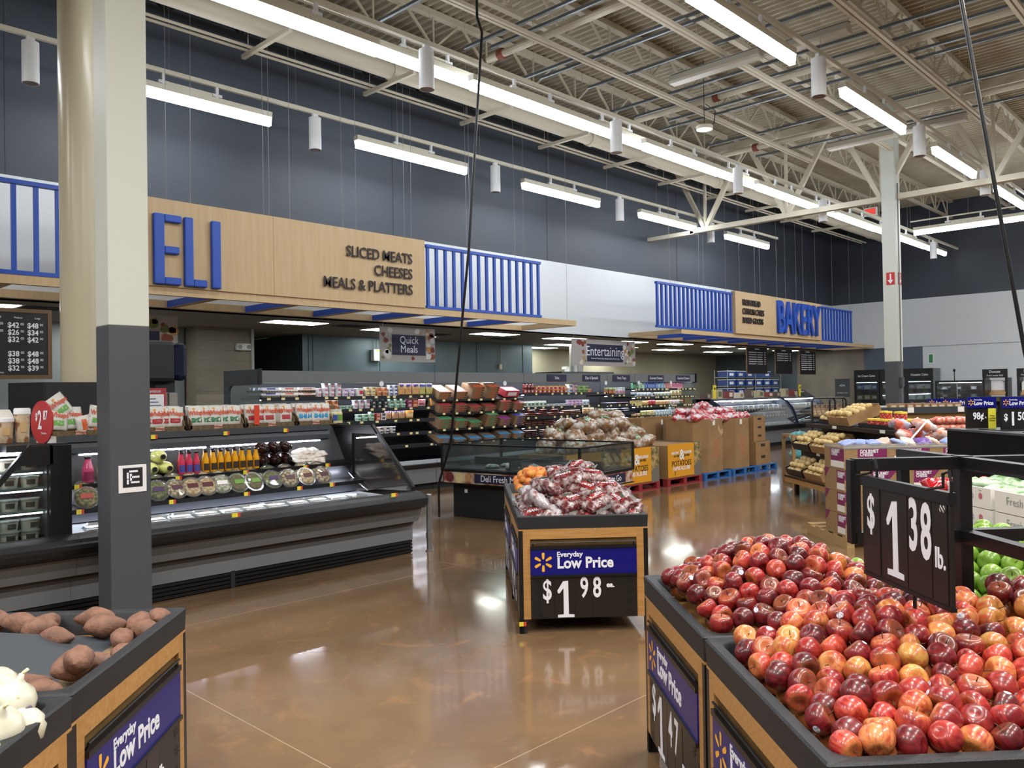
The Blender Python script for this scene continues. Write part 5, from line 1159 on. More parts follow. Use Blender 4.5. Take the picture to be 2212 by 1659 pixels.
def price_face(t, O, r, n, wd, price=None):
    """wood framed end with sliding sign; O lower left corner, r across (seen from outside), n outward"""
    O, r, n = Vec(O), Vec(r), Vec(n); up = V3(0, 0, 1)
    P = lambda x, z, o: O+r*x+up*z+n*o
    def slab(x0, z0, x1, z1, o0, o1):
        q = MB(); return q.hexa([P(x0, z0, o1), P(x1, z0, o1), P(x1, z0, o0), P(x0, z0, o0), P(x0, z1, o1), P(x1, z1, o1), P(x1, z1, o0), P(x0, z1, o0)])
    L, Rr = .035, wd-.035
    slab(L, .10, L+.05, .715, -.02, .0).build('stile', WOOD, t); slab(Rr-.05, .10, Rr, .715, -.02, .0).build('stile', WOOD, t)
    slab(L+.05, .655, Rr-.05, .715, -.02, .0).build('top_rail', WOODH, t)
    slab(L+.05, .10, Rr-.05, .655, -.03, -.015).build('slotted_panel', SLOT, t)
    if not price: return
    q = MB(); q.cyl(P(L+.06, .628, .006), P(Rr-.06, .628, .006), .005, n=6)
    for x in (L+.07, Rr-.07): q.cyl(P(x, .628, .006), P(x, .60, -.01), .004, n=5)
    q.build('sign_rod', BLK, t)
    slab(L+.052, .585, Rr-.052, .605, -.01, .012).build('sign_holder', BLK, t)
    sp = slab(L+.052, .405, Rr-.052, .585, -.01, .006).build('blue_sign', BLUE, t)
    slab(L+.052, .388, Rr-.052, .405, -.01, .014).build('sign_holder', BLK, t)
    pp = slab(L+.052, .10, Rr-.052, .388, -.012, .002).build('price_panel', SIGNBLK, t)
    q = MB(); cx = wd/2
    for x0, x1 in ((cx-.30, cx-.215), (cx-.21, cx-.07), (cx-.065, cx+.055), (cx+.06, cx+.17)):
        q.hexa([P(x0, .105, .0035), P(x1, .105, .0035), P(x1, .105, .002), P(x0, .105, .002), P(x0, .385, .0035), P(x1, .385, .0035), P(x1, .385, .002), P(x0, .385, .002)])
    q.build('price_card', mat('price_card_brown', '#211b17', .35), pp)
    spark(sp, lambda x, y, o: P(L+.14+x, .495+y, .0068), .07)
    text('Everyday', P(L+.235, .545, .0066), sp, WHT, .05, r=r, align='LEFT', bold=.0014); text('Low Price', P(L+.235, .483, .0066), sp, WHT, .105, r=r, align='LEFT', bold=.0032, sx=.93)
    for k in range(4):
        for xx in (L+.105, Rr-.105): spark(pp, lambda x, y, o: P(xx+x+.01*(k % 2), .355-k*.075+y, .0045), .022, SPOTS, 'punched_mark')
    for s, x, z, sz, sx, b in price:
        if s == '1': digit_one(lambda u, v, o: P(cx+x+u, z+v, .0046+o), .12, .255, WHT, pp)
        else: text(s, P(cx+x, z, .0046), pp, WHT, sz, r=r, sx=sx, bold=b)
def bin_table(label, a, b, wd, dp, faces, tag_=False):
    t = thing('produce_bin', label, 'produce bin', uv(a, b), RZ, 'wooden produce bins')
    q = MB(); rim = .045; zt, zb, zf = .815, .725, .70
    o = [(0, 0), (wd, 0), (wd, dp), (0, dp)]; c = .04
    def rr(m, rad):
        pts = []
        for (x, y, sx, sy) in ((m, m, 1, 1), (wd-m, m, -1, 1), (wd-m, dp-m, -1, -1), (m, dp-m, 1, -1)):
            cx, cy2 = x+sx*rad, y+sy*rad; a0 = {(1, 1): PI, (-1, 1): 1.5*PI, (-1, -1): 0, (1, -1): .5*PI}[(sx, sy)]
            for k in range(5): pts.append((cx+rad*math.cos(a0+k*PI/8), cy2+rad*math.sin(a0+k*PI/8)))
        return pts
    rings = [(rr(.004, .006), zb), (rr(0, .008), zt-.006), (rr(.006, .01), zt), (rr(rim-.006, .05), zt-.002), (rr(rim, .05), zt-.01), (rr(rim+.01, .05), zf)]
    k = 20; vs = [(x, y, z) for pts, z in rings for x, y in pts]
    fs = [(j*k+i, j*k+(i+1) % k, (j+1)*k+(i+1) % k, (j+1)*k+i) for j in range(len(rings)-1) for i in range(k)]
    q.add(vs, fs+[tuple(range(5*k, 6*k))]); q.box(.02, .02, zb-.005, wd-.02, dp-.02, zf-.002)
    q.build('tray', TRAY, t, smooth=.7)
    MB().box(.004, .004, .715, wd-.004, dp-.004, .725).build('wood_top', WOODH, t)
    for x in (.004, wd-.034):
        for y in (.004, dp-.034):
            lg = MB().box(x, y, .0, x+.03, y+.03, .715).build('leg', BLK, t); MB().box(x-.0, y-.0, 0, x+.03+.02*(x < .1)-.0, y+.03, .1).build('foot', BLKM, lg)
    MB().box(.05, .05, .12, wd-.05, dp-.05, .70).build('inner_box', mat('bin_inside', '#2a2218', .8), t)
    fr = {'front': ((0, .004, 0), (1, 0, 0), (0, -1, 0), wd), 'left': ((.004, dp, 0), (0, -1, 0), (-1, 0, 0), dp), 'right': ((wd-.004, 0, 0), (0, 1, 0), (1, 0, 0), dp), 'back': ((wd, dp-.004, 0), (-1, 0, 0), (0, 1, 0), wd)}
    for f, pr in faces.items(): price_face(t, *fr[f], price=pr)
    if tag_:
        q = MB(); q.k = 0; q.box(.0, -.006, .055, .03, -.002, .085); q.k = 1; q.box(.03, -.006, .055, .05, -.002, .085); q.build('price_tag', [TAGY, TAGR], t)
    return t
def pr_(big, cents, unit, one=.32):
    return (('$', -.26, .295, .20, .62, .003), (big, -.13, .235, one, .8, .014), (cents[0], .0, .305, .2, .6, .004), (cents[1], .09, .305, .2, .6, .004), (unit, .185, .325, .05, 1, .002))
E98 = pr_('1', '98', 'ea.'); L47 = (('$', -.30, .295, .2, .62, .003), ('1', -.17, .235, .32, .8, .014), ('4', -.01, .285, .2, .6, .004), ('7', .085, .285, .2, .6, .004), ('lb', .2, .19, .1, .8, .003))
TW, TD = .92, 1.0
bin_table('wooden produce bin in the middle of the floor heaped with printed bags', 5.70, .337, TW, 1.02, {'front': E98, 'left': L47, 'right': None, 'back': None}, True)
bin_table('wooden produce bin with peaches right behind the middle bin of bags', 6.73, .337, TW, 1.1, {'front': None, 'left': L47, 'right': None, 'back': None})
bin_table('far left bin of the apple island holding darker red apples', 2.835, .812, TW, .975, {'front': None, 'left': L47, 'right': None, 'back': None})
bin_table('nearest bin of the apple island at lower right', 1.845, .812, TW, .975, {'front': L47, 'left': L47, 'right': None, 'back': None})
bin_table('bin of green apples at the far right of the apple island', 2.835, 1.742, TW, .975, {'front': None, 'left': None, 'right': None, 'back': None})
bin_table('fourth bin of the apple island at the right picture edge', 1.845, 1.742, TW, .975, {'front': L47, 'left': None, 'right': None, 'back': None})
PRR = (('$', -.255, .295, .2, .62, .003), ('1', -.1, .24, .32, .8, .014), ('lb', .2, .27, .07, 1, .002))
bin_table('produce bin of sweet potatoes at lower left', 2.485, -2.095, TW, .985, {'front': None, 'left': None, 'right': PRR, 'back': None})
bin_table('produce bin of white onions at the lower left corner', 1.49, -2.085, TW, .985, {'front': None, 'left': None, 'right': PRR, 'back': None})

# ------------------------------------------------------------------ fruit
def apple_mat(name, base, second, stripe, ytop):
    M = bpy.data.materials.new(name); M.use_nodes = True; nt = M.node_tree; N = nt.nodes; L = nt.links; b = N['Principled BSDF']
    tc = N.new('ShaderNodeTexCoord'); oi = N.new('ShaderNodeObjectInfo')
    ad = N.new('ShaderNodeVectorMath'); ad.operation = 'ADD'; sc3 = N.new('ShaderNodeVectorMath'); sc3.operation = 'SCALE'
    cb = N.new('ShaderNodeCombineXYZ')
    for k in range(3): L.new(oi.outputs['Random'], cb.inputs[k])
    sc3.inputs['Scale'].default_value = 37; L.new(cb.outputs[0], sc3.inputs[0])
    mp = N.new('ShaderNodeMapping'); mp.inputs['Scale'].default_value = (60, 60, 9); L.new(tc.outputs['Object'], mp.inputs[0])
    L.new(mp.outputs[0], ad.inputs[0]); L.new(sc3.outputs[0], ad.inputs[1])
    n = N.new('ShaderNodeTexNoise'); n.inputs['Scale'].default_value = 1.6; n.inputs['Detail'].default_value = 4; L.new(ad.outputs[0], n.inputs['Vector'])
    ad2 = N.new('ShaderNodeVectorMath'); ad2.operation = 'ADD'; mp2 = N.new('ShaderNodeMapping'); mp2.inputs['Scale'].default_value = (14, 14, 14); L.new(tc.outputs['Object'], mp2.inputs[0]); L.new(mp2.outputs[0], ad2.inputs[0]); L.new(sc3.outputs[0], ad2.inputs[1])
    n2 = N.new('ShaderNodeTexNoise'); n2.inputs['Scale'].default_value = 1; n2.inputs['Detail'].default_value = 2; L.new(ad2.outputs[0], n2.inputs['Vector'])
    r = N.new('ShaderNodeValToRGB'); r.color_ramp.elements[0].position = .5-stripe; r.color_ramp.elements[0].color = lin(base); r.color_ramp.elements[1].position = .5+stripe; r.color_ramp.elements[1].color = lin(second)
    mxf = N.new('ShaderNodeMath'); mxf.operation = 'MULTIPLY_ADD'; mxf.inputs[1].default_value = .55; L.new(n.outputs['Fac'], mxf.inputs[0])
    h = N.new('ShaderNodeMath'); h.operation = 'MULTIPLY'; h.inputs[1].default_value = .45; L.new(n2.outputs['Fac'], h.inputs[0]); L.new(h.outputs[0], mxf.inputs[2])
    L.new(mxf.outputs[0], r.inputs[0])
    sp = N.new('ShaderNodeSeparateXYZ'); L.new(tc.outputs['Object'], sp.inputs[0])
    a = N.new('ShaderNodeMapRange'); a.inputs[1].default_value = .02; a.inputs[2].default_value = .036; a.inputs[4].default_value = ytop; L.new(sp.outputs['Z'], a.inputs[0])
    m2 = N.new('ShaderNodeMath'); m2.operation = 'MULTIPLY'; L.new(a.outputs[0], m2.inputs[0]); L.new(n2.outputs['Fac'], m2.inputs[1])
    mx = N.new('ShaderNodeMixRGB'); mx.inputs[2].default_value = lin('#d9a04e'); L.new(m2.outputs[0], mx.inputs[0]); L.new(r.outputs[0], mx.inputs[1])
    hs = N.new('ShaderNodeHueSaturation'); v = N.new('ShaderNodeMapRange'); v.inputs[3].default_value = .82; v.inputs[4].default_value = 1.15; L.new(oi.outputs['Random'], v.inputs[0]); L.new(v.outputs[0], hs.inputs['Value']); L.new(mx.outputs[0], hs.inputs['Color'])
    L.new(hs.outputs[0], b.inputs['Base Color']); b.inputs['Roughness'].default_value = .32; b.inputs['Coat Weight'].default_value = .35; b.inputs['Coat Roughness'].default_value = .12
    return M
AM = {'dark red': apple_mat('apple_dark_red', '#460e13', '#7a1d20', .09, .3), 'red': apple_mat('apple_red', '#74141a', '#ab342c', .08, .6),
      'bright red': apple_mat('apple_bright_red', '#931c20', '#c6503a', .08, .8), 'orange red': apple_mat('apple_orange_red', '#a83428', '#d4864e', .09, 1.0),
      'yellow blushed': apple_mat('apple_yellow', '#d2a050', '#c25a38', .1, .8), 'green': apple_mat('apple_green', '#6f9c2c', '#90b44a', .14, .1)}
def apple_shape(seed, R_=.041, tall=.94):
    R = random.Random(seed); ph = [R.uniform(0, 6) for _ in range(4)]; k, n = 14, 20; vs, fs = [], []
    prof = []
    for j in range(k+1):
        t = PI*j/k; r = math.sin(t)**.86*(1+.10*math.cos(t)); z = math.cos(t)*tall
        z -= .30*math.exp(-(t/.42)**2)*1.0; z += .22*math.exp(-((PI-t)/.4)**2); prof.append((r, z))
    def pt(j, a):
        r, z = prof[j]; lob = 1+.035*math.cos(5*a+ph[0])*max(0, -math.cos(PI*j/k))+.03*math.cos(2*a+ph[1])+.02*math.cos(a+ph[2])
        return V3(r*lob*math.cos(a), r*lob*math.sin(a), z+.05*r*math.cos(a+ph[3]))*R_
    for j in range(k+1):
        for i in range(n): vs.append(pt(j, 2*PI*i/n))
    for j in range(k):
        for i in range(n): fs.append((j*n+i, (j+1)*n+i, (j+1)*n+(i+1) % n, j*n+(i+1) % n))
    q = MB(); q.add(vs, fs); st = MB()
    j0, i0 = R.randint(5, 8), R.randint(0, 3)
    ctr = (pt(j0, i0*PI/10*2)); nrm = ctr.normalized(); a1 = nrm.cross(V3(0, 0, 1)).normalized(); b1 = nrm.cross(a1); ring = []
    def on(d):
        d = d.normalized(); best = None; t = math.acos(max(-1, min(1, d.z/tall/1.0*1.0)))
        jj = t/PI*k; a = math.atan2(d.y, d.x); j = int(min(k-1, jj)); f = jj-j
        p = pt(j, a).lerp(pt(j+1, a), f); return p*1.006+d*.0004
    for rr in (0, .5, 1):
        for i in range(12 if rr else 1):
            a = 2*PI*i/12; ring.append(on(ctr+(a1*math.cos(a)*.0115+b1*math.sin(a)*.0095)*rr))
    st.add(ring, [(0, 1+i, 1+(i+1) % 12) for i in range(12)]+[(1+i, 13+i, 13+(i+1) % 12, 1+(i+1) % 12) for i in range(12)])
    return q, st
ASH = [apple_shape(s, .0415, t_) for s, t_ in ((1, .92), (2, .86), (3, 1.0), (4, .9))]
STEM = MB().tube([(0, 0, .024), (.001, 0, .034), (.005, .001, .044)], .0014, 5).mesh('stem', mat('apple_stem', '#4a3520', .8), True)
def sticker_mat():
    M = mat('fruit_sticker', '#e6e4ea', .35, col2='#8a92b8', scale=160, lo=.5, hi=.62); return M
STK = [s.mesh('sticker', sticker_mat(), True) for _, s in ASH]
AME = {(c, i): ASH[i][0].mesh('apple', AM[c], True) for c in AM for i in range(4)}
def heap(x0, x1, y0, y1, zf, r, jit, seed):
    """loose hexagonal packing over a heap surface, then settled so that fruit do not run into each other"""
    R = np.random.RandomState(seed); dx = r*2.02; dy = dx*.866; P = []; rc = []; j = 0; y = y0
    while y <= y1+1e-6:
        x = x0+(dx/2 if j % 2 else 0); i = 0
        while x <= x1+1e-6:
            P.append((x, y, 0)); rc.append((j, i)); x += dx; i += 1
        y += dy; j += 1
    P = np.array(P); P[:, :2] += R.uniform(-jit, jit, (len(P), 2)); base = np.array([zf(p[0], p[1]) for p in P]); P[:, 2] = base+R.uniform(-.03, .026, len(P))
    for it in range(60):
        d = P[:, None]-P[None]; dist = np.sqrt((d**2).sum(-1))+np.eye(len(P)); ov = np.maximum(0, 2*r*.985-dist); np.fill_diagonal(ov, 0)
        P += (d/dist[..., None]*ov[..., None]).sum(1)*.28
        P[:, 2] += (base-P[:, 2])*.02; P[:, 0] = np.clip(P[:, 0], x0, x1); P[:, 1] = np.clip(P[:, 1], y0, y1)
    return P, rc
def lay_apples(a0, b0, zf, seed, pal, where, grp, count, x0=.085, x1=.835, y0=.085, y1=.89, stick=.55, rr=.0405):
    P, rc = heap(x0, x1, y0, y1, zf, rr, .017, seed); R = random.Random(seed)
    for (x, y, z), (j, i) in zip(P, rc):
        col = pal(R, x, y); s = R.randint(0, 3); w_ = R.random()
        o = put('apple', AME[col, s], '', 'apple', uv(a0+y, b0+x, z), (R.gauss(0, 1.1), R.gauss(0, 1.1), R.uniform(0, 6.28)), grp, R.uniform(.93, 1.08) if rr > .04 else rr/.0405)
        child('stem', STEM, o)
        k = R.random() < stick
        if k: child('sticker', STK[s], o)
        o['label'] = '%s apple%s, %s bin, %s row, %s from left' % (col, ' with white sticker' if k else '', where, nth(j), nth(i))
    # the buried fruit that only shows through the gaps
    q = MB(); R2 = random.Random(seed+5); v0, f0 = ASH[0][0].v, ASH[0][0].f
    for (x, y, z), _ in zip(P, rc):
        xx, yy = x+rr*1.0, y+rr*.58
        if xx > x1+.03 or yy > y1+.03 or z < .78: continue
        M = Matrix.Translation(V3(xx, yy, min(z-.058, zf(xx, yy)-.055))) @ Matrix.Rotation(R2.uniform(0, 6), 4, 'Z') @ Matrix.Rotation(R2.uniform(-1, 1), 4, 'X')
        q.add([M @ Vec(p)*1 for p in v0], f0)
    o = q.build('buried_apples', AM[count], None, smooth=True, loc=uv(a0, b0)); o.rotation_euler = (0, 0, RZ)
    tag(o, 'lower layer of apples showing through gaps in the %s bin' % where, 'apples', None, 'stuff')
sm = lambda t: max(0, min(1, t))**2*(3-2*max(0, min(1, t)))
def z_near(x, y):
    e = sm(x/.42)*sm((y+.05)/.9); return .818+.14*e
def z_far(x, y):
    d = math.hypot((x-.47)/.52, (y-.5)/.56); return .825+.20*sm(1.08-d)+.03*sm(1-y/.3)*sm(x/.4)
def pal_near(R, x, y):
    t = R.random(); return 'dark red' if t < .22 else 'red' if t < .62 else 'bright red' if t < .87 else 'orange red' if t < .95 else 'yellow blushed'
def pal_far(R, x, y):
    t = R.random(); return 'dark red' if t < .5 else 'red' if t < .85 else 'bright red' if t < .94 else 'orange red' if t < .98 else 'yellow blushed'
lay_apples(1.845, .812, z_near, 5, pal_near, 'nearest red', 'red apples', 'red', x1=.88)
lay_apples(2.835, .812, z_far, 6, pal_far, 'far red', 'red apples', 'dark red')
lay_apples(2.835, 1.742, lambda x, y: .84+.20*sm(1.25-math.hypot((x-.55)/.55, (y-.5)/.6)), 8, lambda R, x, y: 'green', 'green', 'green apples', 'green', x0=.02, x1=.62, stick=.16, rr=.041)
def z_right(x, y): return .84+.14*sm((y+.05)/.8)
lay_apples(1.845, 1.742, z_right, 9, pal_near, 'right edge red', 'red apples', 'red', x0=.03, x1=.30, y0=.25)

# the $1.38 sign on its own stem, and the black cross frame of sign holders on the island
SB, SA0, SA1, SZ0, SZ1 = 1.375, 2.265, 2.78, 1.045, 1.375
t = thing('price_sign', 'large black price sign reading $1 38 lb. standing in the apples', 'sign', uv(SA1, SB, 0), RZ-PI/2)
wd = SA1-SA0; MB().box(0, -.004, SZ0, wd, .006, SZ1-.03).build('panel', SIGNBLK, t); MB().box(-.004, -.012, SZ1-.035, wd+.004, .012, SZ1).build('top_channel', BLK, t); MB().box(0, -.008, SZ0-.012, wd, .01, SZ0).build('bottom_channel', BLK, t)
MB().cyl((wd*.56, .012, .80), (wd*.56, .012, SZ1-.03), .006, n=8).build('stem', BLK, t)
for x0, x1 in ((0, .115), (.135, .285), (.29, .42), (.425, .5)): MB().box(x0, -.0065, SZ0+.004, x1, -.004, SZ1-.038).build('price_card', mat('price_card_brown', '#211b17', .35), t)
for x in (.06, wd-.03):
    MB().tube([(x-.05, -.03, SZ1+.0), (x-.01, .0, SZ1+.012), (x-.01, .0, SZ1+.05), (x+.02, .0, SZ1+.06), (x+.03, .0, SZ1+.03), (x+.03, 0, SZ1-.02)], .005).build('hook', BLK, t)
for x in (wd-.02, wd-.035): MB().tube([(x, -.012, SZ1-.06), (x+.006, -.012, SZ1-.05), (x, -.012, SZ1-.04), (x-.006, -.012, SZ1-.05), (x, -.012, SZ1-.06)], .0016).build('ring', SILVER, t)
digit_one(lambda u, v, o: V3(.215+u, -.0075-o, SZ1-.185+v), .105, .245, WHT, t)
for s, x, z, sz, sx, b in (('$', .058, SZ1-.125, .165, .62, .003), ('3', .323, SZ1-.13, .225, .5, .005), ('8', .392, SZ1-.14, .235, .5, .005), ('lb.', .465, SZ1-.20, .085, .7, .002)):
    text(s, (x, -.0075, z), t, WHT, sz, sx=sx, bold=b)
t = thing('sign_frame', 'black cross-shaped frame of empty sign holders rising between the apple bins', 'frame', uv(2.84, 1.765, 0), RZ)
MB().box(-.022, -.022, .72, .022, .022, 1.42).build('post', BLK, t); MB().box(-.026, -.026, 1.42, .026, .026, 1.43).build('cap', BLK, t)
for k, (dx, dy) in enumerate(((-1, 0), (1, 0), (0, 1), (0, -1))):
    e = .40; q = MB()
    for z in (1.405, 1.145): q.bar((dx*.022, dy*.022, z), (dx*e, dy*e, z), .044, .044)
    q.bar((dx*e, dy*e, 1.127), (dx*e, dy*e, 1.423), .036, .036, up=(dy, dx, 0)); q.build('holder_arm', BLK, t)

# printed bags over the middle bin
NUT = mat('nut_bag', '#5a1c1b', .22, col2='#b0a4a4', scale=22, lo=.47, hi=.66, bump=.6, bscale=34, coat=.5)
NUTW = mat('nut_bag_back', '#b8b2b8', .2, col2='#7a3834', scale=14, lo=.5, hi=.62, bump=.5, bscale=30, coat=.5)
NRED = mat('nut_bag_print', '#8e2426', .3); NGRN = mat('nut_bag_badge', '#2f4a34', .4)
NP = []
for k in range(6):
    t = thing('nut_bag', '', 'bag'); q, s = pillow(.27, .20, .10, 140+k, .28, 16, 12, .35); q.build('film', NUT if k < 5 else NUTW, t, smooth=True)
    if k < 5:
        patch(s, -.62, .62, -.34, .2, .002, 8).build('print', NRED, t, smooth=True); patch(s, -.3, .3, .24, .48, .002, 5).build('badge', NGRN, t, smooth=True)
        text('PEANUTS', (0, -.01, s(0, 0)[2]+.006), t, WHT, .034, r=(1, 0, 0), up=(0, 1, 0), sx=.85, bold=.0006)
    else: patch(s, -.08, .08, -.8, .8, .002, 6).build('seam_print', NRED, t, smooth=True)
    for e in (-1, 1):
        MB().add([(-.10, e*.095, .0), (.10, e*.095, .0), (.12, e*.125, .015), (.05, e*.13, -.01), (-.04, e*.128, .015), (-.12, e*.122, -.006)], [(0, 1, 2, 3, 4, 5)]).build('crimped_end', FILM, t)
    NP.append(t)
i = 0; used = set()
for L, (z, xs, ys) in enumerate(((.80, (.14, .34, .55, .77), (.16, .34, .54, .76)), (.88, (.18, .38, .58, .76), (.2, .4, .62, .82)), (.955, (.3, .5, .68), (.3, .52, .74)), (1.03, (.38, .58), (.42, .66)), (1.085, (.48,), (.56,)))):
    for y in ys:
        for x in xs:
            k = (i*5+L*3) % 6; p = NP[k]; o = p if k not in used else copy_tree(p); used.add(k)
            front = (L == 0 and y < .2) or y < .45
            o.location = uv(5.70+y+rnd.uniform(-.02, .02), .337+x+rnd.uniform(-.02, .02), z+rnd.uniform(-.008, .012))
            o.rotation_euler = (rnd.uniform(.25, .75) if front else rnd.uniform(-.3, .5), rnd.uniform(-.35, .35), RZ+rnd.gauss(0, .9)); o['group'] = 'printed bags in the middle bin'
            o['label'] = 'clear printed bag heaped in the middle bin, %s layer, %s laid' % (NTH[L], nth(i) if i < 40 else nth(i-40)+' again'); i += 1
PEACH = mat('peach_skin', '#c8562e', .55, col2='#dda048', scale=14, lo=.38, hi=.62)
PM_ = [MB().ball((0, 0, 0), .04, .04, .037, 16, 10, lambda d: 1-.10*math.exp(-((d.x)/.12)**2)*max(0, d.y)-.06*max(0, d.z)**8).mesh('peach', PEACH, True) for _ in range(1)]
P, rc = heap(.085, .52, .085, .5, lambda x, y: .845+.15*sm((x+.02)/.22)*sm((y+.1)/.3), .041, .01, 3)
for (x, y, z), (j, i) in zip(P, rc):
    put('peach', PM_[0], 'peach in the bin behind the middle bags, %s row, %s from left' % (nth(j), nth(i)), 'peach', uv(6.73+y, .337+x, z), (rnd.uniform(-1, 1), rnd.uniform(-1, 1), rnd.uniform(0, 6)), 'peaches')
P, rc = heap(.14, .45, .10, .36, lambda x, y: .955, .041, .012, 4)
for (x, y, z), (j, i) in zip(P, rc):
    put('peach', PM_[0], 'peach on the upper layer behind the middle bags, %s row, %s from left' % (nth(j), nth(i)), 'peach', uv(6.76+y, .36+x, z+.045), (rnd.uniform(-1, 1), rnd.uniform(-1, 1), rnd.uniform(0, 6)), 'peaches')

# sweet potatoes round a bare ramp, and white onions
RAMP = mat('ramp_grey', '#3c4147', .6, bump=.1, bscale=300)
t = thing('bin_ramp', 'dark grey sloping false bottom in the sweet potato bin', 'ramp', uv(2.485, -2.095), RZ)
MB().add([(.06, .10, .80), (.33, .30, .835), (.33, .62, .835), (.06, .80, .80), (.72, .10, .735), (.74, .84, .735), (.06, .10, .70), (.72, .10, .70), (.74, .84, .70), (.06, .80, .70)], [(0, 1, 2, 3), (0, 4, 1), (1, 4, 5, 2), (2, 5, 3), (0, 6, 7, 4), (4, 7, 8, 5), (5, 8, 9, 3)]).build('slope', RAMP, t)
MB().add([(.70, .25, .738), (.85, .2, .742), (.86, .75, .742), (.72, .8, .738)], [(0, 1, 2, 3)]).build('dry_peelings', mat('peelings', '#6b543a', .9, col2='#a58c68', scale=60, stretch=(1, 3, 1), bump=.6, bscale=120), t)
SPM = mat('sweet_potato_skin', '#8a6350', .65, col2='#6c4c3c', scale=16, lo=.35, hi=.65, bump=.25, bscale=70)
def spud(seed, ln, r):
    R = random.Random(seed); from mathutils import noise as NZ; k, n = 14, 12; vs, fs = [], []; bend = R.uniform(-.25, .25)
    for j in range(k+1):
        u = j/k; rad = r*(math.sin(PI*min(1, max(0, u)))**.62)*(1-.35*(u-.35)) ; x = (u-.5)*ln; oy = bend*ln*math.sin(PI*u)*.3
        for i in range(n):
            a = 2*PI*i/n; g = 1+.22*NZ.noise((u*3+seed, math.cos(a)*1.2, math.sin(a)*1.2+seed)); vs.append((x, oy+rad*g*math.cos(a), rad*g*math.sin(a)))
    for j in range(k):
        for i in range(n): fs.append((j*n+i, j*n+(i+1) % n, (j+1)*n+(i+1) % n, (j+1)*n+i))
    q = MB(); q.add(vs, fs); return q.mesh('sweet_potato', SPM, True)
SPD = [spud(s, l, r) for s, l, r in ((1, .16, .045), (2, .13, .048), (3, .19, .04), (4, .12, .042), (5, .15, .05))]
spots = [(3.28, -1.42, .80, 0, .3), (3.36, -1.50, .81, 2, 2.9), (3.33, -1.30, .79, 1, .8), (3.38, -1.255, .80, 3, 1.7), (3.27, -1.265, .775, 1, -.4), (3.22, -1.34, .765, 3, 2.1), (3.19, -1.56, .785, 2, -.45), (3.26, -1.66, .80, 1, .4), (3.30, -1.76, .81, 0, 3.0), (3.34, -1.88, .81, 4, .2), (3.28, -1.99, .81, 2, .1),
         (3.36, -1.68, .795, 3, 1.2), (2.80, -1.315, .80, 4, .7), (2.77, -1.275, .83, 1, 1.6), (2.86, -1.27, .785, 3, .2), (2.66, -1.42, .785, 2, .5), (2.60, -1.53, .79, 0, 2.6), (2.63, -1.33, .775, 3, .1), (2.58, -1.43, .77, 1, 1.0), (3.03, -1.245, .765, 3, 1.2)]
for i, (a, b, z, k, ang) in enumerate(spots):
    put('sweet_potato', SPD[k], 'sweet potato %s' % ('along the back rim, %s from right' % nth(i) if i < 12 else 'by the front right corner, %s laid' % nth(i-12)), 'sweet potato', uv(a, b, z), (rnd.uniform(-.2, .2), rnd.uniform(-.15, .15), RZ+ang), 'sweet potatoes')
ONM = mat('onion_skin', '#d8d5c4', .35, col2='#c9c7b0', scale=9, stretch=(3, 3, .4), coat=.3)
ONQ = MB().lathe([(.0, -.040), (.02, -.043), (.045, -.030), (.054, -.005), (.052, .016), (.04, .034), (.018, .046), (.008, .056), (.006, .068), (0, .07)], 20).mesh('onion', ONM, True)
TOPQ = MB().tube([(0, 0, .06), (.004, .002, .08), (.012, .0, .095)], .006, 6).mesh('dry_top', mat('onion_top', '#d8d0ac', .8), True)
q_ = MB(); q_.cyl((.0, -.0535, .0), (.0, -.0548, .0), .012, n=12); OST = q_.mesh('sticker', mat('onion_sticker', '#7a6a8e', .4))
for i, (a, b, z, st, el) in enumerate(((2.41, -1.33, .865, 0, .3), (2.33, -1.24, .855, 1, .2), (2.24, -1.30, .875, 0, .5), (2.22, -1.215, .82, 0, .3), (2.13, -1.29, .86, 1, .4), (2.11, -1.215, .795, 0, 1.0), (2.03, -1.28, .84, 0, .2), (2.35, -1.42, .86, 0, .1), (2.0, -1.20, .79, 0, .3), (2.2, -1.39, .88, 0, .3), (1.93, -1.27, .80, 0, .1), (2.3, -1.2, .79, 0, .1))):
    o = put('onion', ONQ, 'large white onion at the lower left, %s from the back corner' % nth(i), 'onion', uv(a, b-.022, z), (el, rnd.uniform(-.4, .4), RZ+rnd.uniform(-.5, .9)), 'white onions', 1.14)
    child('dry_top', TOPQ, o, scale=(.8, .8, .62), loc=(0, 0, .022))
    if st: child('sticker', OST, o, (0, 0, 0), (0, 0, .5))
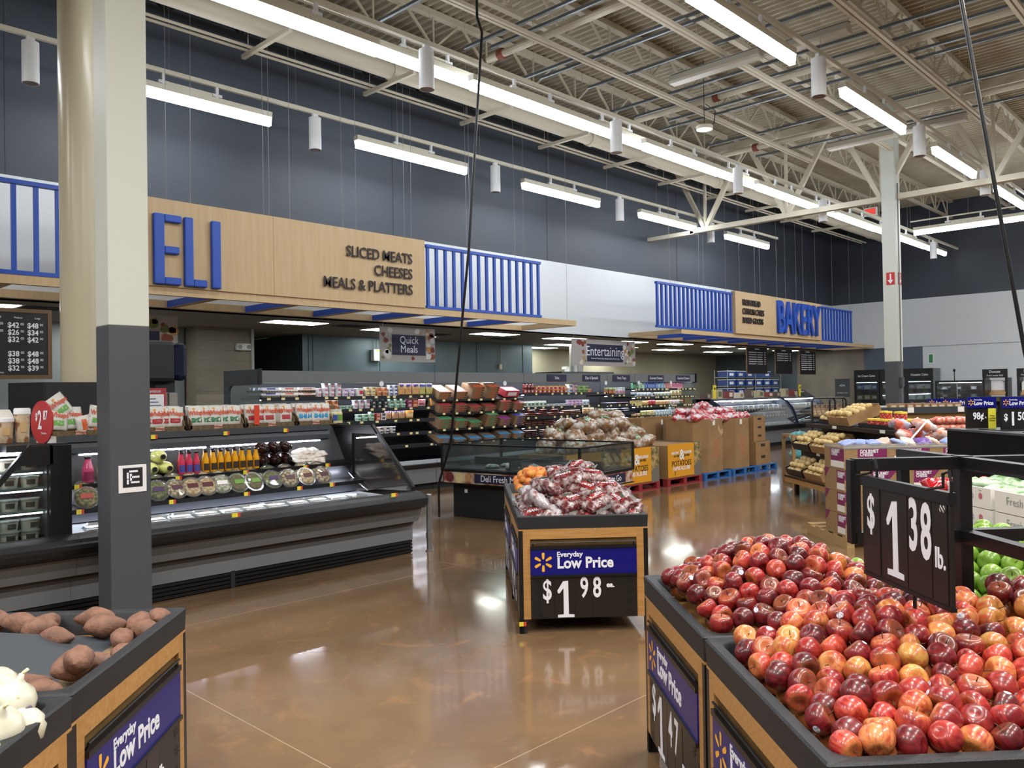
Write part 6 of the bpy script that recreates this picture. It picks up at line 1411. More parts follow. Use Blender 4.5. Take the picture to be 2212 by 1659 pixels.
# ================================================================== RIGHT SIDE: CHEESE CARTONS, POTATO STAND, VEGETABLE STAND
PLUM = mat('plum_print', '#7a2358', .5); STRAW = mat('straw_print', '#a88a62', .7, col2='#7d6140', scale=40, stretch=(1, 1, 5))
CA, CB, CW, CD, CH = 8.35, 3.92, .462, .47, .232
t = thing('wood_pallet', 'pale wooden pallet under the gourmet cheese cartons', 'pallet', uv(CA-.03, CB), RZ)
for k in range(5): MB().box(0, k*.225, .10, 1.5, k*.225+.1, .12).build('deck_board', PALLETW, t)
for x in (0, .7, 1.42): MB().box(x, 0, .0, x+.08, 1.0, .10).build('runner', PALLETW, t)
def cheese_carton(a, b, z, label, top):
    t = thing('cheese_carton', label, 'carton', uv(a, b, z), RZ, 'gourmet cheese cartons'); g = .004; w_, d_, h_ = CW-g, CD-g, CH-.002
    MB().box(0, 0, 0, w_, d_, h_).build('box', STRAW, t)
    for nm, P in (('front', lambda x, zz, o: V3(x, -o, zz)), ('side', lambda x, zz, o: V3(-o, d_-x, zz))):
        W_ = w_ if nm == 'front' else d_
        q = MB(); f = [P(W_*.32, h_*.38, .001), P(W_, h_*.38, .001), P(W_, h_*.96, .001), P(W_*.32, h_*.96, .001)]
        if not top: f = [P(W_*.62, h_*.38, .001), P(W_, h_*.38, .001), P(W_, h_*.96, .001), P(W_*.62, h_*.96, .001)]
        q.add(f, [(0, 1, 2, 3)]); q.build('plum_panel', PLUM, t)
        q = MB(); x0 = W_*(.32 if top else .62); q.add([P(x0, h_*.08, .001), P(W_, h_*.08, .001), P(W_, h_*.375, .001), P(x0, h_*.375, .001)], [(0, 1, 2, 3)]); q.build('white_band', CARDW, t)
        if not top:
            q = MB(); n = 8; c = [(W_*.0, h_*.55)]+[(W_*.30*(i/n), h_*(.55+.45*(1-math.cos(PI*i/n))/2)) for i in range(n+1)]+[(0, h_)]
            q.add([P(x, z_, .0015) for x, z_ in c], [tuple(range(len(c)))]); q.build('plum_corner', PLUM, t)
        r = (1, 0, 0) if nm == 'front' else (0, -1, 0)
        for s, k in (('GOURMET', .82), ('CHEESE', .68)):
            text(s, P(x0+W_*.05, h_*k, .002), t, WHT, .05 if top else .042, r=r, align='LEFT', sx=.85, bold=.0012)
    if top:
        q = MB(); q.box(-.003, -.003, h_*.93, w_+.003, 0, h_*1.16); q.box(-.003, 0, h_*.93, 0, d_, h_*1.16); q.build('clear_liner', FILM, t)
for c in range(3):
    for r in range(4):
        for k in range(1):
            cheese_carton(CA+k*CD, CB+c*CW, .121+r*CH, 'gourmet cheese carton, %s layer, %s column%s' % (('bottom', 'second', 'third', 'top')[r], ('left', 'middle', 'right')[c], ', behind' if k else ''), r == 3)
for i in range(9):
    col, nm = (('#8a9ad0', 'blue'), ('#d8c8b8', 'cream'), ('#6a4a9a', 'violet'), ('#c8b0a0', 'tan'))[i % 4 if i > 2 else i % 2*0]
    put('cheese_pack', memo('chp'+col, lambda: pillow(.17, .13, .05, 200+i, .3)[0].mesh('cheese_pack', c_(col, .3), True)), '%s pack poking out of the top cheese cartons, %s from left' % (nm, nth(i)), 'pack', uv(CA+.18+.05*(i % 2), CB+.12+i*.14, .121+4*CH+.04), (rnd.uniform(.0, .5), rnd.uniform(-.5, .5), RZ+rnd.uniform(-.6, .6)), 'packs in the cheese cartons')
# --- stepped stand with yellow potatoes and red jars, its goods facing left
SKIN = mat('yellow_potato', '#dcc48c', .5, col2='#cdae6e', scale=12)
YP = [MB().ball((0, 0, 0), .048*sx, .045, .042, 12, 8, lambda d: 1+.06*math.sin(5*d.x+k)).mesh('potato', SKIN, True) for k, sx in enumerate((1, 1.2, .9))]
CRATEW = mat('crate_wood', '#a5825a', .75, col2='#8d6c46', scale=5, stretch=(1, 10, 1))
t = thing('produce_stand', 'stepped black produce stand on a tan wooden base holding potato crates', 'stand', uv(9.55, 5.05), RZ)   # local x = into the stand, y = away
SL = 3.3
MB().box(0, 0, .20, 1.4, SL, .30).build('wood_base', mat('stand_wood', '#a57c46', .55), t); MB().box(-.005, 0, .275, 0, SL, .305).build('black_edge', BLK, t)
for y in (.15, SL-.2):
    for x in (.1, 1.2): MB().box(x, y, 0, x+.06, y+.06, .2).build('leg', BLK, t)
MB().box(.28, 0, .30, 1.4, SL, .70).build('lower_step', BLKM, t); MB().box(.62, 0, .70, 1.4, SL, 1.09).build('upper_step', BLKM, t)
MB().box(.38, -.02, 1.085, 1.42, SL, 1.11).build('top_shelf', BLK, t); MB().box(.36, 0, 1.06, .39, SL, 1.115).build('shelf_edge', BLK, t)
for y in (.8, 2.2):
    MB().box(.352, y, 1.075, .36, y+.12, 1.115).build('price_tag', TAGW, t); MB().box(.19, y+.2, .66, .2, y+.32, .70).build('price_tag', TAGW, t)
def potato_crate(x, y, z, wd, ln, mt, label, n, cnt, tilt=.42, h=.14):
    c = thing('potato_crate', label, 'crate', uv(9.55+y, 5.05+x, z), 0, 'potato crates'); c.rotation_mode = 'QUATERNION'
    from mathutils import Quaternion as Q
    c.rotation_quaternion = Q((0, 0, 1), RZ) @ Q((0, 1, 0), -tilt)
    q = MB(); k = .012; q.box(0, 0, 0, wd, ln, k); q.box(0, 0, k, k, ln, h*.8); q.box(wd-k, 0, k, wd, ln, h); q.box(k, 0, k, wd-k, k, h*.9); q.box(k, ln-k, k, wd-k, ln, h*.9); q.build('box', mt, c)
    M = Matrix.Translation(c.location) @ c.rotation_quaternion.to_matrix().to_4x4(); i = 0
    nx, ny = max(2, int(wd/.092)), max(2, int(ln/.105))
    for L in range(2):
        for a in range(nx-L):
            for b in range(ny-L):
                p = M @ V3(.055+(wd-.11)*(a+.5*L)/max(1, nx-1), .06+(ln-.12)*(b+.5*L)/max(1, ny-1), .075+.075*L)
                put('potato', YP[i % 3], 'yellow potato in the %s, %s layer, %s' % (n, NTH[L], nth(i % 30) if i < 30 else nth(i-30)), 'potato', p+V3(rnd.uniform(-.01, .01), rnd.uniform(-.01, .01), rnd.uniform(-.008, .01)), (rnd.uniform(-.4, .4), rnd.uniform(-.4, .4), rnd.uniform(0, 3)), 'yellow potatoes'); i += 1
    return c
potato_crate(.03, 2.62, .31, .40, .62, BLK, 'black potato crate at the far end of the bottom step', 'bottom far crate', 24)
potato_crate(.03, 1.93, .31, .40, .62, CRATEW, 'wooden potato crate on the bottom step next to the cheese cartons', 'bottom near crate', 24)
potato_crate(.14, 2.62, .71, .42, .62, BLK, 'black potato crate at the far end of the middle step', 'middle far crate', 24)
potato_crate(.14, 1.9, .71, .42, .66, CRATEW, 'wooden potato crate on the middle step', 'middle near crate', 24)
potato_crate(.52, 2.65, 1.115, .30, .5, BLK, 'low black potato tray at the far end of the top shelf', 'top far tray', 12, .1, .09)
potato_crate(.42, 1.9, 1.12, .52, .66, CRATEW, 'large wooden potato crate tilted on the top shelf', 'top large crate', 30, .34, .16)
c = thing('jar_tray', 'black tray of red berry tubs on the near end of the top shelf', 'tray', uv(10.15, 5.52, 1.112), RZ)
q = MB(); q.box(0, 0, 0, .62, 1.15, .01); q.box(0, 0, .01, .012, 1.15, .06); q.box(.608, 0, .01, .62, 1.15, .06); q.box(.012, 0, .01, .608, .012, .06); q.box(.012, 1.138, .01, .608, 1.15, .06); q.build('tray', BLK, c)
BJ = MB(); BJ.lathe([(.042, 0), (.055, .01), (.055, .085), (.05, .09)], 16); BJ.k = 1; BJ.lathe([(.058, .085), (.058, .108), (.05, .112), (0, .112)], 16)
BJ = BJ.mesh('berry_tub', [mat('berry_red', '#a8262a', .2, col2='#d88a80', scale=40, lo=.5, hi=.62, coat=.3), mat('lid_yellow', '#e8c84a', .4)], SM)
for i in range(15):
    a, b, z = 10.3+.19*(i % 5), 5.61+.15*(i//5 % 3), 1.125
    put('berry_tub', BJ, 'red berry tub with yellow lid on the black tray, row %s, %s from front' % (NTH[i//5], nth(i % 5)), 'tub', uv(a, b, z), rnd.uniform(0, 6), 'red berry tubs', (1.25, 1.25, 1.1))
for i in range(4): put('berry_tub', BJ, 'red berry tub stacked on the others, %s from front' % nth(i), 'tub', uv(10.4+.19*i, 5.68+.05*(i % 2), 1.238), (0, .1 if i % 2 else 0, 1), 'red berry tubs')
put('berry_tub', BJ, 'red berry tub lying tipped on the middle step showing its yellow lid', 'tub', uv(11.2, 5.3, .86), (.9, -.8, RZ), 'red berry tubs')
for i in range(10):
    put('citrus_bag', memo('cit%d' % (i % 3), lambda: pillow(.24, .2, .12, 230+i % 3, .35)[0].mesh('citrus_bag', mat('citrus_net%d' % (i % 3), ('#d8d4da', '#c85a48', '#9ab8d4')[i % 3], .3, col2=('#d88a6a', '#e6d8d4', '#d86a50')[i % 3], scale=9, lo=.42, hi=.58), True)),
        'clear bag of orange fruit on the low table behind the cheese cartons, %s laid' % nth(i), 'bag of fruit', uv(9.0+.12*(i % 3), 5.0+.16*(i % 4), 1.0+.12*(i//4)), (.3, rnd.uniform(-.3, .3), rnd.uniform(0, 3)), 'bags of orange fruit')
t = thing('fruit_table', 'low dark table under the clear bags of orange fruit', 'table', uv(8.86, 4.85), RZ)
MB().box(0, 0, .88, .85, .6, .94).build('top', BLKM, t)
for x in (.02, .78):
    for y in (.02, .53): MB().box(x, y, 0, x+.05, y+.05, .88).build('leg', BLKM, t)
for i in range(8): put('tomato_pack', memo('tompk%d' % (i % 2), lambda: pillow(.2, .14, .09, 240+i % 2, .3)[0].mesh('tomato_pack', mat('tomato_pk', '#c24a3a', .3, col2='#e0b09a', scale=14), True)), 'red tomato pack on the near end of the top shelf, %s tier, %s from left' % (NTH[i//4], nth(i % 4)), 'pack', uv(9.75, 5.78+.13*(i % 4), 1.165+.09*(i//4)), (0, 0, rnd.uniform(-.3, .3)+RZ), 'red tomato packs')
o = MB().bar((0, 0, 0), uv(.62, .72, .36), .02, .005).build('strap', WHT, None, loc=uv(8.3, 4.43, .93)); tag(o, 'loose white plastic strap slanting across the right cheese cartons', 'strap')
# --- tall black vegetable stand at the right edge
t = thing('vegetable_stand', 'tall black vegetable stand at the right edge with glossy black header', 'stand', uv(4.3, 3.23), RZ)
MB().box(0, 0, 0, 1.3, 1.35, .74).build('base', BLKM, t); MB().box(-.02, 0, .74, .6, 1.35, .76).build('shelf', BLK, t)
MB().box(.6, -.2, .74, 1.3, 2.05, 1.325).build('header', mat('gloss_black', '#08080a', .25), t); MB().box(.59, -.2, 1.325, 1.31, 2.06, 1.34).build('header_top', DGREY, t)
for k in range(4): MB().box(.7, .0+k*.5, 1.34, 1.1, .3+k*.5, 1.345).build('top_insert', BLK, t)
MB().box(.7, 1.35, 0, 1.3, 2.0, .74).build('rear_post', BLKM, t)
VG = mat('veg_green', '#5f8a4a', .4, col2='#b8c8b0', scale=12, lo=.4, hi=.6)
for L in range(2):
    for k in range(2):
        c = thing('vegetable_box', 'white vegetable carton on the vegetable stand, %s one, %s layer' % (('near', 'far')[k], ('lower', 'upper')[L]), 'carton', uv(4.35+k*.62, 3.27, .762+L*.135), RZ, 'white vegetable cartons')
        q = MB(); q.box(0, 0, 0, .5, .58, .012); q.box(0, 0, .012, .012, .58, .13); q.box(.488, 0, .012, .5, .58, .13); q.box(.012, 0, .012, .488, .012, .13); q.box(.012, .568, .012, .488, .58, .13); q.build('box', CARDW, c)
        text('Fresh Ripe', (-.002, .32, .075), c, mat('print_grey', '#9aa09c', .6), .07, r=(0, -1, 0)); MB().cyl((-.001, .1, .075), (-.002, .1, .075), .02, n=10).build('printed_mark', c_('#c06a78'), c)
        if L == 1:
            for j in range(6): put('greens_bag', memo('grn%d' % (j % 3), lambda: pillow(.26, .15, .08, 250+j % 3, .3)[0].mesh('greens_bag', VG, True)), 'clear bag of green vegetables in the %s upper carton, %s laid' % (('near', 'far')[k], nth(j)), 'bag of greens', uv(4.44+k*.62+.17*(j % 3), 3.41+.2*(j//3), 1.0+.02*(j % 2)), (rnd.uniform(-.2, .2), rnd.uniform(-.2, .2), rnd.uniform(0, 3)), 'bags of greens')
for i in range(4): put('red_pack', memo('redpk', lambda: pillow(.2, .16, .09, 260, .3)[0].mesh('red_pack', mat('red_pack', '#a8161e', .2, coat=.4), True)), 'glossy red pack seen between the frame bars, %s from left' % nth(i), 'pack', uv(5.5, 3.25+.12*i, .99), (.3, 0, RZ+.3*i), 'glossy red packs')
MB().box(-.0, 1.12, .76, .55, 1.34, .94).build('riser', BLKM, t)
# price signs on top of it
def top_sign(a, b, label, price, yellow=None, wd=.235, h=.245, z=1.345):
    t = thing('price_sign', label, 'sign', uv(a, b, z), RZ)
    MB().box(0, -.01, 0, wd, .01, h).build('panel', SIGNBLK, t); bl = MB().box(0, -.016, h-.085, wd, -.0105, h).build('blue_sign', BLUE, t)
    spark(bl, lambda x, y, o: V3(.03+x, -.0175, h-.043+y), .026); text('Everyday', (.055, -.0172, h-.022), bl, WHT, .018, align='LEFT'); text('Low Price', (.055, -.0172, h-.05), bl, WHT, .042, align='LEFT', bold=.001, sx=.9)
    for s, x, zz, sz, bo in price: text(s, (x, -.012, zz), t, WHT, sz, bold=bo, sx=.8)
    if yellow: MB().box(wd*.72, -.014, .0, wd*.98, -.0112, h-.09).build('yellow_card', mat('card_yellow', '#d9d23a', .6), t); text('Price\nLocked\nDown', (wd*.85, -.015, .08), t, BLKM, .018)
    MB().add([(wd, -.01, 0), (wd, -.01, h), (wd+.025, .08, h), (wd+.025, .08, 0)], [(0, 1, 2, 3)][::-1]).build('side_wing', CARDW, t)
top_sign(6.15, 3.865, 'black 98 cent price sign with blue header standing on the vegetable stand', (('98\u00a2', .09, .095, .075, .002), ('lb', .15, .085, .02, 0)), True)
top_sign(5.95, 4.01, 'black $1.50 price sign with blue header at the right picture edge', (('$', .03, .09, .07, .002), ('1', .085, .075, .14, .004), ('50', .155, .095, .085, .002)))
# ================================================================== BAKERY SIDE AND FAR WALL
# service counter with a tan front
t = thing('bakery_table', 'long tan fronted counter with dark ledge and white price cards before the far pillar', 'counter', uv(13.6, 6.85), RZ)
MB().box(0, 0, .0, 2.1, 1.1, 1.22).build('body', mat('counter_tan', '#a07a48', .55), t); MB().box(-.03, -.06, 1.22, 2.2, 1.1, 1.25).build('ledge', DGREY, t); MB().box(-.03, -.08, 1.22, 2.2, -.06, 1.33).build('price_rail', DGREY, t)
for x in (-.02, 2.0): MB().box(x, -.02, 0, x+.12, .0, 1.22).build('post', BLK, t)
for i, x in enumerate((.02, .62, 1.5)): MB().box(x, -.087, 1.235, x+.11, -.081, 1.325).build('price_card', TAGW, t)
for i in range(9):
    put('bread_pack', memo('brd%d' % (i % 2), lambda: carton('#a8805e', '#d8c4ac', .13, .16, .13)[0]), 'bread pack in the row on the tan counter, %s from left' % nth(i), 'bread', uv(14.0, 7.45+i*.145, 1.252), RZ+rnd.uniform(-.1, .1), 'bread packs on the tan counter')
put('flat_box', carton('#c9cac6', '#dcdcd8', .32, .3, .1)[0], 'pale flat box beside the bread packs on the tan counter', 'box', uv(13.95, 7.1, 1.252), RZ)
for i, b in enumerate((8.18, 8.36)):
    o = thing('price_sign', 'long blue price banner on the tan counter, %s one' % ('rear partly hidden', 'front')[i], 'sign', uv(14.15-.12*i, b, 1.252), RZ)
    bl = MB().box(0, -.01, .06, .55, .01, .2).build('panel', BLUE, o); MB().box(.25, .0, 0, .3, .01, .06).build('foot', BLK, o)
    spark(bl, lambda x, y, q: V3(.08+x, -.0115, .13+y), .055); text('Low Price', (.16, -.0115, .125), bl, WHT, .1, align='LEFT', bold=.002, sx=.85)
t = thing('bread_rack', 'black tube rack with two rounded frames holding brown bread bags', 'rack', uv(14.3, 6.15), RZ)
for x0, x1 in ((0, .42), (.32, .62)):
    MB().tube([(x0, 0, 0), (x0, 0, 1.45), (x0+.04, 0, 1.5), (x1-.04, 0, 1.5), (x1, 0, 1.45), (x1, 0, 0)], .018, 8).build('frame', BLK, t)
for z in (.4, .8, 1.12): MB().box(0, 0, z, .62, .35, z+.02).build('shelf', BLK, t)
for i in range(6): put('bread_bag', memo('bbag', lambda: pouch('#a58a6c', '#cbb89c', .11, .24, .06, 300, '#5a3f2c')[0]), 'brown bread bag on the black tube rack, %s from left' % nth(i), 'bread', uv(14.42, 6.23+.09*i, 1.142), RZ, 'bread bags on the rack')
for i, (x0, x1, y) in enumerate(((19.8, 23.9, 11.0), (24.0, 26.4, 11.0))):
    t = thing('bakery_case', 'curved glass bakery case with bright upper shelf, %s half' % ('left', 'right')[i], 'display case', (x0, y, 0), group='curved bakery cases'); W = x1-x0
    MB().box(0, .05, 0, W, 1.1, .12).build('kick', BLKM, t); MB().box(0, 0, .12, W, 1.1, .5).build('front_panel', GREY, t); MB().box(0, -.08, .5, W, .1, .6).build('bumper', BLK, t)
    MB().box(0, .7, .6, W, 1.1, 1.38).build('back_panel', mat('bakery_back', '#1a1d20', .5), t)
    for z, y0, mt in ((.62, .05, LINER), (.9, .25, BLK), (1.1, .35, BLK)): MB().box(0, y0, z-.03, W, .75, z).build('shelf', mt, t)
    q = MB(); q.sweep([(.0, .62), (.06, .85), (.17, 1.08), (.32, 1.25), (.5, 1.34), (.6, 1.36)], .02, W-.02); q.build('curved_glass', clear('curved_glass', '#f2f6f6', .0, .0), t, smooth=True)
    MB().box(0, .55, 1.36, W, 1.1, 1.42).build('top', mat('bakery_top', '#6d7176', .3, metal=.5), t); MB().box(.05, .56, 1.335, W-.05, .62, 1.36).build('light_strip', mat('bakery_led', '#ffffff', .5, emit='#eef4ff', power=40), t)
    for xx in (0, W-.05): MB().prism([(xx, -.05, .5), (xx, .0, .66), (xx, .06, .88), (xx, .17, 1.12), (xx, .34, 1.3), (xx, .55, 1.42), (xx, 1.1, 1.42), (xx, 1.1, .5)][::-1], (.05, 0, 0)).build('end_panel', mat('end_navy', '#23283a', .35), t)
    for z, y0, n in ((.9, .24, 22), (1.1, .34, 24)):
        for k in range(n): child('price_tag', memo('btag', lambda: MB().box(-.03, -.006, -.035, .03, 0, 0).mesh('price_tag', mat('tag_cream', '#e7d9a0', .6))), t, (.12+k*(W-.24)/(n-1), y0, z))
    for k in range(13 if i == 0 else 8):
        x = x0+.2+k*(W-.4)/(12 if i == 0 else 7)
        put('pastry_box', carton('#e4e8ec', '#f2f4f6', .24, .2, .1)[0], 'white pastry box on the bright shelf, %s case, %s from left' % (('left', 'right')[i], nth(k)), 'pastry box', (x, y+.52, 1.102), rnd.uniform(-.1, .1), 'pastry boxes in the bakery cases')
        put('pastry_tray', packm(('#3a3c42', '#6a5a50', '#8a8c90')[k % 3], ('#a8a8ac', '#c8b0a0', '#d0d4d8')[k % 3], .24, .2, .09)[0], 'pastry tray on the middle shelf, %s case, %s from left' % (('left', 'right')[i], nth(k)), 'pastry tray', (x, y+.42, .902), 0, 'pastry trays in the bakery cases')
        put('cake_tray', packm('#9aa4b0', ('#b8c8d8', '#d8c0b0', '#a8b8c8')[k % 3], .24, .2, .07)[0], 'pale cake tray in the bottom well, %s case, %s from left' % (('left', 'right')[i], nth(k)), 'cake tray', (x, y+.25, .622), 0, 'cake trays in the bakery cases')
        if k % 2 == 0: put('bakery_good', carton(('#5a4a44', '#b0a48c', '#7a3a3a', '#c8c0b0')[k//2 % 4], ('#a89a88', '#5a6a4a', '#d8c8b8', '#8a7a60')[k//2 % 4], .22, .2, .16+.05*(k % 3))[0], 'packed baked good standing on the %s bakery case top, %s from left' % (('left', 'right')[i], nth(k//2)), 'baked goods', (x, y+.8, 1.422), rnd.uniform(-.2, .2), 'baked goods on the case tops')
for i, (x, y, z) in enumerate(((20.3, 11.02, 1.425), (25.7, 11.62, 1.422))):
    o = thing('yellow_tag_board', 'narrow yellow notice board standing on the %s bakery case' % ('left', 'right')[i], 'sign', (x, 11.7, z)); MB().box(-.07, -.01, 0, .07, .01, .38).build('board', TAGY, o); MB().cyl((0, -.012, .28), (0, -.011, .28), .035, n=12).build('black_mark', BLK, o)
put('menu_wedge', MB().prism([(0, 0, 0), (0, .3, 0), (0, .3, .2)], (.5, 0, 0)).mesh('menu_wedge', DGREY), 'sloping grey display stand on the right end of the bakery case', 'stand', (25.75, 11.5, 1.422))
t = thing('floor_freezer', 'low dark chest at the right foot of the bakery case with red meat packs', 'freezer', (24.6, 9.2, 0), .35)
MB().box(0, 0, 0, 2.4, .9, .62).build('body', mat('chest_maroon', '#2e2224', .5), t); MB().box(-.03, -.03, .62, 2.43, .93, .68).build('rim', DGREY, t)
for i in range(14): put('meat_pack', packm('#5a3038', '#b08890', .3, .22, .09)[0], 'red meat pack heaped on the low dark chest, %s tier, %s from left' % (NTH[i//7], nth(i % 7)), 'meat pack', (24.75+.29*(i % 7), 9.5+.12*(i % 7)+.12*(i//7), .682+.09*(i//7)), .35, 'red meat packs')
for i in range(3): put('wood_crate', memo('slatcrate', lambda: MB().box(0, 0, 0, .55, .4, .14).mesh('wood_crate', mat('crate_tan', '#a07d52', .7))), 'tan wooden crate stacked before the bakery case, %s up' % nth(i), 'crate', (25.9, 9.95, .95+.145*i-.95+.0), .35, 'tan crates before the bakery')
# blue bin rack and clutter behind the counter
t = thing('wire_rack', 'chrome wire rack of blue bins behind the bakery case', 'rack', (25.35, 14.1, 0))
for x in (0, 2, 4.0):
    for y in (0, .5): MB().cyl((x, y, 0), (x, y, 2.35), .015, n=6).build('post', SILVER, t)
for z in (1.2, 1.5, 1.8, 2.1): MB().box(0, 0, z-.02, 4.0, .5, z).build('shelf', SILVER, t)
BB = mat('bin_blue', '#1f3f86', .4)
bbm = MB(); bbm.box(-.26, -.2, 0, .26, .2, .2); bbm.k = 1; bbm.box(-.27, -.21, .2, .27, .21, .225); bbm.quad((-.14, -.201, .05), (.14, -.201, .05), (.14, -.201, .14), (-.14, -.201, .14)); bbm = bbm.mesh('storage_bin', [BB, mat('bin_lid', '#c8ccd4', .5)])
for r, z in enumerate((1.2, 1.5, 1.8, 2.1)):
    for k in range(6):
        if (r, k) in ((3, 3), (3, 5)): continue
        put('storage_bin', bbm, 'blue lidded bin on the wire rack, %s shelf, %s from left' % (('lowest', 'second', 'third', 'top')[r], nth(k)), 'bin', (25.72+k*.66, 14.35, z+.001), 0, 'blue bins on the wire rack')
t = thing('prep_table', 'steel prep table with cartons left of the blue bin rack', 'table', (21.6, 14.3, 0)); MB().box(0, 0, .88, 2.2, .8, .92).build('top', SILVER, t)
for x in (.03, 2.1):
    for y in (.03, .7): MB().box(x, y, 0, x+.05, y+.05, .88).build('leg', SILVER, t)
for i, (x, s, h) in enumerate(((21.9, .4, .55), (22.4, .5, .75), (22.95, .45, .95), (23.45, .4, .5))): put('carton', memo('kc%d' % i, lambda: MB().box(-s/2, -.2, 0, s/2, .2, h).mesh('carton', CARD)), 'brown carton standing on the steel prep table, %s from left' % nth(i), 'carton', (x, 14.7, .922), 0, 'cartons on the prep table')
# glass door freezers on the far wall
FD = mat('freezer_inside', '#10161c', .4); FLED = mat('freezer_led', '#ffffff', .5, emit='#dcecff', power=5)
for i, (y, s) in enumerate(((11.28, 'Ice Cream Cakes'), (10.40, 'Party Desserts'), (9.55, 'Occasion Cakes'))):
    t = thing('door_freezer', 'black glass door freezer headed %s against the far wall' % s.lower(), 'freezer', (29.15, y, 0), -PI/2, 'glass door freezers'); W = .85
    q = MB(); q.box(0, 0, 0, W, .04, .3); q.box(0, 0, 1.85, W, .04, 2.28); q.box(0, 0, .3, .07, .04, 1.85); q.box(W-.07, 0, .3, W, .04, 1.85); q.build('front', BLK, t)
    q = MB(); q.box(0, .04, 0, .02, .8, 2.28); q.box(W-.02, .04, 0, W, .8, 2.28); q.box(.02, .78, 0, W-.02, .8, 2.28); q.box(.02, .04, 2.26, W-.02, .78, 2.28); q.box(.02, .04, 0, W-.02, .78, .3); q.build('cabinet', mat('freezer_grey', '#6c7278', .4), t)
    MB().box(.02, .6, .3, W-.02, .62, 1.85).build('lining', FD, t); MB().box(.07, .012, .3, W-.07, .02, 1.85).build('door_glass', GLASS, t)
    MB().box(.05, .06, 1.83, W-.05, .09, 1.85).build('light_strip', FLED, t); text(s, (W/2, -.003, 2.07), t, WHT, .105, sx=.8, bold=.001, shear=.2)
    for k, z in enumerate((.55, .9, 1.25, 1.6)):
        sh = MB().box(.03, .1, z-.015, W-.03, .6, z).build('shelf', GREY, t)
        for j in range(3):
            col = (('#7a8ac8', '#c8d0e8', '#5a6ab8'), ('#c88a4a', '#d8b080', '#b87a3a'), ('#c8a0b8', '#e0d8dc', '#b8c0c8'), ('#d8dce0', '#a8b0b8', '#c8c8d0'))[(3-k+i) % 4][j]
            put('cake_box', carton(col, '#e8e4e0', .2, .2, .15)[0], '%s box in the %s freezer, %s shelf, %s from left' % (('blue' if col in ('#7a8ac8', '#c8d0e8', '#5a6ab8') else 'tan' if col in ('#c88a4a', '#d8b080', '#b87a3a') else 'pale'), ('left', 'middle', 'right')[i], ('bottom', 'second', 'third', 'top')[k], nth(j)), 'frozen box', (29.3, y-.17-.25*j, z+.001), -PI/2, 'boxes in the freezers')
t = thing('info_sign', 'small dark grey notice sign standing left of the freezers', 'sign', (28.3, 11.6, 0), -PI/2); MB().cyl((.25, 0, 0), (.25, 0, 1.4), .02, n=8).build('post', BLK, t); MB().box(0, -.02, 1.35, .5, 0, 1.98).build('panel', DGREY, t)
text('ADA', (.25, -.022, 1.75), t, WHT, .09); text('accessible counter', (.25, -.022, 1.5), t, WHT, .05)
t = thing('wall_notice', 'small green notice on the white wall above the freezers', 'sign', (29.99, 9.0, 2.62), -PI/2); MB().box(-.1, -.006, -.18, .1, 0, .18).build('plate', WHITE, t); MB().box(-.06, -.008, -.14, .06, -.006, .14).build('green_mark', c_('#3a8a5a'), t)
t = thing('pastry_display', 'wide black glass pastry display before the far white wall', 'display case', (27.0, 8.0, 0), -PI/2); W = 1.35
MB().box(0, 0, 0, W, .7, 1.15).build('base', BLKM, t); q = MB()
for x in (0, W-.05): q.box(x, 0, 1.15, x+.05, .7, 1.84)
q.box(.05, 0, 1.78, W-.05, .7, 1.84); q.box(.05, .66, 1.15, W-.05, .7, 1.78); q.build('frame', BLK, t); MB().box(.05, .004, 1.15, W-.05, .01, 1.78).build('front_glass', GLASS, t)
for z in (1.33, 1.56): MB().box(.05, .1, z-.012, W-.05, .6, z).build('shelf', BLK, t)
MB().box(.1, .06, 1.765, W-.1, .1, 1.778).build('light_strip', LED, t); MB().box(.6, -.002, 1.15, .62, .003, 1.78).build('mullion', SILVER, t)
for i in range(6): put('pastry_pack', carton(('#8a8890', '#5a5258', '#b0a8a8')[i % 3], '#d8d4d0', .15, .15, .1)[0], 'wrapped pastry in the wide black display, %s shelf, %s from left' % (('lower', 'upper')[i//3], nth(i % 3)), 'pastry', (27.3, 7.8-.4*(i % 3), (1.332, 1.562)[i//3]), -PI/2, 'pastries in the display')
for i, y in enumerate((6.85, 5.95)):
    t = thing('donut_case', 'donut case with black Donuts header and white bin, %s one' % ('left', 'right edge')[i], 'display case', (27.6, y, 0), -PI/2, 'donut cases'); W = .66
    MB().box(0, 0, 0, W, .8, 1.2).build('base', BLKM, t); MB().box(-.0, -.02, 1.9, W, .04, 2.16).build('header', BLK, t); text('Donuts', (W/2, -.022, 2.08), t, WHT, .1, bold=.001); text('Fresh made daily', (W/2, -.022, 1.97), t, WHT, .065, shear=.2)
    for x in (.0, W-.07): MB().box(x, 0, 1.2, x+.07, .5, 1.9).build('side', BLK, t)
    MB().prism([(.1, .1, 1.5), (W-.1, .1, 1.5), (W-.1, .1, 1.75), (W-.2, .1, 1.83), (.2, .1, 1.83), (.1, .1, 1.75)], (0, .35, 0)).build('white_bin', WHITE, t)
    MB().hexa([(.12, -.12, 1.38), (W-.05, -.12, 1.38), (W-.05, .1, 1.5), (.12, .1, 1.5), (.12, -.12, 1.41), (W-.05, -.12, 1.41), (W-.05, .1, 1.53), (.12, .1, 1.53)]).build('kraft_tray', c_('#a8845c'), t)
    MB().box(-.1, -.35, 1.2, W+.1, 0, 1.34).build('front_bin', mat('donut_tray', '#54492f', .4), t)
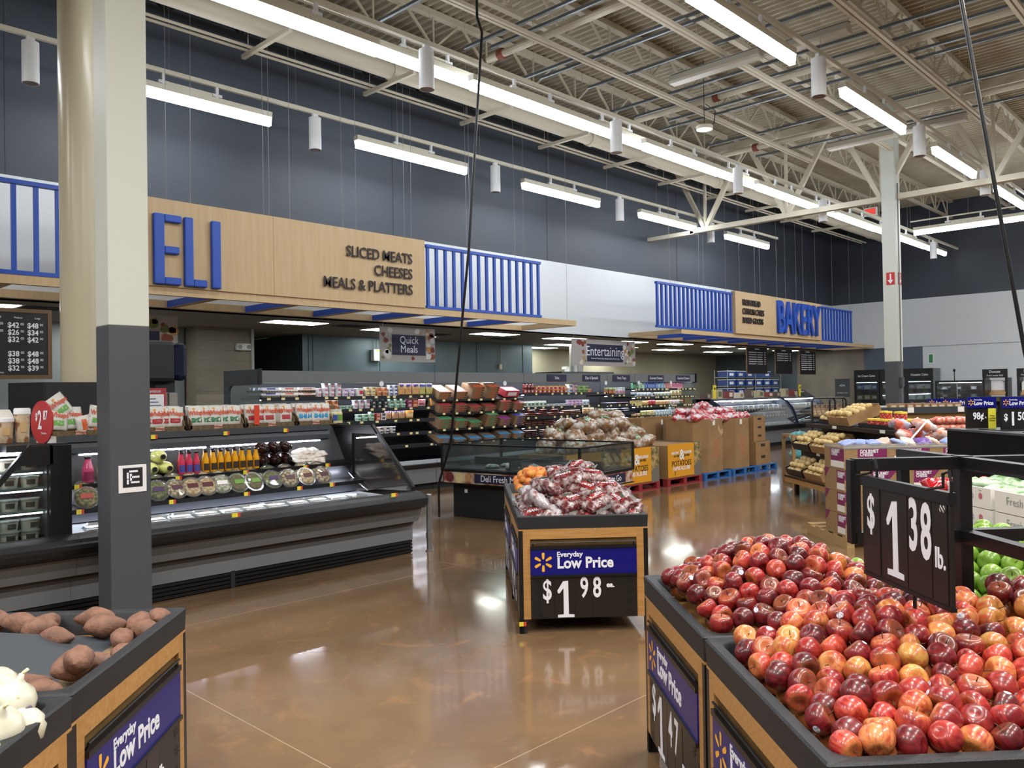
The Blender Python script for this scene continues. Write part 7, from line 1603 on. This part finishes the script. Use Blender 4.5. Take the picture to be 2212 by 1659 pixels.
for i in range(1):
    t = thing('mic_stand', 'thin black pole with small round head before the white wall', 'pole', (28.6, 7.9, 0)); MB().cyl((0, 0, 0), (0, 0, 2.15), .015, n=8).build('pole', BLK, t); MB().ball((0, 0, 2.17), .04, .04, .05, 8, 6).build('head', BLK, t, smooth=True); MB().cyl((0, 0, 0), (0, 0, .02), .15, n=16).build('base', BLK, t)
# cup-and-lid shelf unit at the left end of the bakery counter and teal bags on a slatted box
t = thing('bag_box', 'slatted wooden box of teal bags beside the potato stand', 'crate', uv(14.3, 5.78), RZ)
q = MB()
for x in (0, .45):
    q.box(x, 0, 0, x+.05, .05, .85); q.box(x, .45, 0, x+.05, .5, .85)
for z in (.05, .8): q.box(.05, 0, z, .45, .05, z+.05); q.box(.05, .45, z, .45, .5, z+.05); q.box(0, .05, z, .05, .45, z+.05); q.box(.45, .05, z, .5, .45, z+.05)
q.box(.05, .05, .06, .45, .45, .1); q.build('frame', mat('crate_tan', '#a07d52', .7), t)
for i in range(9): put('teal_bag', memo('teal%d' % (i % 2), lambda: pillow(.3, .26, .2, 270+i % 2, .3)[0].mesh('teal_bag', mat('teal_bag', '#2f8a96', .3, col2='#8fc0b8', scale=8), True)), 'teal bag in the slatted wooden box, %s tier, %s' % (NTH[i//3], nth(i % 3)), 'bag', uv(14.45+.1*(i % 3), 5.93+.07*(i % 3), .22+.28*(i//3)), (.2, rnd.uniform(-.3, .3), rnd.uniform(0, 3)), 'teal bags in the slatted box')
# hanging Kitchen panel behind the near pillar
t = thing('hanging_sign', 'navy hanging panel with food picture seen right of the near pillar', 'sign', (4.93, 12.46, 2.58))
MB().box(-.75, -.01, -.36, .6, .01, .36).build('panel', mat('panel_light_grey', '#a9a39e', .6), t); MB().box(-.5, -.016, -.3, .32, -.011, .12).build('name_plate', NAVY, t); text('n', (.2, -.018, -.1), t, WHT, .26)
blobs(t, 1.2, .7, ('#b98a4e', '#6f7a3e', '#8a4a34'), -.0115, 5, 21, (-.5, .32, -.3, .12))
MB().cyl((.5, 0, .36), (.5, 0, .47), .004, n=5).build('wire', SILVER, t)
